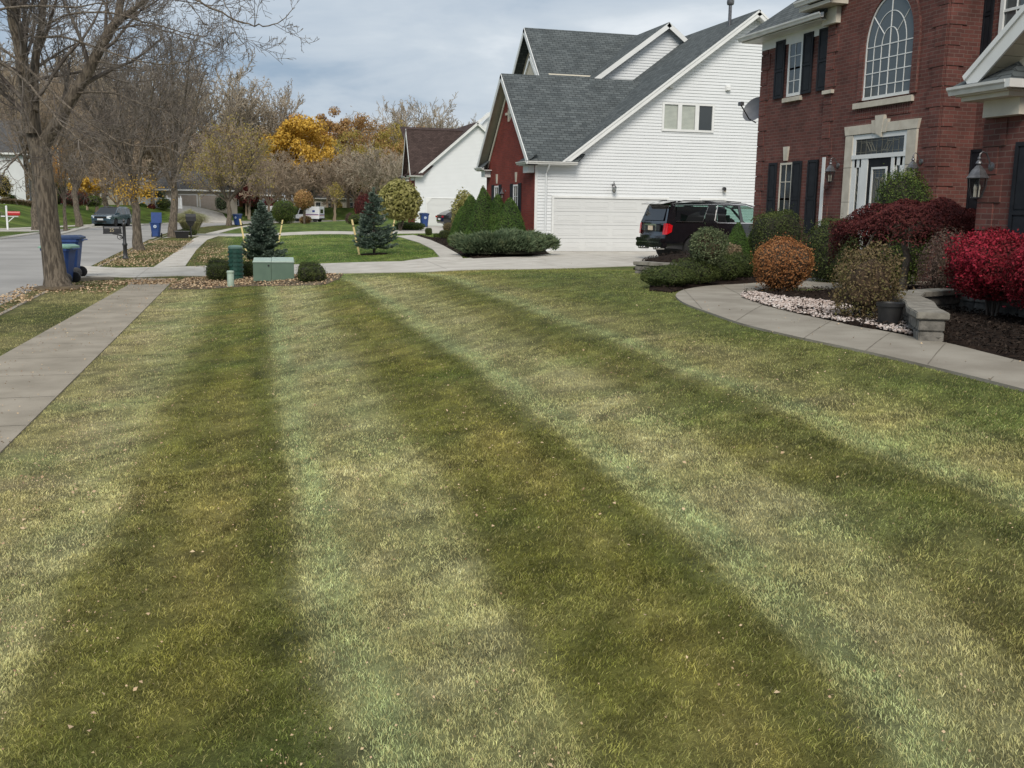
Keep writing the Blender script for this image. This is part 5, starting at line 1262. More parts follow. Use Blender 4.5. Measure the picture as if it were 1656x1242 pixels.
# tail end
b=MB();b.quad((-2.60,-.93,1.24),(-2.60,.93,1.24),(-2.42,.76,1.82),(-2.42,-.76,1.82));b.build('tailgate_frame','yukon',Ycar)
b=MB();b.quad((-2.615,-.72,1.32),(-2.615,.72,1.32),(-2.452,.64,1.77),(-2.452,-.64,1.77));b.build('rear_window','cardark',Ycar)
b=MB();b.prism([(-2.66,0,1.845),(-2.2,0,1.90),(-2.2,0,1.95),(-2.40,0,1.93),(-2.68,0,1.865)],(0,.78,0));b.prism([(-2.66,0,1.845),(-2.2,0,1.90),(-2.2,0,1.95),(-2.40,0,1.93),(-2.68,0,1.865)],(0,-.78,0));b.build('spoiler','yukon',Ycar)
for s in (1,-1):
    t=MB();t.prism([(-2.665,s*.72,.84),(-2.665,s*.72,1.20),(-2.62,s*.75,1.25),(-2.40,s*.985,1.24),(-2.34,s*1.0,1.15),(-2.44,s*1.0,.86),(-2.60,s*.93,.82)],(0,s*.0,0.0001));
    t=MB();P=[(-2.675,.80),(-2.66,.90),(-2.59,.972),(-2.43,1.0)]
    for (xa,ya),(xb_,yb_) in zip(P[:-1],P[1:]):
        t.add([(xa,s*ya,.86),(xb_,s*yb_,.87 if xb_<-2.5 else .95),(xb_+.03,s*yb_,1.22 if xb_<-2.5 else 1.16),(xa+.05,s*ya,1.23)],[(0,1,2,3) if s<0 else (3,2,1,0)])
    t.build('tail_light','taillight',Ycar)
b=MB();b.obox((-2.70,-.62,.97),(0,1.24,0),(0,0,.20),(.05,0,0));pl=b.build('tailgate_panel','blackmetal',Ycar,bevel=.01)
b=MB();b.obox((-2.72,-.42,1.15),(0,.84,0),(0,0,.05),(.04,0,0));b.obox((-2.72,-.42,.96),(0,.04,0),(0,0,.2),(.03,0,0));b.obox((-2.72,.38,.96),(0,.04,0),(0,0,.2),(.03,0,0));b.build('chrome_trim','chrome',Ycar,bevel=.008)
b=MB();b.obox((-2.715,-.155,.99),(0,.31,0),(0,0,.15),(.015,0,0));b.build('license_plate','plate',Ycar)
b=MB();b.obox((-2.79,-.92,.60),(0,1.84,0),(0,0,.14),(.2,0,0));b.obox((-2.76,-.96,.42),(0,1.92,0),(0,0,.18),(.2,0,0));b.build('bumper','yukon',Ycar,bevel=.03)
b=MB();b.obox((-2.80,-.80,.592),(0,1.6,0),(0,0,.02),(.03,0,0))
for s in (1,-1):
    b.tube([(-2.80,s*.62,.40),(-2.5,s*.62,.40)],.045,10);b.tube([(-2.80,s*.48,.40),(-2.5,s*.48,.40)],.045,10)
b.build('exhaust_trim','chrome',Ycar,True)
b=MB()
for x_,s in ((.25,1),(.25,-1),(-.75,1),(-.75,-1)):
    b.obox((x_-.3,s*.42-.25,.75),(.5,0,0),(0,.5,0),(0,0,.2));b.obox((x_-.35,s*.42-.24,.9),(.14,0,0),(0,.48,0),(-.08,0,.62));b.obox((x_-.44,s*.42-.12,1.54),(.09,0,0),(0,.24,0),(0,0,.18))
b.obox((1.1,-.8,.9),(.3,0,0),(0,1.6,0),(0,0,.33));b.tube([(.75,.42,1.22),(1.0,.42,1.05)],.03,6);b.lathe([(.17,0),(.19,.01),(.17,.03)],(.72,.42,1.2),16,axis='x')
b.build('seat','seat',Ycar,bevel=.02)
b=MB()
for s in (1,-1):b.obox((.98,s*.98,1.22),(.14,0,0),(0,s*.24,0),(0,0,.19))
b.build('wing_mirror','yukon',Ycar,bevel=.03)
b=MB()
for x_ in (.9,-.15):sidepoly(b,[(x_,1.06),(x_+.22,1.06),(x_+.22,1.09),(x_,1.09)],yf,.03,.03)
b.build('door_handle','chrome',Ycar)
b=MB()
for x_ in (.22,-.78,1.28):
    for p in strip_poly([(x_,.45),(x_,1.22)],.008):sidepoly(b,p,yf,.003,.004)
sidepoly(b,strip_poly([(-1.2,.42),(1.2,.42)],.06)[0],yf,.01,.02);b.build('door_gap','rubber',Ycar)
# ---- slate blue SUV coming towards us
roofF=[(-2.15,1.05),(-2.02,1.40),(-1.85,1.60),(-1.2,1.66),(0.,1.68),(.45,1.62),(1.28,1.07)]
Fcar,yf,hx,hw,ra,fa=make_suv('parked_car','slate blue SUV parked facing us on the far side of the street',(-9.6,103.5,-.045),rad(-109),4.56,1.86,1.70,'bluepaint',1.05,1.05,.34,2.6,.95,roofF,1.1,'cardark','cardark')
Fcar.scale=(1.08,)*3
b=MB()
for poly in ([(1.28,1.07),(1.16,1.07),(.40,1.58),(.45,1.63)],[(.06,1.07),(-.04,1.07),(-.04,1.62),(.03,1.62)],[(-.95,1.07),(-1.07,1.07),(-1.02,1.62),(-.94,1.62)],[(-2.15,1.07),(-1.95,1.07),(-1.75,1.6),(-1.85,1.6)]):sidepoly(b,poly,yf,.006,.03)
sidepoly(b,[(-1.85,1.56),(.42,1.57),(.42,1.64),(-1.2,1.67)],yf,.007,.03);b.build('pillar','bluepaint',Fcar)
b=MB();b.obox((2.27,-.52,.72),(.03,0,0),(0,1.04,0),(0,0,.16));b.obox((2.27,-.5,.36),(.03,0,0),(0,1.0,0),(0,0,.14));b.build('grille','rubber',Fcar,bevel=.02)
for s in (1,-1):
    t=MB();t.add([(2.28,s*.55,.72),(2.05,s*.88,.76),(2.02,s*.88,.95),(2.20,s*.55,.90)],[(0,1,2,3) if s>0 else (3,2,1,0)]);t.build('headlight','headlight',Fcar)
b=MB();b.obox((2.29,-.26,.55),(.015,0,0),(0,.52,0),(0,0,.14));b.build('license_plate','mailwhite',Fcar)
b=MB()
for s in (1,-1):b.obox((.88,s*.90,1.02),(.12,0,0),(0,s*.22,0),(0,0,.16));b.tube([(-1.6,s*.60,1.70),(.1,s*.62,1.73)],.02,6)
b.build('wing_mirror','bluepaint',Fcar,bevel=.02)
# ---- dark car in the second driveway, rear towards us
roofD=[(-2.2,.98),(-1.9,1.18),(-1.35,1.40),(-.4,1.46),(.2,1.43),(1.1,1.02)]
Dcar,yf,hx,hw,ra,fa=make_suv('parked_car','dark hatchback half hidden behind shrubs in the farther driveway',(20.4,84.0,.48),rad(8),4.7,1.86,1.47,'yukon',1.0,.98,.34,2.75,1.0,roofD,.95,'cardark','cardark')
Dcar.scale=(1.05,)*3
for s in (1,-1):
    t=MB();t.obox((-2.37,s*.55,.80),(.03,0,0),(0,s*.32,0),(0,0,.14));t.build('tail_light','taillight',Dcar)
b=MB();b.obox((-2.38,-.26,.6),(.015,0,0),(0,.52,0),(0,0,.14));b.build('license_plate','mailwhite',Dcar)
# ---- white car seen beyond the spruce
Wc,yf,hx,hw,ra,fa=make_suv('parked_car','white car parked nose out beside the dark red tree far away',(7.3,152.0,1.05),rad(-100),4.5,1.85,1.65,'mailwhite',1.02,1.02,.34,2.6,.95,roofF,1.1,'cardark','cardark');Wc.scale=(1.2,)*3
# ---- mail truck
def mail_truck():
    r=empty('mail_truck',(12.2,143.3,-.05),rad(150),'white postal delivery truck with blue and red stripe on the street bend','mail truck')
    r.scale=(.92,)*3
    b=MB();b.prism([(-2.2,-.95,.45),(1.0,-.95,.45),(1.35,-.95,.45),(2.15,-.95,.5),(2.2,-.95,.95),(1.35,-.95,1.12),(1.0,-.95,1.95),(.75,-.95,2.25),(-2.2,-.95,2.3)],(0,1.9,0));b.build('body','mailwhite',r,bevel=.05)
    g=MB();g.quad((1.36,-.8,1.15),(1.36,.8,1.15),(1.03,.75,1.92),(1.03,-.75,1.92));g.build('windscreen','cardark',r)
    for s in (1,-1):
        g=MB();g.quad(*[(x,s*.965,z) for x,z in ((.1,1.15),(1.15,1.15),(.9,1.85),(.1,1.85))]);g.build('side_window','cardark',r)
    g=MB();g.quad((-2.21,-.5,1.3),(-2.21,.5,1.3),(-2.21,.5,1.9),(-2.21,-.5,1.9));g.build('rear_window','cardark',r)
    for s in (1,-1):
        t=MB();t.box((-2.1,s*.955,1.02),(.0,s*.968,1.07));t.build('red_stripe','mailred',r)
        t=MB();t.box((-2.1,s*.955,1.09),(.0,s*.968,1.16));t.box((-1.5,s*.955,1.45),(-1.1,s*.968,1.75));t.build('blue_stripe','mailblue',r)
    t=MB();t.box((-2.225,-.9,.99),(-2.205,.9,1.05));t.build('red_stripe','mailred',r);t=MB();t.box((-2.225,-.9,1.07),(-2.205,.9,1.14));t.build('blue_stripe','mailblue',r)
    t=MB();t.box((-2.35,-.95,.42),(-2.2,.95,.58));t.build('bumper','rubber',r)
    for x_ in (-1.45,1.45):
        for s in (1,-1):wheel(r,x_,s*.82,.34,.22,'alloy',5)
    for s in (1,-1):
        t=MB();t.obox((1.3,s*.97,1.25),(.06,0,0),(0,s*.22,0),(0,0,.3));t.build('mirror','rubber',r)
mail_truck()
# ================================================================ bins
def bin_proto(h=1.07,lid='binlid',open_=False):
    """cart: wheels at -y, front at +y"""
    r=empty('wheelie_bin');b=MB()
    w0,w1,d0,d1=.22,.30,.24,.36
    def ring(z,k,g=0):
        w=w0+(w1-w0)*k+g;d=d0+(d1-d0)*k+g;c=.06;return [(-w+c,-d),(w-c,-d),(w,-d+c),(w,d-c),(w-c,d),(-w+c,d),(-w,d-c),(-w,-d+c)],z
    R=[ring(.05,0),ring(.5*h,.5),ring(.88*h,.92),ring(.88*h,.92,.025),ring(.94*h,1,.02),ring(.95*h,1,.0)]
    V=[];n=8
    for pts,z in R:V+=[(x,y,z) for x,y in pts]
    F_=[tuple(range(7,-1,-1)),tuple((len(R)-1)*n+j for j in range(n))]+[(i*n+j,i*n+(j+1)%n,(i+1)*n+(j+1)%n,(i+1)*n+j) for i in range(len(R)-1) for j in range(n)]
    b.add(V,F_);b.box((-.15,d0+.02,.1),(.15,d0+.055,.4*h));b.build('body','binblue',r,True,30)
    l=MB();hz=.95*h
    if open_:
        l.obox((-.32,-.40,hz),(.64,0,0),(0,-.04,0),(0,-.05,.62))
    else:
        l.add([(-.33,-.42,hz),(.33,-.42,hz),(.33,.40,hz),(-.33,.40,hz),(-.33,-.42,hz+.05),(.33,-.42,hz+.05),(.33,.40,hz+.035),(-.33,.40,hz+.035),(-.24,-.32,hz+.10),(.24,-.32,hz+.10),(.24,.28,hz+.085),(-.24,.28,hz+.085)],
          [(3,2,1,0),(0,1,5,4),(1,2,6,5),(2,3,7,6),(3,0,4,7),(4,5,9,8),(5,6,10,9),(6,7,11,10),(7,4,8,11),(8,9,10,11)])
    l.build('lid',lid,r,True,25)
    MB().tube([(-.26,-.46,.93*h),(.26,-.46,.93*h)],.018,8).build('handle','binblue',r,True)
    for s in (1,-1):
        w=MB().lathe([(.0,-.03),(.12,-.03),(.145,-.02),(.145,.02),(.12,.03),(0,.03)],(s*.29,-.27,.145),18,axis='x');
        for k in range(5):
            a=2*PI*k/5;w.obox((s*.325-.004,-.27+.03*math.cos(a)-.012*math.sin(a),.145+.03*math.sin(a)+.012*math.cos(a)),(.008,0,0),(0,.07*math.cos(a),.07*math.sin(a)),(0,.024*math.sin(a),-.024*math.cos(a)))
        w.build('wheel','wheelplastic',r,True,35)
    e=MB().lathe([(0,0),(.095,0),(.095,-.006),(0,-.006)],(0,.362,.70*h),24,axis='y');eo=e.build('emblem','logo',r)
    q=MB().lathe([(0,0),(.055,0),(.055,-.004),(0,-.004)],(0,.368,.70*h),18,axis='y');q.lathe([(0,0),(.03,0),(.03,-.003),(0,-.003)],(0,.372,.70*h),12,axis='y',m=1);q.build('emblem_mark',['binblue','logo'],eo)
    return r
def put(r,x,y,rz,label,group=None,sc=1.,dz=0,z=None):
    r.location=(x,y,(float(zt(x,y)) if z is None else z)+dz);r.rotation_euler=(0,0,rz);r.scale=(sc,)*3
    r['label']=label;r['category']='wheelie bin'
    if group:r['group']=group
B0=bin_proto();B1=bin_proto(.98,'binlidg');G_='blue wheeled bins set out along the street'
put(B1,-4.02,28.8,rad(76),'blue wheeled bin with pale green lid nearest the big maple trunk',G_,1.,0,.0)
put(B0,-4.12,31.0,rad(84),'taller blue wheeled bin with dark lid behind the green lidded one',G_,1.08,0,.0)
for (x_,y_,rz_,lb,s_) in ((-12.35,87,rad(185),'blue bin with round emblem across the street beside a young tree',1.05),(2.05,109.5,rad(150),'blue bin at the foot of the roadside tree before the bend',1.1),
   (16.85,84.6,rad(182),'blue bin standing left of the farther white garage door',1.1),(25.6,176,rad(170),'blue bin near the farthest cream house, right of a dark one',1.2),(23.2,176,rad(170),'left one of two tiny bins by the far cream house',1.15)):
    c=copy_tree(B0);put(c,x_,y_,rz_,lb,G_,s_)
Bo=bin_proto(1.0,'binblue',True);put(Bo,-3.75,68.2,rad(175),'blue bin with its lid thrown open behind a street tree trunk',G_,1.,0,.0)
# ================================================================ mailboxes
def black_mailbox():
    r=empty('mailbox',(-3.42,41.3,.0),0,'black ornate post mailbox with gold numbers beside the driveway','mailbox')
    p=MB();p.lathe([(.13,0),(.13,.05),(.095,.09),(.085,.14),(.075,.16),(.075,.52),(.095,.55),(.095,.60),(.062,.66),(.058,1.30),(.07,1.32),(.07,1.36),(.05,1.39),(.03,1.42),(.055,1.47),(.035,1.53),(.0,1.56)],(0,0,-.02),16);p.build('post','blackmetal',r,True,35)
    b=MB();b.prism([(-.72,-.10,.98),(-.72,.10,.98),(-.72,.10,1.16),(-.72,.07,1.22),(-.72,0,1.245),(-.72,-.07,1.22),(-.72,-.10,1.16)],(.62,0,0));b.box((-.75,-.12,.955),(-.08,.12,.985));b.box((-.74,-.115,.98),(-.715,.115,1.255));b.box((-.16,-.115,.98),(-.135,.115,1.25))
    b.build('box','blackmetal',r)
    s=MB();s.tube([(-.42,0,.955),(-.22,0,.93),(-.08,0,.85),(-.04,0,.74)],.016,8)
    s.tube([(-.17+.085*math.cos(a),0,.84+.085*math.sin(a)) for a in np.linspace(0,2*PI,20)],.012,6,cap=False);s.tube([(-.17,0,.84),(-.06,0,.78)],.014,6);s.build('scroll_bracket','blackmetal',r,True)
    t=bpy.data.curves.new('number','FONT');t.body='25';t.size=.17;t.extrude=.003;t.align_x='CENTER'
    t.materials.append(M['gold']);q_=bpy.data.objects.new('tmp',t);C.objects.link(q_);bpy.context.view_layer.update();me_=bpy.data.meshes.new_from_object(q_);bpy.data.objects.remove(q_)
    o=bpy.data.objects.new('number',me_);C.objects.link(o);o.parent=r;o.location=(-.43,-.104,1.04);o.rotation_euler=(PI/2,0,0)
    return r
black_mailbox()
r=empty('mailbox',(-15.25,84.4,float(zt(-15.25,84.4))),0,'red mailbox on a white wooden post across the street','mailbox')
b=MB();b.box((-.06,-.06,-.1),(.06,.06,1.72));b.lathe([(.08,1.72),(.08,1.75),(.0,1.84)],(0,0,0),4);b.build('post','mailwhite',r)
b=MB();b.box((-.42,-.05,.98),(.8,.05,1.06));b.obox((.05,-.04,.62),(.08,0,0),(0,.08,0),(.42,0,.38));b.build('arm','mailwhite',r)
b=MB();b.prism([(.08,-.12,1.09),(.08,.12,1.09),(.08,.12,1.27),(.08,.08,1.36),(.08,0,1.39),(.08,-.08,1.36),(.08,-.12,1.27)],(.85,0,0));b.build('box','redbox',r)
r=empty('mailbox',(-1.62,67.6,.0),0,'plain black mailbox on a thin post before the ornamental grass','mailbox')
b=MB();b.tube([(0,0,0),(0,0,1.1)],.05,8);b.build('post','blackmetal',r)
b=MB();b.prism([(-.28,-.24,1.05),(-.28,.24,1.05),(-.28,.24,1.34),(-.28,.1,1.52),(-.28,-.1,1.52),(-.28,-.24,1.34)],(.62,0,0));b.prism([(-.12,-.12,.75),(.12,-.12,.75),(.28,-.2,1.05),(-.28,-.2,1.05)],(0,.3,0));b.build('box','blackmetal',r)
r=empty('recycling_box',(-2.15,67.2,.0),0,'low black open box at the foot of the street tree','box')
b=MB();b.add([(-.36,-.2,0),(.36,-.2,0),(.36,.2,0),(-.36,.2,0),(-.42,-.25,.42),(.42,-.25,.42),(.42,.25,.42),(-.42,.25,.42)],[(3,2,1,0),(0,1,5,4),(1,2,6,5),(2,3,7,6),(3,0,4,7)]);b.build('tub','rubber',r)
b=MB();frame_on(b,(0,0,.40),X1,Y1,0,0,0.001,.001,.001,.001);b=MB();b.box((-.45,-.28,.40),(.45,-.23,.45));b.box((-.45,.23,.40),(.45,.28,.45));b.box((-.45,-.23,.40),(-.40,.23,.45));b.box((.40,-.23,.40),(.45,.23,.45));b.build('rim','pewter',r)
# ================================================================ utility boxes
gz=lambda x,y:float(zt(x,y))
x_,y_=1.42,27.75
r=empty('transformer_box',(x_,y_,gz(x_,y_)+.0),rad(-4),'squat green steel utility cabinet with two lids on the leafy bed','utility box')
b=MB();b.box((-.53,-.30,0),(-.06,.32,.50));b.box((-.055,-.335,0),(.53,.32,.50));b.build('cabinet','padgreen',r,bevel=.006)
b=MB();b.add([(-.545,-.32,.50),(-.06,-.32,.50),(-.06,.34,.52),(-.545,.34,.52),(-.52,-.30,.535),(-.06,-.30,.535),(-.06,.32,.60),(-.52,.32,.60)],[(3,2,1,0),(4,5,6,7),(0,1,5,4),(1,2,6,5),(2,3,7,6),(3,0,4,7)])
b.add([(-.05,-.355,.50),(.545,-.355,.50),(.545,.34,.52),(-.05,.34,.52),(-.05,-.34,.54),(.52,-.34,.54),(.52,.32,.61),(-.05,.32,.61)],[(3,2,1,0),(4,5,6,7),(0,1,5,4),(1,2,6,5),(2,3,7,6),(3,0,4,7)])
b.build('lid','padtop',r,bevel=.004)
b=MB();b.box((-.15,-.318,.40),(-.11,-.30,.44));b.build('latch','blackmetal',r)
b=MB();b.box((-.05,-.345,-.02),(.53,-.3355,.10));b.build('kick_plate','padgreen',r)
x_,y_=.46,29.0
r=empty('utility_pedestal',(x_,y_,gz(x_,y_)),0,'dark green louvred cylindrical utility pedestal between clipped shrubs','utility pedestal')
b=MB();b.lathe([(.185,0),(.185,.87),(.17,.88)],(0,0,0),28);
for k in range(6):
    z=.14+k*.12
    for a in (-.62,0,.62,1.24,1.86,-1.24):
        c,s=math.sin(a-.1),-math.cos(a-.1);u=V3(-s,c,0);n=V3(c,s,0);o=n*.178+V3(0,0,z)-u*.045
        b.prism([o,o+u*.09,o+u*.09+V3(0,0,.05),o+V3(0,0,.05)],n*.028)
b.build('cylinder','pedgreen',r,True,30)
MB().lathe([(.195,.86),(.20,.90),(.17,.94),(.05,.955),(0,.955)],(0,0,0),28).build('cap',M.setdefault('pedcap',mat('ped_cap',(.10,.18,.16),.5,(.13,.22,.19),6.)),r,True,30)
MB().obox((-.187,-.07,.66),(.0,.08,0),(0,0,.10),(-.006,0,0)).build('warning_label','redlabel',r)
x_,y_=.28,26.55
r=empty('utility_marker',(x_,y_,gz(x_,y_)),0,'short pale green round marker post with cap in front of the shrubs','utility post')
MB().lathe([(.085,0),(.085,.36),(.08,.37)],(0,0,0),20).build('post','palegreen',r,True,30);MB().lathe([(.092,.345),(.094,.39),(.08,.41),(.0,.415)],(0,0,0),20).build('cap','palegreen',r,True,30)
# ================================================================ stakes round the young spruces
def stake(a,z0,top,label):
    a=Vector(a);t=Vector(top);r=empty('wooden_stake',a,0,label,'stake','pale yellow stakes round the young spruces')
    d=t-a;s=.032;b=MB();b.obox((-s,-s,-.1),(2*s,0,0),(0,2*s,0),d+V3(0,0,.1));b.build('post','stake',r)
    b=MB();c=d*.82;b.obox(c-V3(s*1.25,s*1.25,.02),(2.5*s,0,0),(0,2.5*s,0),(0,0,.04));c=d*.42;b.obox(c-V3(s*1.25,s*1.25,.02),(2.5*s,0,0),(0,2.5*s,0),(0,0,.04));b.build('band','blackmetal',r)
def stk(p0,p1,label,Yoff=0):
    g=T(*p0);t=at(p1[0],p1[1],g[1]+Yoff);stake((g[0],g[1],float(zt(g[0],g[1]))),0,t,label)
stk((400,413),(388,354),'tall yellow stake leaning left in front of the left young spruce')
stk((449,396),(457,355.5),'yellow stake with a torn white tag right of the left young spruce')
stk((582,412),(569,355),'long yellow stake leaning left beside the open young spruce')
stk((630,392),(638,355.5),'yellow stake behind the open young spruce by the creeping shrub')
# ================================================================ retaining walls and pots
def blockwall(name,label,path,h,w,capw,z0f,close=True,courses=2,bl=.40,cat='garden wall'):
    r=empty(name,(path[0][0],path[0][1],z0f(*path[0])),0,label,cat);O=Vector(r.location);b=MB();cp=MB();rng=random.Random(5)
    ch=(h-.07)/courses
    for i in range(len(path)-1):
        a=Vector((*path[i],0));c=Vector((*path[i+1],0));L=(c-a).length;u=(c-a)/L;n=V3(-u.y,u.x,0)
        z=z0f(a.x,a.y)
        for k in range(courses):
            t=-(bl/2 if k%2 else 0)
            while t<L:
                s=max(t,0);e=min(t+bl,L)
                if e-s>.03:
                    j=rng.uniform(-.008,.008);o=a+u*(s+.006)-n*(w/2+j)+V3(0,0,z-.05*(k==0)+k*ch)-O
                    b.obox(o,u*(e-s-.012),n*(w+2*j),V3(0,0,ch-.008+.05*(k==0)))
                t+=bl
        t=-.03 if i==0 else 0
        while t<L+.02:
            e=min(t+bl*1.05,L+.04);o=a+u*(t+.003)-n*capw/2+V3(0,0,z+h-.075+rng.uniform(0,.004))-O;cp.obox(o,u*(e-t-.006),n*capw,V3(0,0,.075));t+=bl*1.05
    b.build('block','blockstone',r,bevel=.012);cp.build('cap','capstone',r,bevel=.01);return r
blockwall('retaining_wall','low curved block wall with flat caps beside the stone edged bed',[(7.24,8.9),(7.58,9.5),(8.05,10.15),(8.45,10.9),(9.0,11.5),(9.9,11.8)],.33,.25,.33,lambda x,y:.75)
blockwall('retaining_wall','low grey block ledge edging the corner mound by the driveway',[T(1032,441.5)[:2],T(1075,444)[:2],T(1122,447)[:2]],.30,.28,.34,lambda x,y:.70,courses=2)
blockwall('retaining_wall','row of flat edging blocks along the brick wing behind the crimson bush',[(10.05,12.6),(10.05,9.0),(10.0,6.5)],.26,.25,.30,lambda x,y:.75,courses=1)
r=empty('plant_pot',(7.62,10.12,.77),0,'black plastic plant pot standing at the edge of the path stones','plant pot')
MB().lathe([(.115,0),(.145,.26),(.16,.26),(.162,.30),(.148,.30),(.14,.27),(.0,.26)],(0,0,0),24).build('pot','pot',r,True,30)
MB().lathe([(.138,.262),(.09,.285),(0,.29)],(0,0,0),12).build('soil','mulch',r,True)
r=tag(MB().obox((8.6,19.6,.93),(1.5,.02,0),(0,.3,0),(0,0,.03)).build('edging_plank','capstone'),None)
bpy.data.objects.remove(r)
# ================================================================ shrubs
def gl(px,py,z=None):
    if z is None:p=T(px,py);return (p[0],p[1],float(zt(p[0],p[1])))
    p=G(px,py,z);return (p[0],p[1],z)
BZ=.77
shrub('bush','rounded bronze orange bush between the curved path and clipped evergreens','shrub',(9.26,15.25,BZ),(.50,.50,.47),'ball',11000,.036,'lf_bronze',2,.15,.34,0,(7,.012,.3),coremat='inner_brown')
shrub('bush','tall clipped boxwood drum under the black shuttered window','shrub',(11.75,19.7,BZ),(.50,.50,.68),'box',13000,.034,'lf_boxwood',3,.09,.24,0)
shrub('bush','clipped boxwood drum next to the dark maroon weeping maple','shrub',(11.55,17.2,BZ),(.52,.52,.62),'dome',13000,.034,'lf_boxwood',4,.10,.24,0)
shrub('bush','domed bright green evergreen hiding the lower front door','shrub',(12.55,16.55,BZ),(.54,.54,1.05),'dome',18000,.036,'lf_yew',5,.12,.24,0)
shrub('bush','loose brown and olive bush on the pale stones by the pot','shrub',(7.85,10.95,BZ),(.42,.42,.46),'dome',7000,.036,'lf_brownmix',6,.26,.6,.0,(9,.008,.5),coremat='inner_brown',core=.60,tilt=1.)
shrub('bush','sparse purple brown bush squeezed behind the crimson bush','shrub',(10.0,12.05,BZ),(.42,.40,.52),'ball',6500,.032,'lf_purplebrown',7,.16,.5,.05,(9,.008,.6),coremat='inner_brown',core=.55,tilt=1.)
shrub('bush','large crimson burning bush with leggy stems at its base','shrub',(9.62,10.72,BZ),(.58,.58,.44),'dome',19000,.038,'lf_red',8,.22,.50,.26,(14,.013,.55),coremat='inner_red',core=.66)
shrub('bush','second crimson burning bush cut by the right edge','shrub',(9.5,9.5,BZ),(.60,.58,.46),'dome',18000,.038,'lf_red',9,.22,.50,.24,(14,.013,.55),coremat='inner_red',core=.66)
# weeping maple
def weeping_maple():
    r=empty('weeping_maple',(11.1,14.45,BZ),0,'low umbrella shaped maroon weeping maple on a pale crooked trunk','tree')
    b=MB();b.tube([(0,0,-.1),(.0,.0,.3),(.03,-.01,.62),(-.02,.03,.85),(.05,.02,1.0)],[.075,.06,.058,.055,.05],10)
    rng=np.random.RandomState(4)
    for i in range(14):
        a=2*PI*i/14+rng.rand()*.3;R=rng.uniform(.6,1.15)
        b.tube([(.02,.01,.88),(.35*R*math.cos(a),.35*R*math.sin(a),1.12+.1*rng.rand()),(.75*R*math.cos(a),.75*R*math.sin(a),1.12),(R*math.cos(a),R*math.sin(a),.80)],[.032,.022,.014,.006],6)
    b.build('trunk','stonebark',r,True)
    n=26000;a=rng.uniform(0,2*PI,n);q=np.sqrt(rng.rand(n))*1.12;D=np.stack([np.cos(a),np.sin(a),q*0+.3],1)
    lm=lump(D,21,.20);top=1.50-.36*(q/1.12)**2.4+.07*np.sin(a*7)*q-.17*q*np.sin(a)+.05*np.sin(q*9+a*3);th=rng.rand(n)**1.4*(.10+.26*(q/1.12)**3)*(1+.5*np.sin(a*5+1))
    P=np.stack([q*np.cos(a)*lm*1.10,q*np.sin(a)*lm*1.12,top-th],1);N=np.stack([np.cos(a)*q,np.sin(a)*q,q*0+.8],1)
    V,Q=leafcards(P,N,np.full(n,.052),rng,.38,.5,.3);npmesh('foliage',V,Q,'lf_maroon',r,uv=False)
    return r
M['stonebark']=mat('pale_bark',(.13,.11,.085),.95,(.24,.205,.165),9.,bump=.012,bscale=30)
weeping_maple()
# corner mound
shrub('bush','grey green leafy shrub in front of the black car rear door','shrub',(*G(1143,432,1.1)[:2],1.05),(.36,.36,.37),'ball',6500,.036,'lf_holly',10,.2,.45,.06,(8,.008,.3),core=.7,tilt=.9,coremat='inner_brown')
shrub('bush','small pointed green cypress left of the brick corner','shrub',(*G(1191,424,1.05)[:2],.98),(.36,.36,.46),'cone',9000,.03,'lf_cypress',11,.06,.2)
shrub('bush','darker small cypress touching the brick corner','shrub',(*G(1219,424,1.0)[:2],.92),(.36,.36,.44),'cone',8000,.03,'lf_yew',12,.06,.2)
shrub('bush','little tan leaved shrub in front of the small cypress pair','shrub',(*G(1184,430,1.0)[:2],.96),(.20,.20,.23),'ball',1500,.042,'lf_tan',13,.2,.6,.04,(6,.006,.2),core=.35,tilt=1.,coremat='inner_brown')
def yew_hedge():
    pts=[T(1078,466)[:2],T(1120,462)[:2],T(1162,456)[:2],T(1192,452)[:2]];rng=np.random.RandomState(3);Ps=[];Ns=[]
    r=empty('hedge',(pts[1][0],pts[1][1],BZ),0,'low spreading dark yew hedge along the start of the curved path','hedge');b=MB()
    for i,((x,y),(rx,rz_)) in enumerate(zip(pts,[(.48,.20),(.52,.25),(.50,.27),(.40,.27)])):
        n=6000;D=rng.normal(0,1,(n,3));D/=np.linalg.norm(D,axis=1,keepdims=True);lm=lump(D,30+i,.14)*(1-.35*rng.rand(n)**1.5)
        P=D*lm[:,None]*np.array([rx,rx*.95,rz_])+np.array([x,y,rz_]);P[:,2]=np.maximum(P[:,2],.02);Ps.append(P-np.array([pts[1][0],pts[1][1],0]));Ns.append(D+np.array([0,0,.5]))
        bm=bmesh.new();bmesh.ops.create_icosphere(bm,subdivisions=3,radius=1);v=np.array([q.co[:] for q in bm.verts]);f=[[q.index for q in t.verts] for t in bm.faces];bm.free()
        v=v*(lump(v,30+i,.14)*.72)[:,None]*np.array([rx,rx*.95,rz_])+np.array([x-pts[1][0],y-pts[1][1],rz_]);b.add([tuple(q) for q in v],f)
    P=np.concatenate(Ps);V,Q=leafcards(P,np.concatenate(Ns),np.full(len(P),.045),rng,.3,.5);npmesh('foliage',V,Q,'lf_boxwood',r,uv=False);b.build('light_block_core','inner',r)  # dark solid cores added under the leaves to block light
yew_hedge()
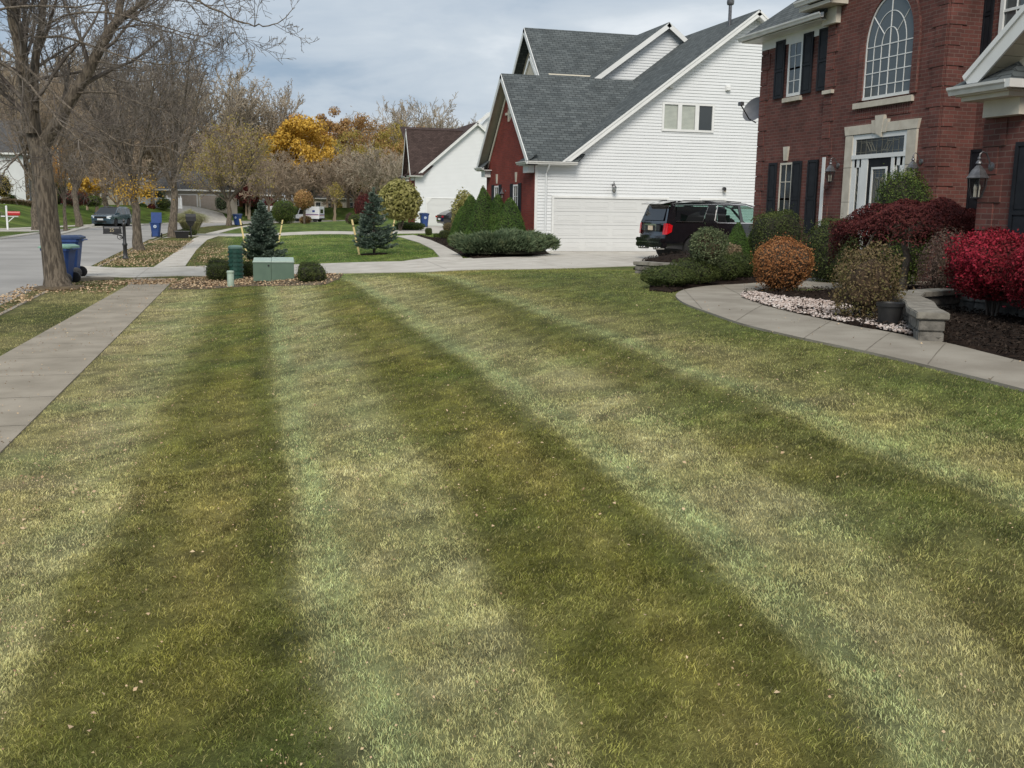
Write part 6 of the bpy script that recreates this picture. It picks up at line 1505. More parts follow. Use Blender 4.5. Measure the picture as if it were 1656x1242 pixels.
# in front of the neighbour's brick garage
GC='cone shaped evergreens against the brick garage front'
for i,(px,py,w,top,lb) in enumerate([(824,11.0,.90,318,'broad cone evergreen nearest the white siding corner'),(804,11.2,.74,312,'second cone evergreen counted from the white siding corner'),(782,10.7,.92,304,'tallest cone evergreen in the row on the brick garage front'),(761,11.0,.85,313,'fourth cone evergreen from the white siding corner'),(747,10.75,.7,332,'leftmost and shortest cone evergreen of the brick garage row'),(786,11.1,.6,299,'dark pointed evergreen peeking above the cone row')]):
    d_=ray(px,400);g_=(py,py*d_[1]/d_[0]+(.6 if i==5 else 0),.47);h=float(at(px,top,g_[1])[2])-.47
    shrub('conifer',lb,'evergreen shrub',g_,(w,w,h/2),'cone',15000,.048,'lf_cypress' if i<5 else 'lf_yew',40+i,.06,.15,group=GC,rz=i)
def juniper(name,label,c,rx,ry,h,n,m,seed,size=.11,rz=0):
    """spreading juniper: feathery sprays arching outwards"""
    rng=np.random.RandomState(seed);r=empty(name,c,rz,label,'evergreen shrub');a=rng.uniform(0,2*PI,n);q=np.sqrt(rng.rand(n));t=rng.rand(n)**.5
    lm=1+.12*np.sin(a*5+seed)+.08*np.sin(a*11);x=q*np.cos(a)*rx*lm;y=q*np.sin(a)*ry*lm;top=h*(1-.35*q**3)*(.62+.7*fbm(x+seed,y,1.5,3));z=top*(.25+.75*t)
    P=np.stack([x,y,z],1);d=np.stack([np.cos(a)*.8,np.sin(a)*.8,.55+0*a],1)+rng.normal(0,.35,(n,3));d/=np.linalg.norm(d,axis=1,keepdims=True)
    w=np.cross(d,rng.normal(0,1,(n,3)));w/=np.linalg.norm(w,axis=1,keepdims=True);s=size*rng.uniform(.5,1.2,n)[:,None]
    V=np.stack([P-w*s*.12,P+w*s*.12,P+d*s*.6+w*s*.10,P+d*s],1).reshape(-1,3);npmesh('foliage',V,np.arange(4*n).reshape(n,4),m,r,uv=False)
    b=MB();k=20;V=[(0,0,h*.72)];
    for j in range(1,5):
        for i in range(k):
            a_=2*PI*i/k;qq=j/4*.86;V.append((qq*math.cos(a_)*rx*(1+.12*math.sin(a_*5+seed)),qq*math.sin(a_)*ry*(1+.12*math.sin(a_*5+seed)),h*.72*(1-.4*qq**3)*(1 if j<4 else .25)))
    F_=[(0,1+i,1+(i+1)%k) for i in range(k)]+[(1+(j-1)*k+i,1+j*k+i,1+j*k+(i+1)%k,1+(j-1)*k+(i+1)%k) for j in range(1,4) for i in range(k)]
    b.add(V,F_);b.build('light_block_core','inner',r);return r  # dark solid dome added beneath the sprays to block light
juniper('juniper','wide spreading blue green juniper spilling to the driveway edge',(9.72,34.45,.46),1.95,1.15,.82,30000,'lf_juniper',3,.19,rz=rad(24))
shrub('bush','leafy shrub with fading tan leaves left of the cone evergreens','shrub',gl(750,386,.47),(.65,.65,1.15),'ball',3800,.13,'lf_hydrangea',14,.16,.6,.25,(8,.02,1.),core=.5)
for i,(px,py,w,h,lb,m,sz) in enumerate([(693,380,.20,.42,'small squarish clipped box plant at the tip of the mulch','lf_boxwood',.04),(719,386.5,.27,.46,'slightly larger clipped box plant beside the path mulch','lf_boxwood',.04),(706,384,.16,.22,'tiny low box plant between two clipped ones','lf_yew',.04),(725,377,.36,.70,'grey brown rounded shrub in front of the dark hatchback','lf_brownmix',.05)]):
    shrub('bush',lb,'shrub',gl(px,py,.46),(w,w,h/2),'box' if i<3 else 'ball',2600,sz,m,50+i,.05,.2)
# round the utility boxes
GU='clipped yews round the utility boxes'
for i,(px,py,w,h,lb) in enumerate([(354,447,.30,.50,'rear clipped yew left of the dark green pedestal'),(355,453.5,.32,.46,'front clipped yew behind the pale marker post'),(404,448,.21,.42,'narrow clipped yew between pedestal and utility cabinet'),(501,449,.27,.40,'rear clipped yew right of the utility cabinet'),(504,455.5,.33,.38,'front clipped yew right of the utility cabinet')]):
    g_=gl(px,py);shrub('bush',lb,'shrub',(g_[0],g_[1],g_[2]+.01),(w*1.05,w*.9,h/2),'box',4600,.036,'lf_boxwood',60+i,.16,.35,group=GU)
# ================================================================ spruces
def spruce(name,label,loc,h,w,seed,m='lf_spruce',open_=0.,trunk=.12,cat='spruce'):
    rng=np.random.RandomState(seed);r=empty(name,loc,0,label,cat);MB().tube([(0,0,-.1),(0,0,h*.5),(.01,0,h*.98)],[.045*h/2,.03*h/2,.006],7).build('trunk','bark',r,True)
    B=[];P=[];D=[];z=trunk*h
    while z<h*.97:
        t=(z/h-trunk)/(1-trunk);R=w/2*(1-t)**.68*(1 if t>.05 else .9);nb=int(8+8*(1-t))
        for k in range(nb):
            if rng.rand()<open_:continue
            a=rng.uniform(0,2*PI);L=R*rng.uniform(.72,1.12)*(1+.13*math.sin(3*a+seed));droop=-.16*(1-t);pts=[]
            for i in range(5):
                f=i/4;pts.append(np.array([math.cos(a)*L*f,math.sin(a)*L*f,z+L*(droop*math.sin(f*2.2)+.22*f*f)]))
            B.append([tuple(p) for p in pts])
            nn=int(22+85*L)
            for i in range(nn):
                f=rng.uniform(.18,1.02);j=min(int(f*4),3);p=pts[j]+(pts[j+1]-pts[j])*(f*4-j);side=rng.choice([-1,1])*rng.rand()
                sp=.24*L*(1.15-f)+.02;o=np.array([-math.sin(a),math.cos(a),0])*side*sp
                P.append(p+o+np.array([0,0,rng.normal(0,.012)]));d=np.array([math.cos(a),math.sin(a),.35])+o/(sp+1e-6)*.8;D.append(d)
        z+=h*.036*(1+.4*rng.rand())
    for i in range(40):P.append(np.array([rng.normal(0,.015),rng.normal(0,.015),h*rng.uniform(.93,1.03)]));D.append(np.array([rng.normal(0,.5),rng.normal(0,.5),1]))
    b=MB()
    for p in B:b.tube([p[0],p[2],p[4]],[.009,.006,.003],3,cap=False)
    b.build('branches','bark',r)
    P=np.array(P);D=np.array(D);D/=np.linalg.norm(D,axis=1,keepdims=True);n=len(P);VV=[];FF=[]
    for k in range(3):   # each sprig: crossed narrow needles tufts
        d=D+rng.normal(0,.35,(n,3));d/=np.linalg.norm(d,axis=1,keepdims=True);ww=np.cross(d,rng.normal(0,1,(n,3)));ww/=np.linalg.norm(ww,axis=1,keepdims=True);s=(.075*rng.uniform(.7,1.3,n))[:,None]
        VV.append(np.stack([P-d*s*.2,P+d*s*.35+ww*s*.19,P+d*s,P+d*s*.35-ww*s*.19],1).reshape(-1,3));FF.append(np.arange(4*n).reshape(n,4)+k*4*n)
    npmesh('foliage',np.concatenate(VV),np.concatenate(FF),m,r,uv=False);return r
g_=gl(425,419);spruce('spruce','dense young blue spruce rising behind the utility boxes',g_,2.08,1.62,3,trunk=.02)
g_=gl(605,411.5);spruce('spruce','ragged open young spruce in a mulch ring on the neighbouring lawn',g_,2.3,1.55,8,open_=.28,trunk=.13)
rg=drape('mulch_ring',[(g_[0]+.5*math.cos(a),g_[1]+.5*math.sin(a)) for a in np.linspace(0,2*PI,16)[:-1]],'mulch',.03,skirt=.03)
# ================================================================ mid distance shrubs
def sh(name,label,px,py,w,h,kind,n,size,m,seed,Y=None,z=None,lift=0,stems=None,amt=.10,depth=.3,core=.8,cat='shrub',group=None,coremat=None):
    if Y is None:g_=gl(px,py,z)
    else:p=at(px,py,Y);g_=(p.x,Y,p.z if z is None else z)
    return shrub(name,label,cat,g_,(w/2,w/2,h/2),kind,n,size,m,seed,amt,depth,lift,stems,group,core=core,coremat=coremat)
sh('bush','big round cream green leafy bush beside the farther white garage',647,373.5,3.0,2.75,'ball',5200,.26,'lf_hydrangea',70,lift=.75,stems=(9,.035,1.5),amt=.13,depth=.45,core=.72)
shrub('bush','low dark creeping shrub below the cream green bush','shrub',gl(662,372.5),(1.15,.8,.30),'dome',4200,.08,'lf_yew',71,.12,.3)
sh('bush','dark dense round yew at the lawn edge left of the mail truck',460,362,2.75,2.75,'dome',9000,.11,'lf_yew',72,amt=.07)
sh('tree','small standard tree with bronze drooping head by the mail truck',492,362,1.85,1.85,'ball',3000,.16,'lf_rust',73,lift=1.35,stems=(4,.05,1.7),core=.6,coremat='inner_brown')
sh('bush','low brown mounded bush under the bronze standard tree',494,361.5,1.15,.75,'dome',1500,.09,'lf_rust',74,coremat='inner_brown')
sh('bush','dusky red rounded bush behind the ragged spruce',589,351,2.1,3.0,'ball',2600,.16,'lf_maroon',75,Y=105,z=.45,amt=.14,coremat='inner_red')
sh('bush','bright green low bush left of the dusky red bush',578,357,1.7,1.0,'dome',1800,.10,'lf_yew',76,Y=96,z=.45)
sh('bush','small dull brown bush on the far lawn corner',566,355,.95,1.1,'ball',1000,.10,'lf_purplebrown',77,Y=99,z=.45,coremat='inner_brown')
def ogr(label,loc,w,h,n,seed,m='lf_grassy'):
    rng=np.random.RandomState(seed);V=[];a=rng.uniform(0,2*PI,n);q=rng.rand(n)**.7;L=h*rng.uniform(.75,1.15,n);R=w/2*q
    bx,by=np.cos(a)*R*.25,np.sin(a)*R*.25;P0=np.stack([bx,by,bx*0],1);P1=np.stack([bx+np.cos(a)*R*.45,by+np.sin(a)*R*.45,L*.75],1);P2=np.stack([bx+np.cos(a)*R,by+np.sin(a)*R,L*(.95-.35*q)],1)
    W=np.stack([-np.sin(a),np.cos(a),a*0],1)*.012;V=np.stack([P0-W,P0+W,P1+W,P1-W,P2+W*.3,P2-W*.3],1).reshape(-1,3);b=np.arange(n)[:,None]*6
    o=npmesh('ornamental_grass',V,np.concatenate([b+[0,1,2,3],b+[3,2,4,5]]),m,uv=False);o.location=loc;tag(o,label,'ornamental grass');return o
g_=gl(309,380.5);ogr('tall pale arching ornamental grass clump by the black mailbox',g_,2.6,1.75,5200,1)
shrub('bush','dark low bush at the foot of the ornamental grass','shrub',(g_[0]-.3,g_[1]-.5,g_[2]),(.75,.5,.22),'dome',1800,.06,'lf_yew',78,.1,.3)
# near the far houses
far=[('bush','dark blue green egg shaped bush against the tan garage wall',359,342,1.8,2.4,'ball','lf_juniper',148,1.15),
('bush','clipped green bush right of the picket fence',266,339,2.0,1.5,'ball','lf_yew',140,1.45),('bush','small round green bush before the picket fence',231,340,1.1,.9,'ball','lf_cypress',139,1.4),('bush','small reddish bush before the picket fence',245,340,.95,.8,'ball','lf_maroon',139,1.4),
('bush','long dark clipped shrub top showing over the picket fence',246,324,3.4,1.2,'box','lf_yew',143,2.3),
('bush','dark evergreen bush beside the grey house front',90,337,3.0,3.6,'dome','lf_yew',125,1.6),('bush','wine red spreading bush under the yellow tree',122,334,2.4,1.5,'dome','lf_maroon',108,1.85),('bush','green rounded bush right of the wine red bush',150,334,1.9,1.1,'dome','lf_yew',110,1.85),
('bush','small black green bush against the far left white wall',16,331,1.4,1.1,'ball','lf_yew',118,1.8),('bush','olive yellow bush at the extreme left edge',3,322,2.2,2.6,'ball','lf_olive',116,2.0),
('bush','dull rusty bush hiding the foot of the small brick house',436,338,1.5,1.6,'ball','lf_red',150,1.0),('bush','dark hedge bush left of the distant white car',408,341,3.4,1.9,'box','lf_yew',156,1.0),('bush','green bush beside far cream house columns',548,348,1.6,2.6,'ball','lf_olive',185,.6)]
for i,(nm,lb,px,py,w,h,k,m,Y,z) in enumerate(far):
    sh(nm,lb,px,py,w,h,k,1500,.14,m,80+i,Y=Y,z=float(zt(at(px,py,Y).x,Y)) if z is None else float(at(px,py,Y).z))
for i in range(9):
    p=at(4+i*7,338,112);ogr('one of the tan ornamental grasses in the bed before the far left white house',(p.x,112,float(zt(p.x,112))),1.3,.6,260,20+i,'lf_tan')['group']='tan grasses along the far left house'
# ================================================================ trees
def on(px,py,Y,z=None):
    p=at(px,py,Y);return (p.x,Y,float(zt(p.x,Y)) if z is None else z)
# --- the big maple by the bins
def big_maple():
    r=empty('maple_tree',(-3.92,27.2,0),0,'big bare maple leaning beside the blue bins with drooping branches overhead','tree');O=np.array((-3.92,27.2,0))
    rng=np.random.RandomState(12);cfg=dict(BASE);cfg.update(rmin=.0042,floor=1.6,nc=[7,9,6,5,0],lr=[.6,.55,.55,.55,.5],wig=[.05,.10,.14,.16,.18],up=[.02,.035,.06,.08,.06],ang=[.7,.75,.8,.85,.8],seg=[.7,.45,.28,.18,.14],rr=[.5,.42,.5,.6,.6])
    def W(pts):return [np.array(at(px,py,Y))-O for px,py,Y in pts]
    tb=MB();tp=W([(95,472,27.2),(90,448,27.2),(84,405,27.2),(78,350,27.2),(72,300,27.2),(66,250,27.2),(62,228,27.2)]);tb.tube([tuple(p) for p in tp],[.40,.275,.245,.235,.23,.235,.245],20)
    tb.build('trunk','bark',r,True,80)
    # burl and scar
    lb=MB();S=[];tips=[]
    def limb(pts,ra,rb_,kids=6,lev=1,Lk=1.5,t0=.2,vis=True,rk=.4):
        P=W(pts);n=len(P)
        # smooth
        Q=[]
        for i in range(n-1):
            p0=P[max(i-1,0)];p1=P[i];p2=P[i+1];p3=P[min(i+2,n-1)]
            for t in np.linspace(0,1,5)[:-1]:
                Q.append(.5*((2*p1)+(-p0+p2)*t+(2*p0-5*p1+4*p2-p3)*t*t+(-p0+3*p1-3*p2+p3)*t**3))
        Q.append(P[-1]);R=[ra+(rb_-ra)*i/(len(Q)-1) for i in range(len(Q))]
        Q=[q+rng.normal(0,.012,3)*(min(i,1)) for i,q in enumerate(Q)]
        lb.tube([tuple(q) for q in Q],R,12 if ra>.05 else 6,cap=True)
        for c in range(kids):
            t=t0+(1-t0)*(c+rng.rand())/kids;k=min(int(t*(len(Q)-1)),len(Q)-2);d=Q[k+1]-Q[k];d/=np.linalg.norm(d);ax=rng.normal(0,1,3);ax-=d*ax.dot(d);ax/=np.linalg.norm(ax);an=.75*(.7+.6*rng.rand())
            nd=d*math.cos(an)+ax*math.sin(an);grow(S,tips,rng,Q[k],nd,Lk*(.6+.7*rng.rand())*(1.1-.5*t),max(.005,R[k]*rk),lev,cfg)
    limb([(60,238,27.2),(44,150,27.4),(30,60,27.8),(15,-60,28.2)],.19,.11,9,1,2.6)
    limb([(50,215,27.1),(38,120,26.9),(24,40,26.6),(2,-60,26.3)],.16,.10,8,1,2.6)
    limb([(55,180,27.0),(56,110,27.2),(66,40,27.4),(76,-50,27.8)],.11,.07,9,1,2.2)
    limb([(68,238,27.2),(92,198,27.1),(128,140,26.9),(150,100,26.8),(176,52,26.7),(187,36,26.7),(197,0,26.8),(204,-60,27.)],.165,.075,9,1,2.4)
    limb([(183,42,26.7),(205,24,26.3),(236,0,25.9),(280,-40,25.4)],.075,.04,6,1,2.0)
    # long drooping branches that sweep over the street verge
    D=[([(2,78,26.5),(60,125,25.6),(112,175,25.0),(170,215,24.6),(215,235,24.4),(262,238,24.3),(300,218,24.3)],.035,.006,9),
       ([(0,100,26),(50,140,25),(90,190,24.2),(140,235,23.8),(190,262,23.6),(240,272,23.5),(290,262,23.5)],.032,.005,9),
       ([(52,60,27),(110,62,26),(170,82,25.2),(240,102,24.8),(300,100,24.6),(340,78,24.6)],.03,.006,9),
       ([(66,44,27),(120,22,26),(180,22,25.4),(250,40,25),(310,56,24.8),(348,58,24.7)],.03,.006,10),
       ([(120,150,26.9),(180,150,26),(235,172,25.3),(270,182,25),(310,206,24.8),(385,222,24.7)],.028,.005,8),
       ([(150,98,26.8),(190,105,26.2),(230,112,25.8),(262,125,25.5)],.022,.006,7),
       ([(176,52,26.7),(230,40,25.8),(300,60,25),(360,80,24.6)],.025,.005,8),
       ([(10,140,26.6),(45,190,25.8),(70,230,25.4),(95,262,25.2),(120,285,25.1)],.02,.004,7),
       ([(30,95,26.5),(25,150,25.8),(28,200,25.5),(40,245,25.4),(60,258,25.3)],.016,.004,6),
       ([(85,205,26.9),(110,225,26.2),(150,232,25.8),(200,205,25.4),(240,180,25.2)],.022,.005,7),
       ([(38,245,27),(20,262,26.4),(5,282,26),(-20,300,25.6)],.03,.008,5),
       ([(-30,20,25),(60,10,24),(140,10,23.4),(200,-5,23)],.03,.008,8),
       ([(240,-30,23.5),(300,-8,22.8),(345,15,22.4),(395,36,22.2),(425,43,22.1),(455,34,22.0),(476,12,22)],.028,.006,6),
       ([(345,-30,22.8),(372,20,22.4),(382,55,22.3),(402,80,22.2)],.012,.004,3),
       ([(270,-40,23.4),(310,10,23),(330,40,22.9),(342,48,22.8)],.014,.004,5)]
    for pts,a_,b_,k in D:limb(pts,a_,b_,int(k*1.5),2,1.15,.12,rk=.5)
    lb.build('limb','bark',r,True,80)
    V,Q=segs_np(np.array(S),4);npmesh('branches',V,Q,'twig',r,uv=False,smooth=True)
    print('maple segs',len(S))
big_maple()
drape('mulch_ring',[(-3.85+(.62+.06*math.sin(5*a))*math.cos(a),27.0+(.7+.06*math.cos(3*a))*math.sin(a)) for a in np.linspace(0,2*PI,20)[:-1]],'soil',.02,skirt=.04,cell=.2,bumpz=.07)
# --- street trees along the verge
cfgA=dict(nc=[7,10,8,6,0],rmin=.0075,up=[.03,.05,.06,.05,.04],ang=[.7,.65,.75,.8,.8],floor=2.0)
tmA=tree_mesh(21,10.3,.22,cfgA,fork=2.35,nl=7,lean=(-.15,0),spread=.75,limb=3.9)
t2=tree_obj('street_tree','bare street tree with a tuft of yellow leaves at its low fork','x' and (-3.45,49.2,0),tmA,0,1.,'lf_yellow',1400,.085,3,('bark','twig'),lsel=None)
fo=[c for c in t2.children if c.name.startswith('foliage')][0];bpy.data.objects.remove(fo)
rng=np.random.RandomState(6);n=1300;P=rng.normal(0,1,(n,3))*np.array([.52,.52,.30])+np.array([-.1,0,2.75]);V,Q=leafcards(P,rng.normal(0,1,(n,3)),np.full(n,.09),rng,.6,.3);npmesh('foliage',V,Q,'lf_yellow',t2,uv=False)
tmB=tree_mesh(33,13.2,.27,dict(nc=[7,10,8,6,0],rmin=.0105,up=[.03,.05,.06,.05,.04],ang=[.6,.6,.75,.8,.8],floor=2.6),fork=3.6,nl=8,lean=(.3,0),spread=.62,limb=4.9)
tree_obj('street_tree','tall bare street tree behind which a blue bin stands open',(-2.78,68.6,0),tmB,0,1.,barks=('bark','twig'))
tmC=tree_mesh(44,11.,.27,dict(nc=[7,8,7,5,0],rmin=.02,ang=[.8,.7,.8,.8,.8],floor=2.0,up=[.03,.03,.03,.02,.02]),fork=2.6,nl=8,lean=(.2,0),spread=1.1,limb=5.2)
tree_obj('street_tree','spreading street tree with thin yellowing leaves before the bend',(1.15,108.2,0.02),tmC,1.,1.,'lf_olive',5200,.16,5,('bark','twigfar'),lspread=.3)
# far side young trees
tmD=tree_mesh(55,7.5,.14,dict(nc=[6,7,6,4,0],rmin=.014,floor=2.),fork=2.6,nl=5,spread=.5)
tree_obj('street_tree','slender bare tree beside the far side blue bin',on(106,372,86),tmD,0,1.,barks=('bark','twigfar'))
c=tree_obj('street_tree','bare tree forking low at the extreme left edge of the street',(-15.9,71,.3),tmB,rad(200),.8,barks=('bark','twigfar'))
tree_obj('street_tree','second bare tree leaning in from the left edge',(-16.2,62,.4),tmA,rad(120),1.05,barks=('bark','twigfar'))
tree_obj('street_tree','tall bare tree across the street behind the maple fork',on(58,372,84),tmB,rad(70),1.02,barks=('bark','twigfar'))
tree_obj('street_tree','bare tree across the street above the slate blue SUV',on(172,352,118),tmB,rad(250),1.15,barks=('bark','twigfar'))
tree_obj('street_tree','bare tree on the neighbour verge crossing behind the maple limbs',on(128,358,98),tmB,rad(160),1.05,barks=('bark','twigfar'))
# --- crowns of small far street trees and the wood
cfgF=dict(nc=[7,9,8,5,0],rmin=.026,up=[.03,.03,.03,.02,.02],ang=[.75,.7,.8,.85,.8],floor=2.2,tap=.6)
tmF=[tree_mesh(60+i,9.,.2,cfgF,fork=2.4,nl=9,spread=1.15,limb=4.6) for i in range(2)]
cfgW=dict(nc=[7,8,7,5,0],rmin=.035,up=[.05,.06,.06,.05,.04],ang=[.55,.6,.7,.8,.8],floor=3.,tap=.6)
tmW=[tree_mesh(70+i,20,.32,cfgW,fork=5.,nl=7,spread=.5,limb=9.5) for i in range(3)]
def proto(name,tm,barks,leaf=None,nleaf=0,lsize=.3,seed=1,lspread=.5):
    o=tree_obj(name,'x',(0,0,0),tm,0,1,leaf,nleaf,lsize,seed,barks,lspread=lspread);return o
used={}
def place(key,make,px,Y,top,h0,label,group=None,rz=0,zb=None,wide=1.):
    """crown top reaches pixel row `top` at distance Y"""
    p=at(px,top,Y);z=float(zt(p.x,Y)) if zb is None else zb
    if key not in used:used[key]=make();o=used[key]
    else:o=copy_tree(used[key])
    s=(p.z-z)/h0;o.location=(p.x,Y,z);o.rotation_euler=(0,0,rz);o.scale=(s*wide,s*wide,s);o['label']=label;o['category']='tree'
    if group:o['group']=group
    elif 'group' in o:del o['group']
    return o
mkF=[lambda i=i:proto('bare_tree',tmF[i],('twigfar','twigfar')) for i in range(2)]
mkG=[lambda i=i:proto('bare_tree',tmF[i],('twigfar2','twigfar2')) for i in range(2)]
hF=9.
GM='rounded bare trees lining the street beyond the bend'
mids=[(400,150,236,0),(432,140,246,1),(470,150,250,0),(505,165,252,1),(540,148,246,0),(575,165,240,1),(618,140,232,0),(655,150,240,1),(352,165,222,0),(318,160,226,1),(592,185,225,0),(690,160,250,1),(282,170,215,0),(450,178,258,1),(528,185,262,1)]
for i,(px,Y,top,k) in enumerate(mids):place('F%d'%k if i%3 else 'G%d'%k,mkF[k] if i%3 else mkG[k],px,Y,top,hF,'rounded brown bare tree in the dense row beyond the bend',GM,i*1.3)
GL='bare trees behind the houses at left'
for i,(px,Y,top,k) in enumerate([(150,135,170,0),(195,140,160,1),(240,140,175,0),(60,152,165,1),(20,150,160,0),(115,150,150,1),(-30,150,150,1),(185,112,235,0),(150,122,225,1)]):
    place('F%d'%k,mkF[k],px,Y,top,hF,'bare brown tree behind the far side houses at left',GL,i*1.7+.4)
hW=20
mkW=[lambda i=i:proto('bare_tree',tmW[i],('twigfar2','twigfar2')) for i in range(3)]
GW='tall bare trees of the wood'
for i,(px,Y,top,k) in enumerate([(345,180,100,0),(375,190,112,1),(408,195,128,2),(432,200,135,0),(300,175,95,1),(255,180,92,2),(205,180,88,0),(160,175,80,1),(110,180,75,2),(60,180,70,0),(10,175,60,1),(-40,180,60,2),(670,200,158,0),(700,205,170,1),(648,210,165,2),(725,200,185,0),(610,215,190,1),(580,215,185,2)]):
    place('W%d'%k,mkW[k],px,Y,top,hW,'tall thin bare tree of the wood behind the houses',GW,i*1.1)
# leafy trees of the wood
def leafy(name,label,px,Y,top,h,w,m,n,size,seed,z=1.0,amt=.16,lift=None,group=None):
    p=at(px,top,Y);rng=np.random.RandomState(seed);H_=p.z-z;r=empty(name,(p.x,Y,z),seed,label,'tree',group);lift=H_*.22 if lift is None else lift
    b=MB();b.tube([(0,0,-.5),(.1,0,lift),(0,.1,H_*.6)],[w*.035,w*.028,w*.01],7)
    for i in range(7):
        a=2*PI*i/7;b.tube([(0,0,lift*(.8+.1*i)),(w*.2*math.cos(a),w*.2*math.sin(a),lift+H_*.28),(w*.36*math.cos(a),w*.36*math.sin(a),lift+H_*.5)],[w*.014,w*.009,w*.004],4)
    b.build('trunk','twigfar',r,True)
    # clumps
    nc=46;D=rng.normal(0,1,(nc,3));D/=np.linalg.norm(D,axis=1,keepdims=True);q=rng.rand(nc)**.4;c=D*q[:,None]*np.array([w/2*.82,w/2*.82,(H_-lift)/2*.84])*lump(D,seed,amt)[:,None]+np.array([0,0,lift+(H_-lift)/2])
    cr_=w*rng.uniform(.09,.17,nc);i=rng.randint(0,nc,n);d=rng.normal(0,1,(n,3));d/=np.linalg.norm(d,axis=1,keepdims=True);P=c[i]+d*(cr_[i]*(rng.rand(n)**.45))[:,None]*np.array([1,1,.8])
    V,Q=leafcards(P,d,np.full(n,size),rng,.7,.5);npmesh('foliage',V,Q,m,r,uv=False);return r
leafy('maple_tree','bright golden yellow maple standing out in front of the wood',487,160,186,0,12.2,'lf_yellow',15000,.40,1,z=1)
leafy('maple_tree','thinner yellow green tree right of the golden maple',540,172,228,0,9.5,'lf_olive',5200,.38,2)
leafy('maple_tree','orange tinged tree crown just behind the golden maple top',478,190,163,0,11,'lf_orange',10000,.34,3)
leafy('maple_tree','dull orange brown tree right of the orange crown',535,192,164,0,10,'lf_rust',9500,.34,4)
leafy('maple_tree','tall rusty leaved tree in the middle of the wood',588,188,182,0,13,'lf_rust',12000,.32,5)
leafy('maple_tree','olive and gold tree near the brown roofed house',632,185,196,0,11,'lf_olive',9500,.32,6)
leafy('maple_tree','pinkish rust tree beside the brown roofed house',668,190,196,0,9,'lf_rust',4200,.34,7)
leafy('maple_tree','low olive tree under the rusty trees of the wood',600,175,235,0,11,'lf_olive',4800,.34,8)
leafy('maple_tree','dim yellow brown tree left of the golden maple',418,175,195,0,12,'lf_tan',5200,.34,9)
leafy('maple_tree','sparse russet tree behind the bare row at left',360,172,190,0,12,'lf_tan',4500,.32,10)
leafy('maple_tree','russet crown above the ragged young spruce',610,198,200,0,10,'lf_rust',5200,.34,21)
leafy('maple_tree','gold flecked olive crown right of the golden maple',562,180,205,0,10,'lf_olive',5600,.34,22)
leafy('maple_tree','amber tree standing deep in the wood beyond the mail truck',520,202,178,0,11,'lf_orange',5200,.34,23)
leafy('maple_tree','rust brown crown low behind the cream green bush',645,178,222,0,10,'lf_rust',4600,.34,24)
leafy('maple_tree','tan crown rising left of the orange tinged one',448,198,178,0,10,'lf_tan',4200,.34,25)
leafy('maple_tree','dark wine red small tree before the small brick house',397,150,297,0,5.0,'lf_maroon',2600,.22,11,z=1.1)
leafy('maple_tree','low golden yellow tree on the far left lawn',138,112,283,0,3.7,'lf_yellow',3200,.17,12,z=1.9)
leafy('maple_tree','small yellow brown tree seen past the flagpole',84,118,230,0,4.5,'lf_orange',1800,.2,13,z=1.9)
leafy('maple_tree','thin yellow leaved sapling near the cream house',541,135,290,0,3.2,'lf_olive',700,.16,14,z=.3,lift=1.9)
# the far wood as one mass filling the gaps
def wood():
    rng=np.random.RandomState(9);S=np.concatenate([tmW[0][1]]);V0,Q0=segs_np(S[::2],3);VV=[];QQ=[];k=0
    for i in range(34):
        px=-60+i*24+rng.uniform(-9,9);Y=215+rng.uniform(0,25);p=at(px,205,Y);s=rng.uniform(.72,1.0);a=rng.uniform(0,6);c,s_=math.cos(a),math.sin(a)
        V=V0*s;V=np.stack([V[:,0]*c-V[:,1]*s_+p.x,V[:,0]*s_+V[:,1]*c+Y,V[:,2]],1);VV.append(V);QQ.append(Q0+k);k+=len(V)
    o=npmesh('wood',np.concatenate(VV),np.concatenate(QQ),'twigfar2',uv=False);tag(o,'far bare brown wood closing the end of the street','wood',kind='stuff')
    n=60000;x=[];P=[]
    for i in range(60):
        px=-60+i*14;Y=212+rng.uniform(0,30);p=at(px,240,Y);m=n//60;P.append(rng.normal(0,1,(m,3))*np.array([5,4,3.6])+np.array([p.x,Y,5.5+rng.uniform(-1,2)]))
    P=np.concatenate(P);P[:,2]=np.abs(P[:,2]);V,Q=leafcards(P,rng.normal(0,1,(len(P),3)),np.full(len(P),.5),rng,.6,.3);o=npmesh('undergrowth',V,Q,'lf_tan',uv=False);tag(o,'tangled tan undergrowth in the far wood','undergrowth',kind='stuff')
wood()
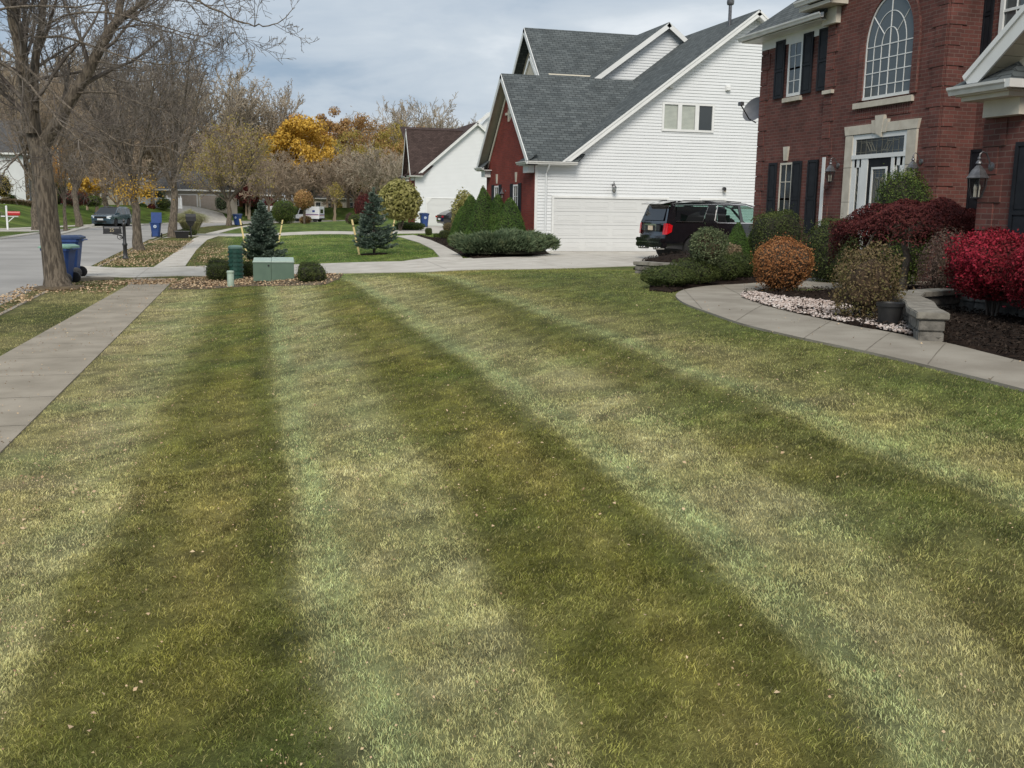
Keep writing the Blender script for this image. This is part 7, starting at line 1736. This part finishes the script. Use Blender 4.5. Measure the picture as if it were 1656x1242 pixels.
# ================================================================ sky and light
def sky():
    w=bpy.data.worlds.new('World');bpy.context.scene.world=w;w.use_nodes=True;nt=w.node_tree;nt.nodes.clear()
    N=nt.nodes.new;Lk=nt.links.new
    out=N('ShaderNodeOutputWorld');tc=N('ShaderNodeTexCoord');sep=N('ShaderNodeSeparateXYZ');Lk(tc.outputs['Generated'],sep.inputs[0])
    s=N('ShaderNodeTexSky');s.sky_type='NISHITA';s.sun_disc=False;s.sun_elevation=rad(34);s.sun_rotation=rad(150);s.dust_density=2
    b1=N('ShaderNodeBackground');Lk(s.outputs[0],b1.inputs[0]);b1.inputs[1].default_value=.06
    zz=N('ShaderNodeMath');zz.operation='MAXIMUM';zz.inputs[1].default_value=0;Lk(sep.outputs[2],zz.inputs[0])
    za=N('ShaderNodeMath');za.operation='ADD';za.inputs[1].default_value=.16;Lk(zz.outputs[0],za.inputs[0])
    vx=N('ShaderNodeMath');vx.operation='DIVIDE';Lk(sep.outputs[0],vx.inputs[0]);Lk(za.outputs[0],vx.inputs[1])
    vy=N('ShaderNodeMath');vy.operation='DIVIDE';Lk(sep.outputs[1],vy.inputs[0]);Lk(za.outputs[0],vy.inputs[1])
    cb=N('ShaderNodeCombineXYZ');Lk(vx.outputs[0],cb.inputs[0]);Lk(vy.outputs[0],cb.inputs[1]);cb.inputs[2].default_value=3.7
    n=N('ShaderNodeTexNoise');n.inputs['Scale'].default_value=1.5;n.inputs['Detail'].default_value=7;n.inputs['Roughness'].default_value=.52;n.inputs['Distortion'].default_value=.25;Lk(cb.outputs[0],n.inputs['Vector'])
    # brighter to the right of the street
    ax=N('ShaderNodeMath');ax.operation='MULTIPLY_ADD';ax.inputs[1].default_value=.34;Lk(sep.outputs[0],ax.inputs[0]);Lk(n.outputs['Fac'],ax.inputs[2])
    az=N('ShaderNodeMath');az.operation='MULTIPLY_ADD';az.inputs[1].default_value=.22;Lk(zz.outputs[0],az.inputs[0]);Lk(ax.outputs[0],az.inputs[2])
    r=N('ShaderNodeValToRGB');e=r.color_ramp.elements;e[0].position=.38;e[0].color=(.29,.38,.49,1);e[1].position=.95;e[1].color=(.95,.97,.98,1)
    q=r.color_ramp.elements.new(.52);q.color=(.45,.52,.60,1);q=r.color_ramp.elements.new(.66);q.color=(.55,.61,.67,1)
    Lk(az.outputs[0],r.inputs['Fac'])
    b2=N('ShaderNodeBackground');Lk(r.outputs[0],b2.inputs[0]);b2.inputs[1].default_value=.86
    mx=N('ShaderNodeMixShader');mx.inputs[0].default_value=.9;Lk(b1.outputs[0],mx.inputs[1]);Lk(b2.outputs[0],mx.inputs[2]);Lk(mx.outputs[0],out.inputs[0])
sky()
sl=bpy.data.lights.new('sun','SUN');so=bpy.data.objects.new('sun',sl);C.objects.link(so);sl.energy=2.2;sl.angle=rad(26);sl.color=(1,.93,.83)
el,azm=rad(42),rad(205)
dv=Vector((math.sin(azm)*math.cos(el),math.cos(azm)*math.cos(el),math.sin(el)));so.rotation_euler=dv.to_track_quat('Z','Y').to_euler()
sc=bpy.context.scene
sc.view_settings.view_transform='Standard';sc.view_settings.look='None';sc.view_settings.gamma=1;sc.view_settings.exposure=.47
sc.cycles.max_bounces=6;sc.cycles.diffuse_bounces=3;sc.cycles.glossy_bounces=3;sc.cycles.transparent_max_bounces=10;sc.cycles.transmission_bounces=4
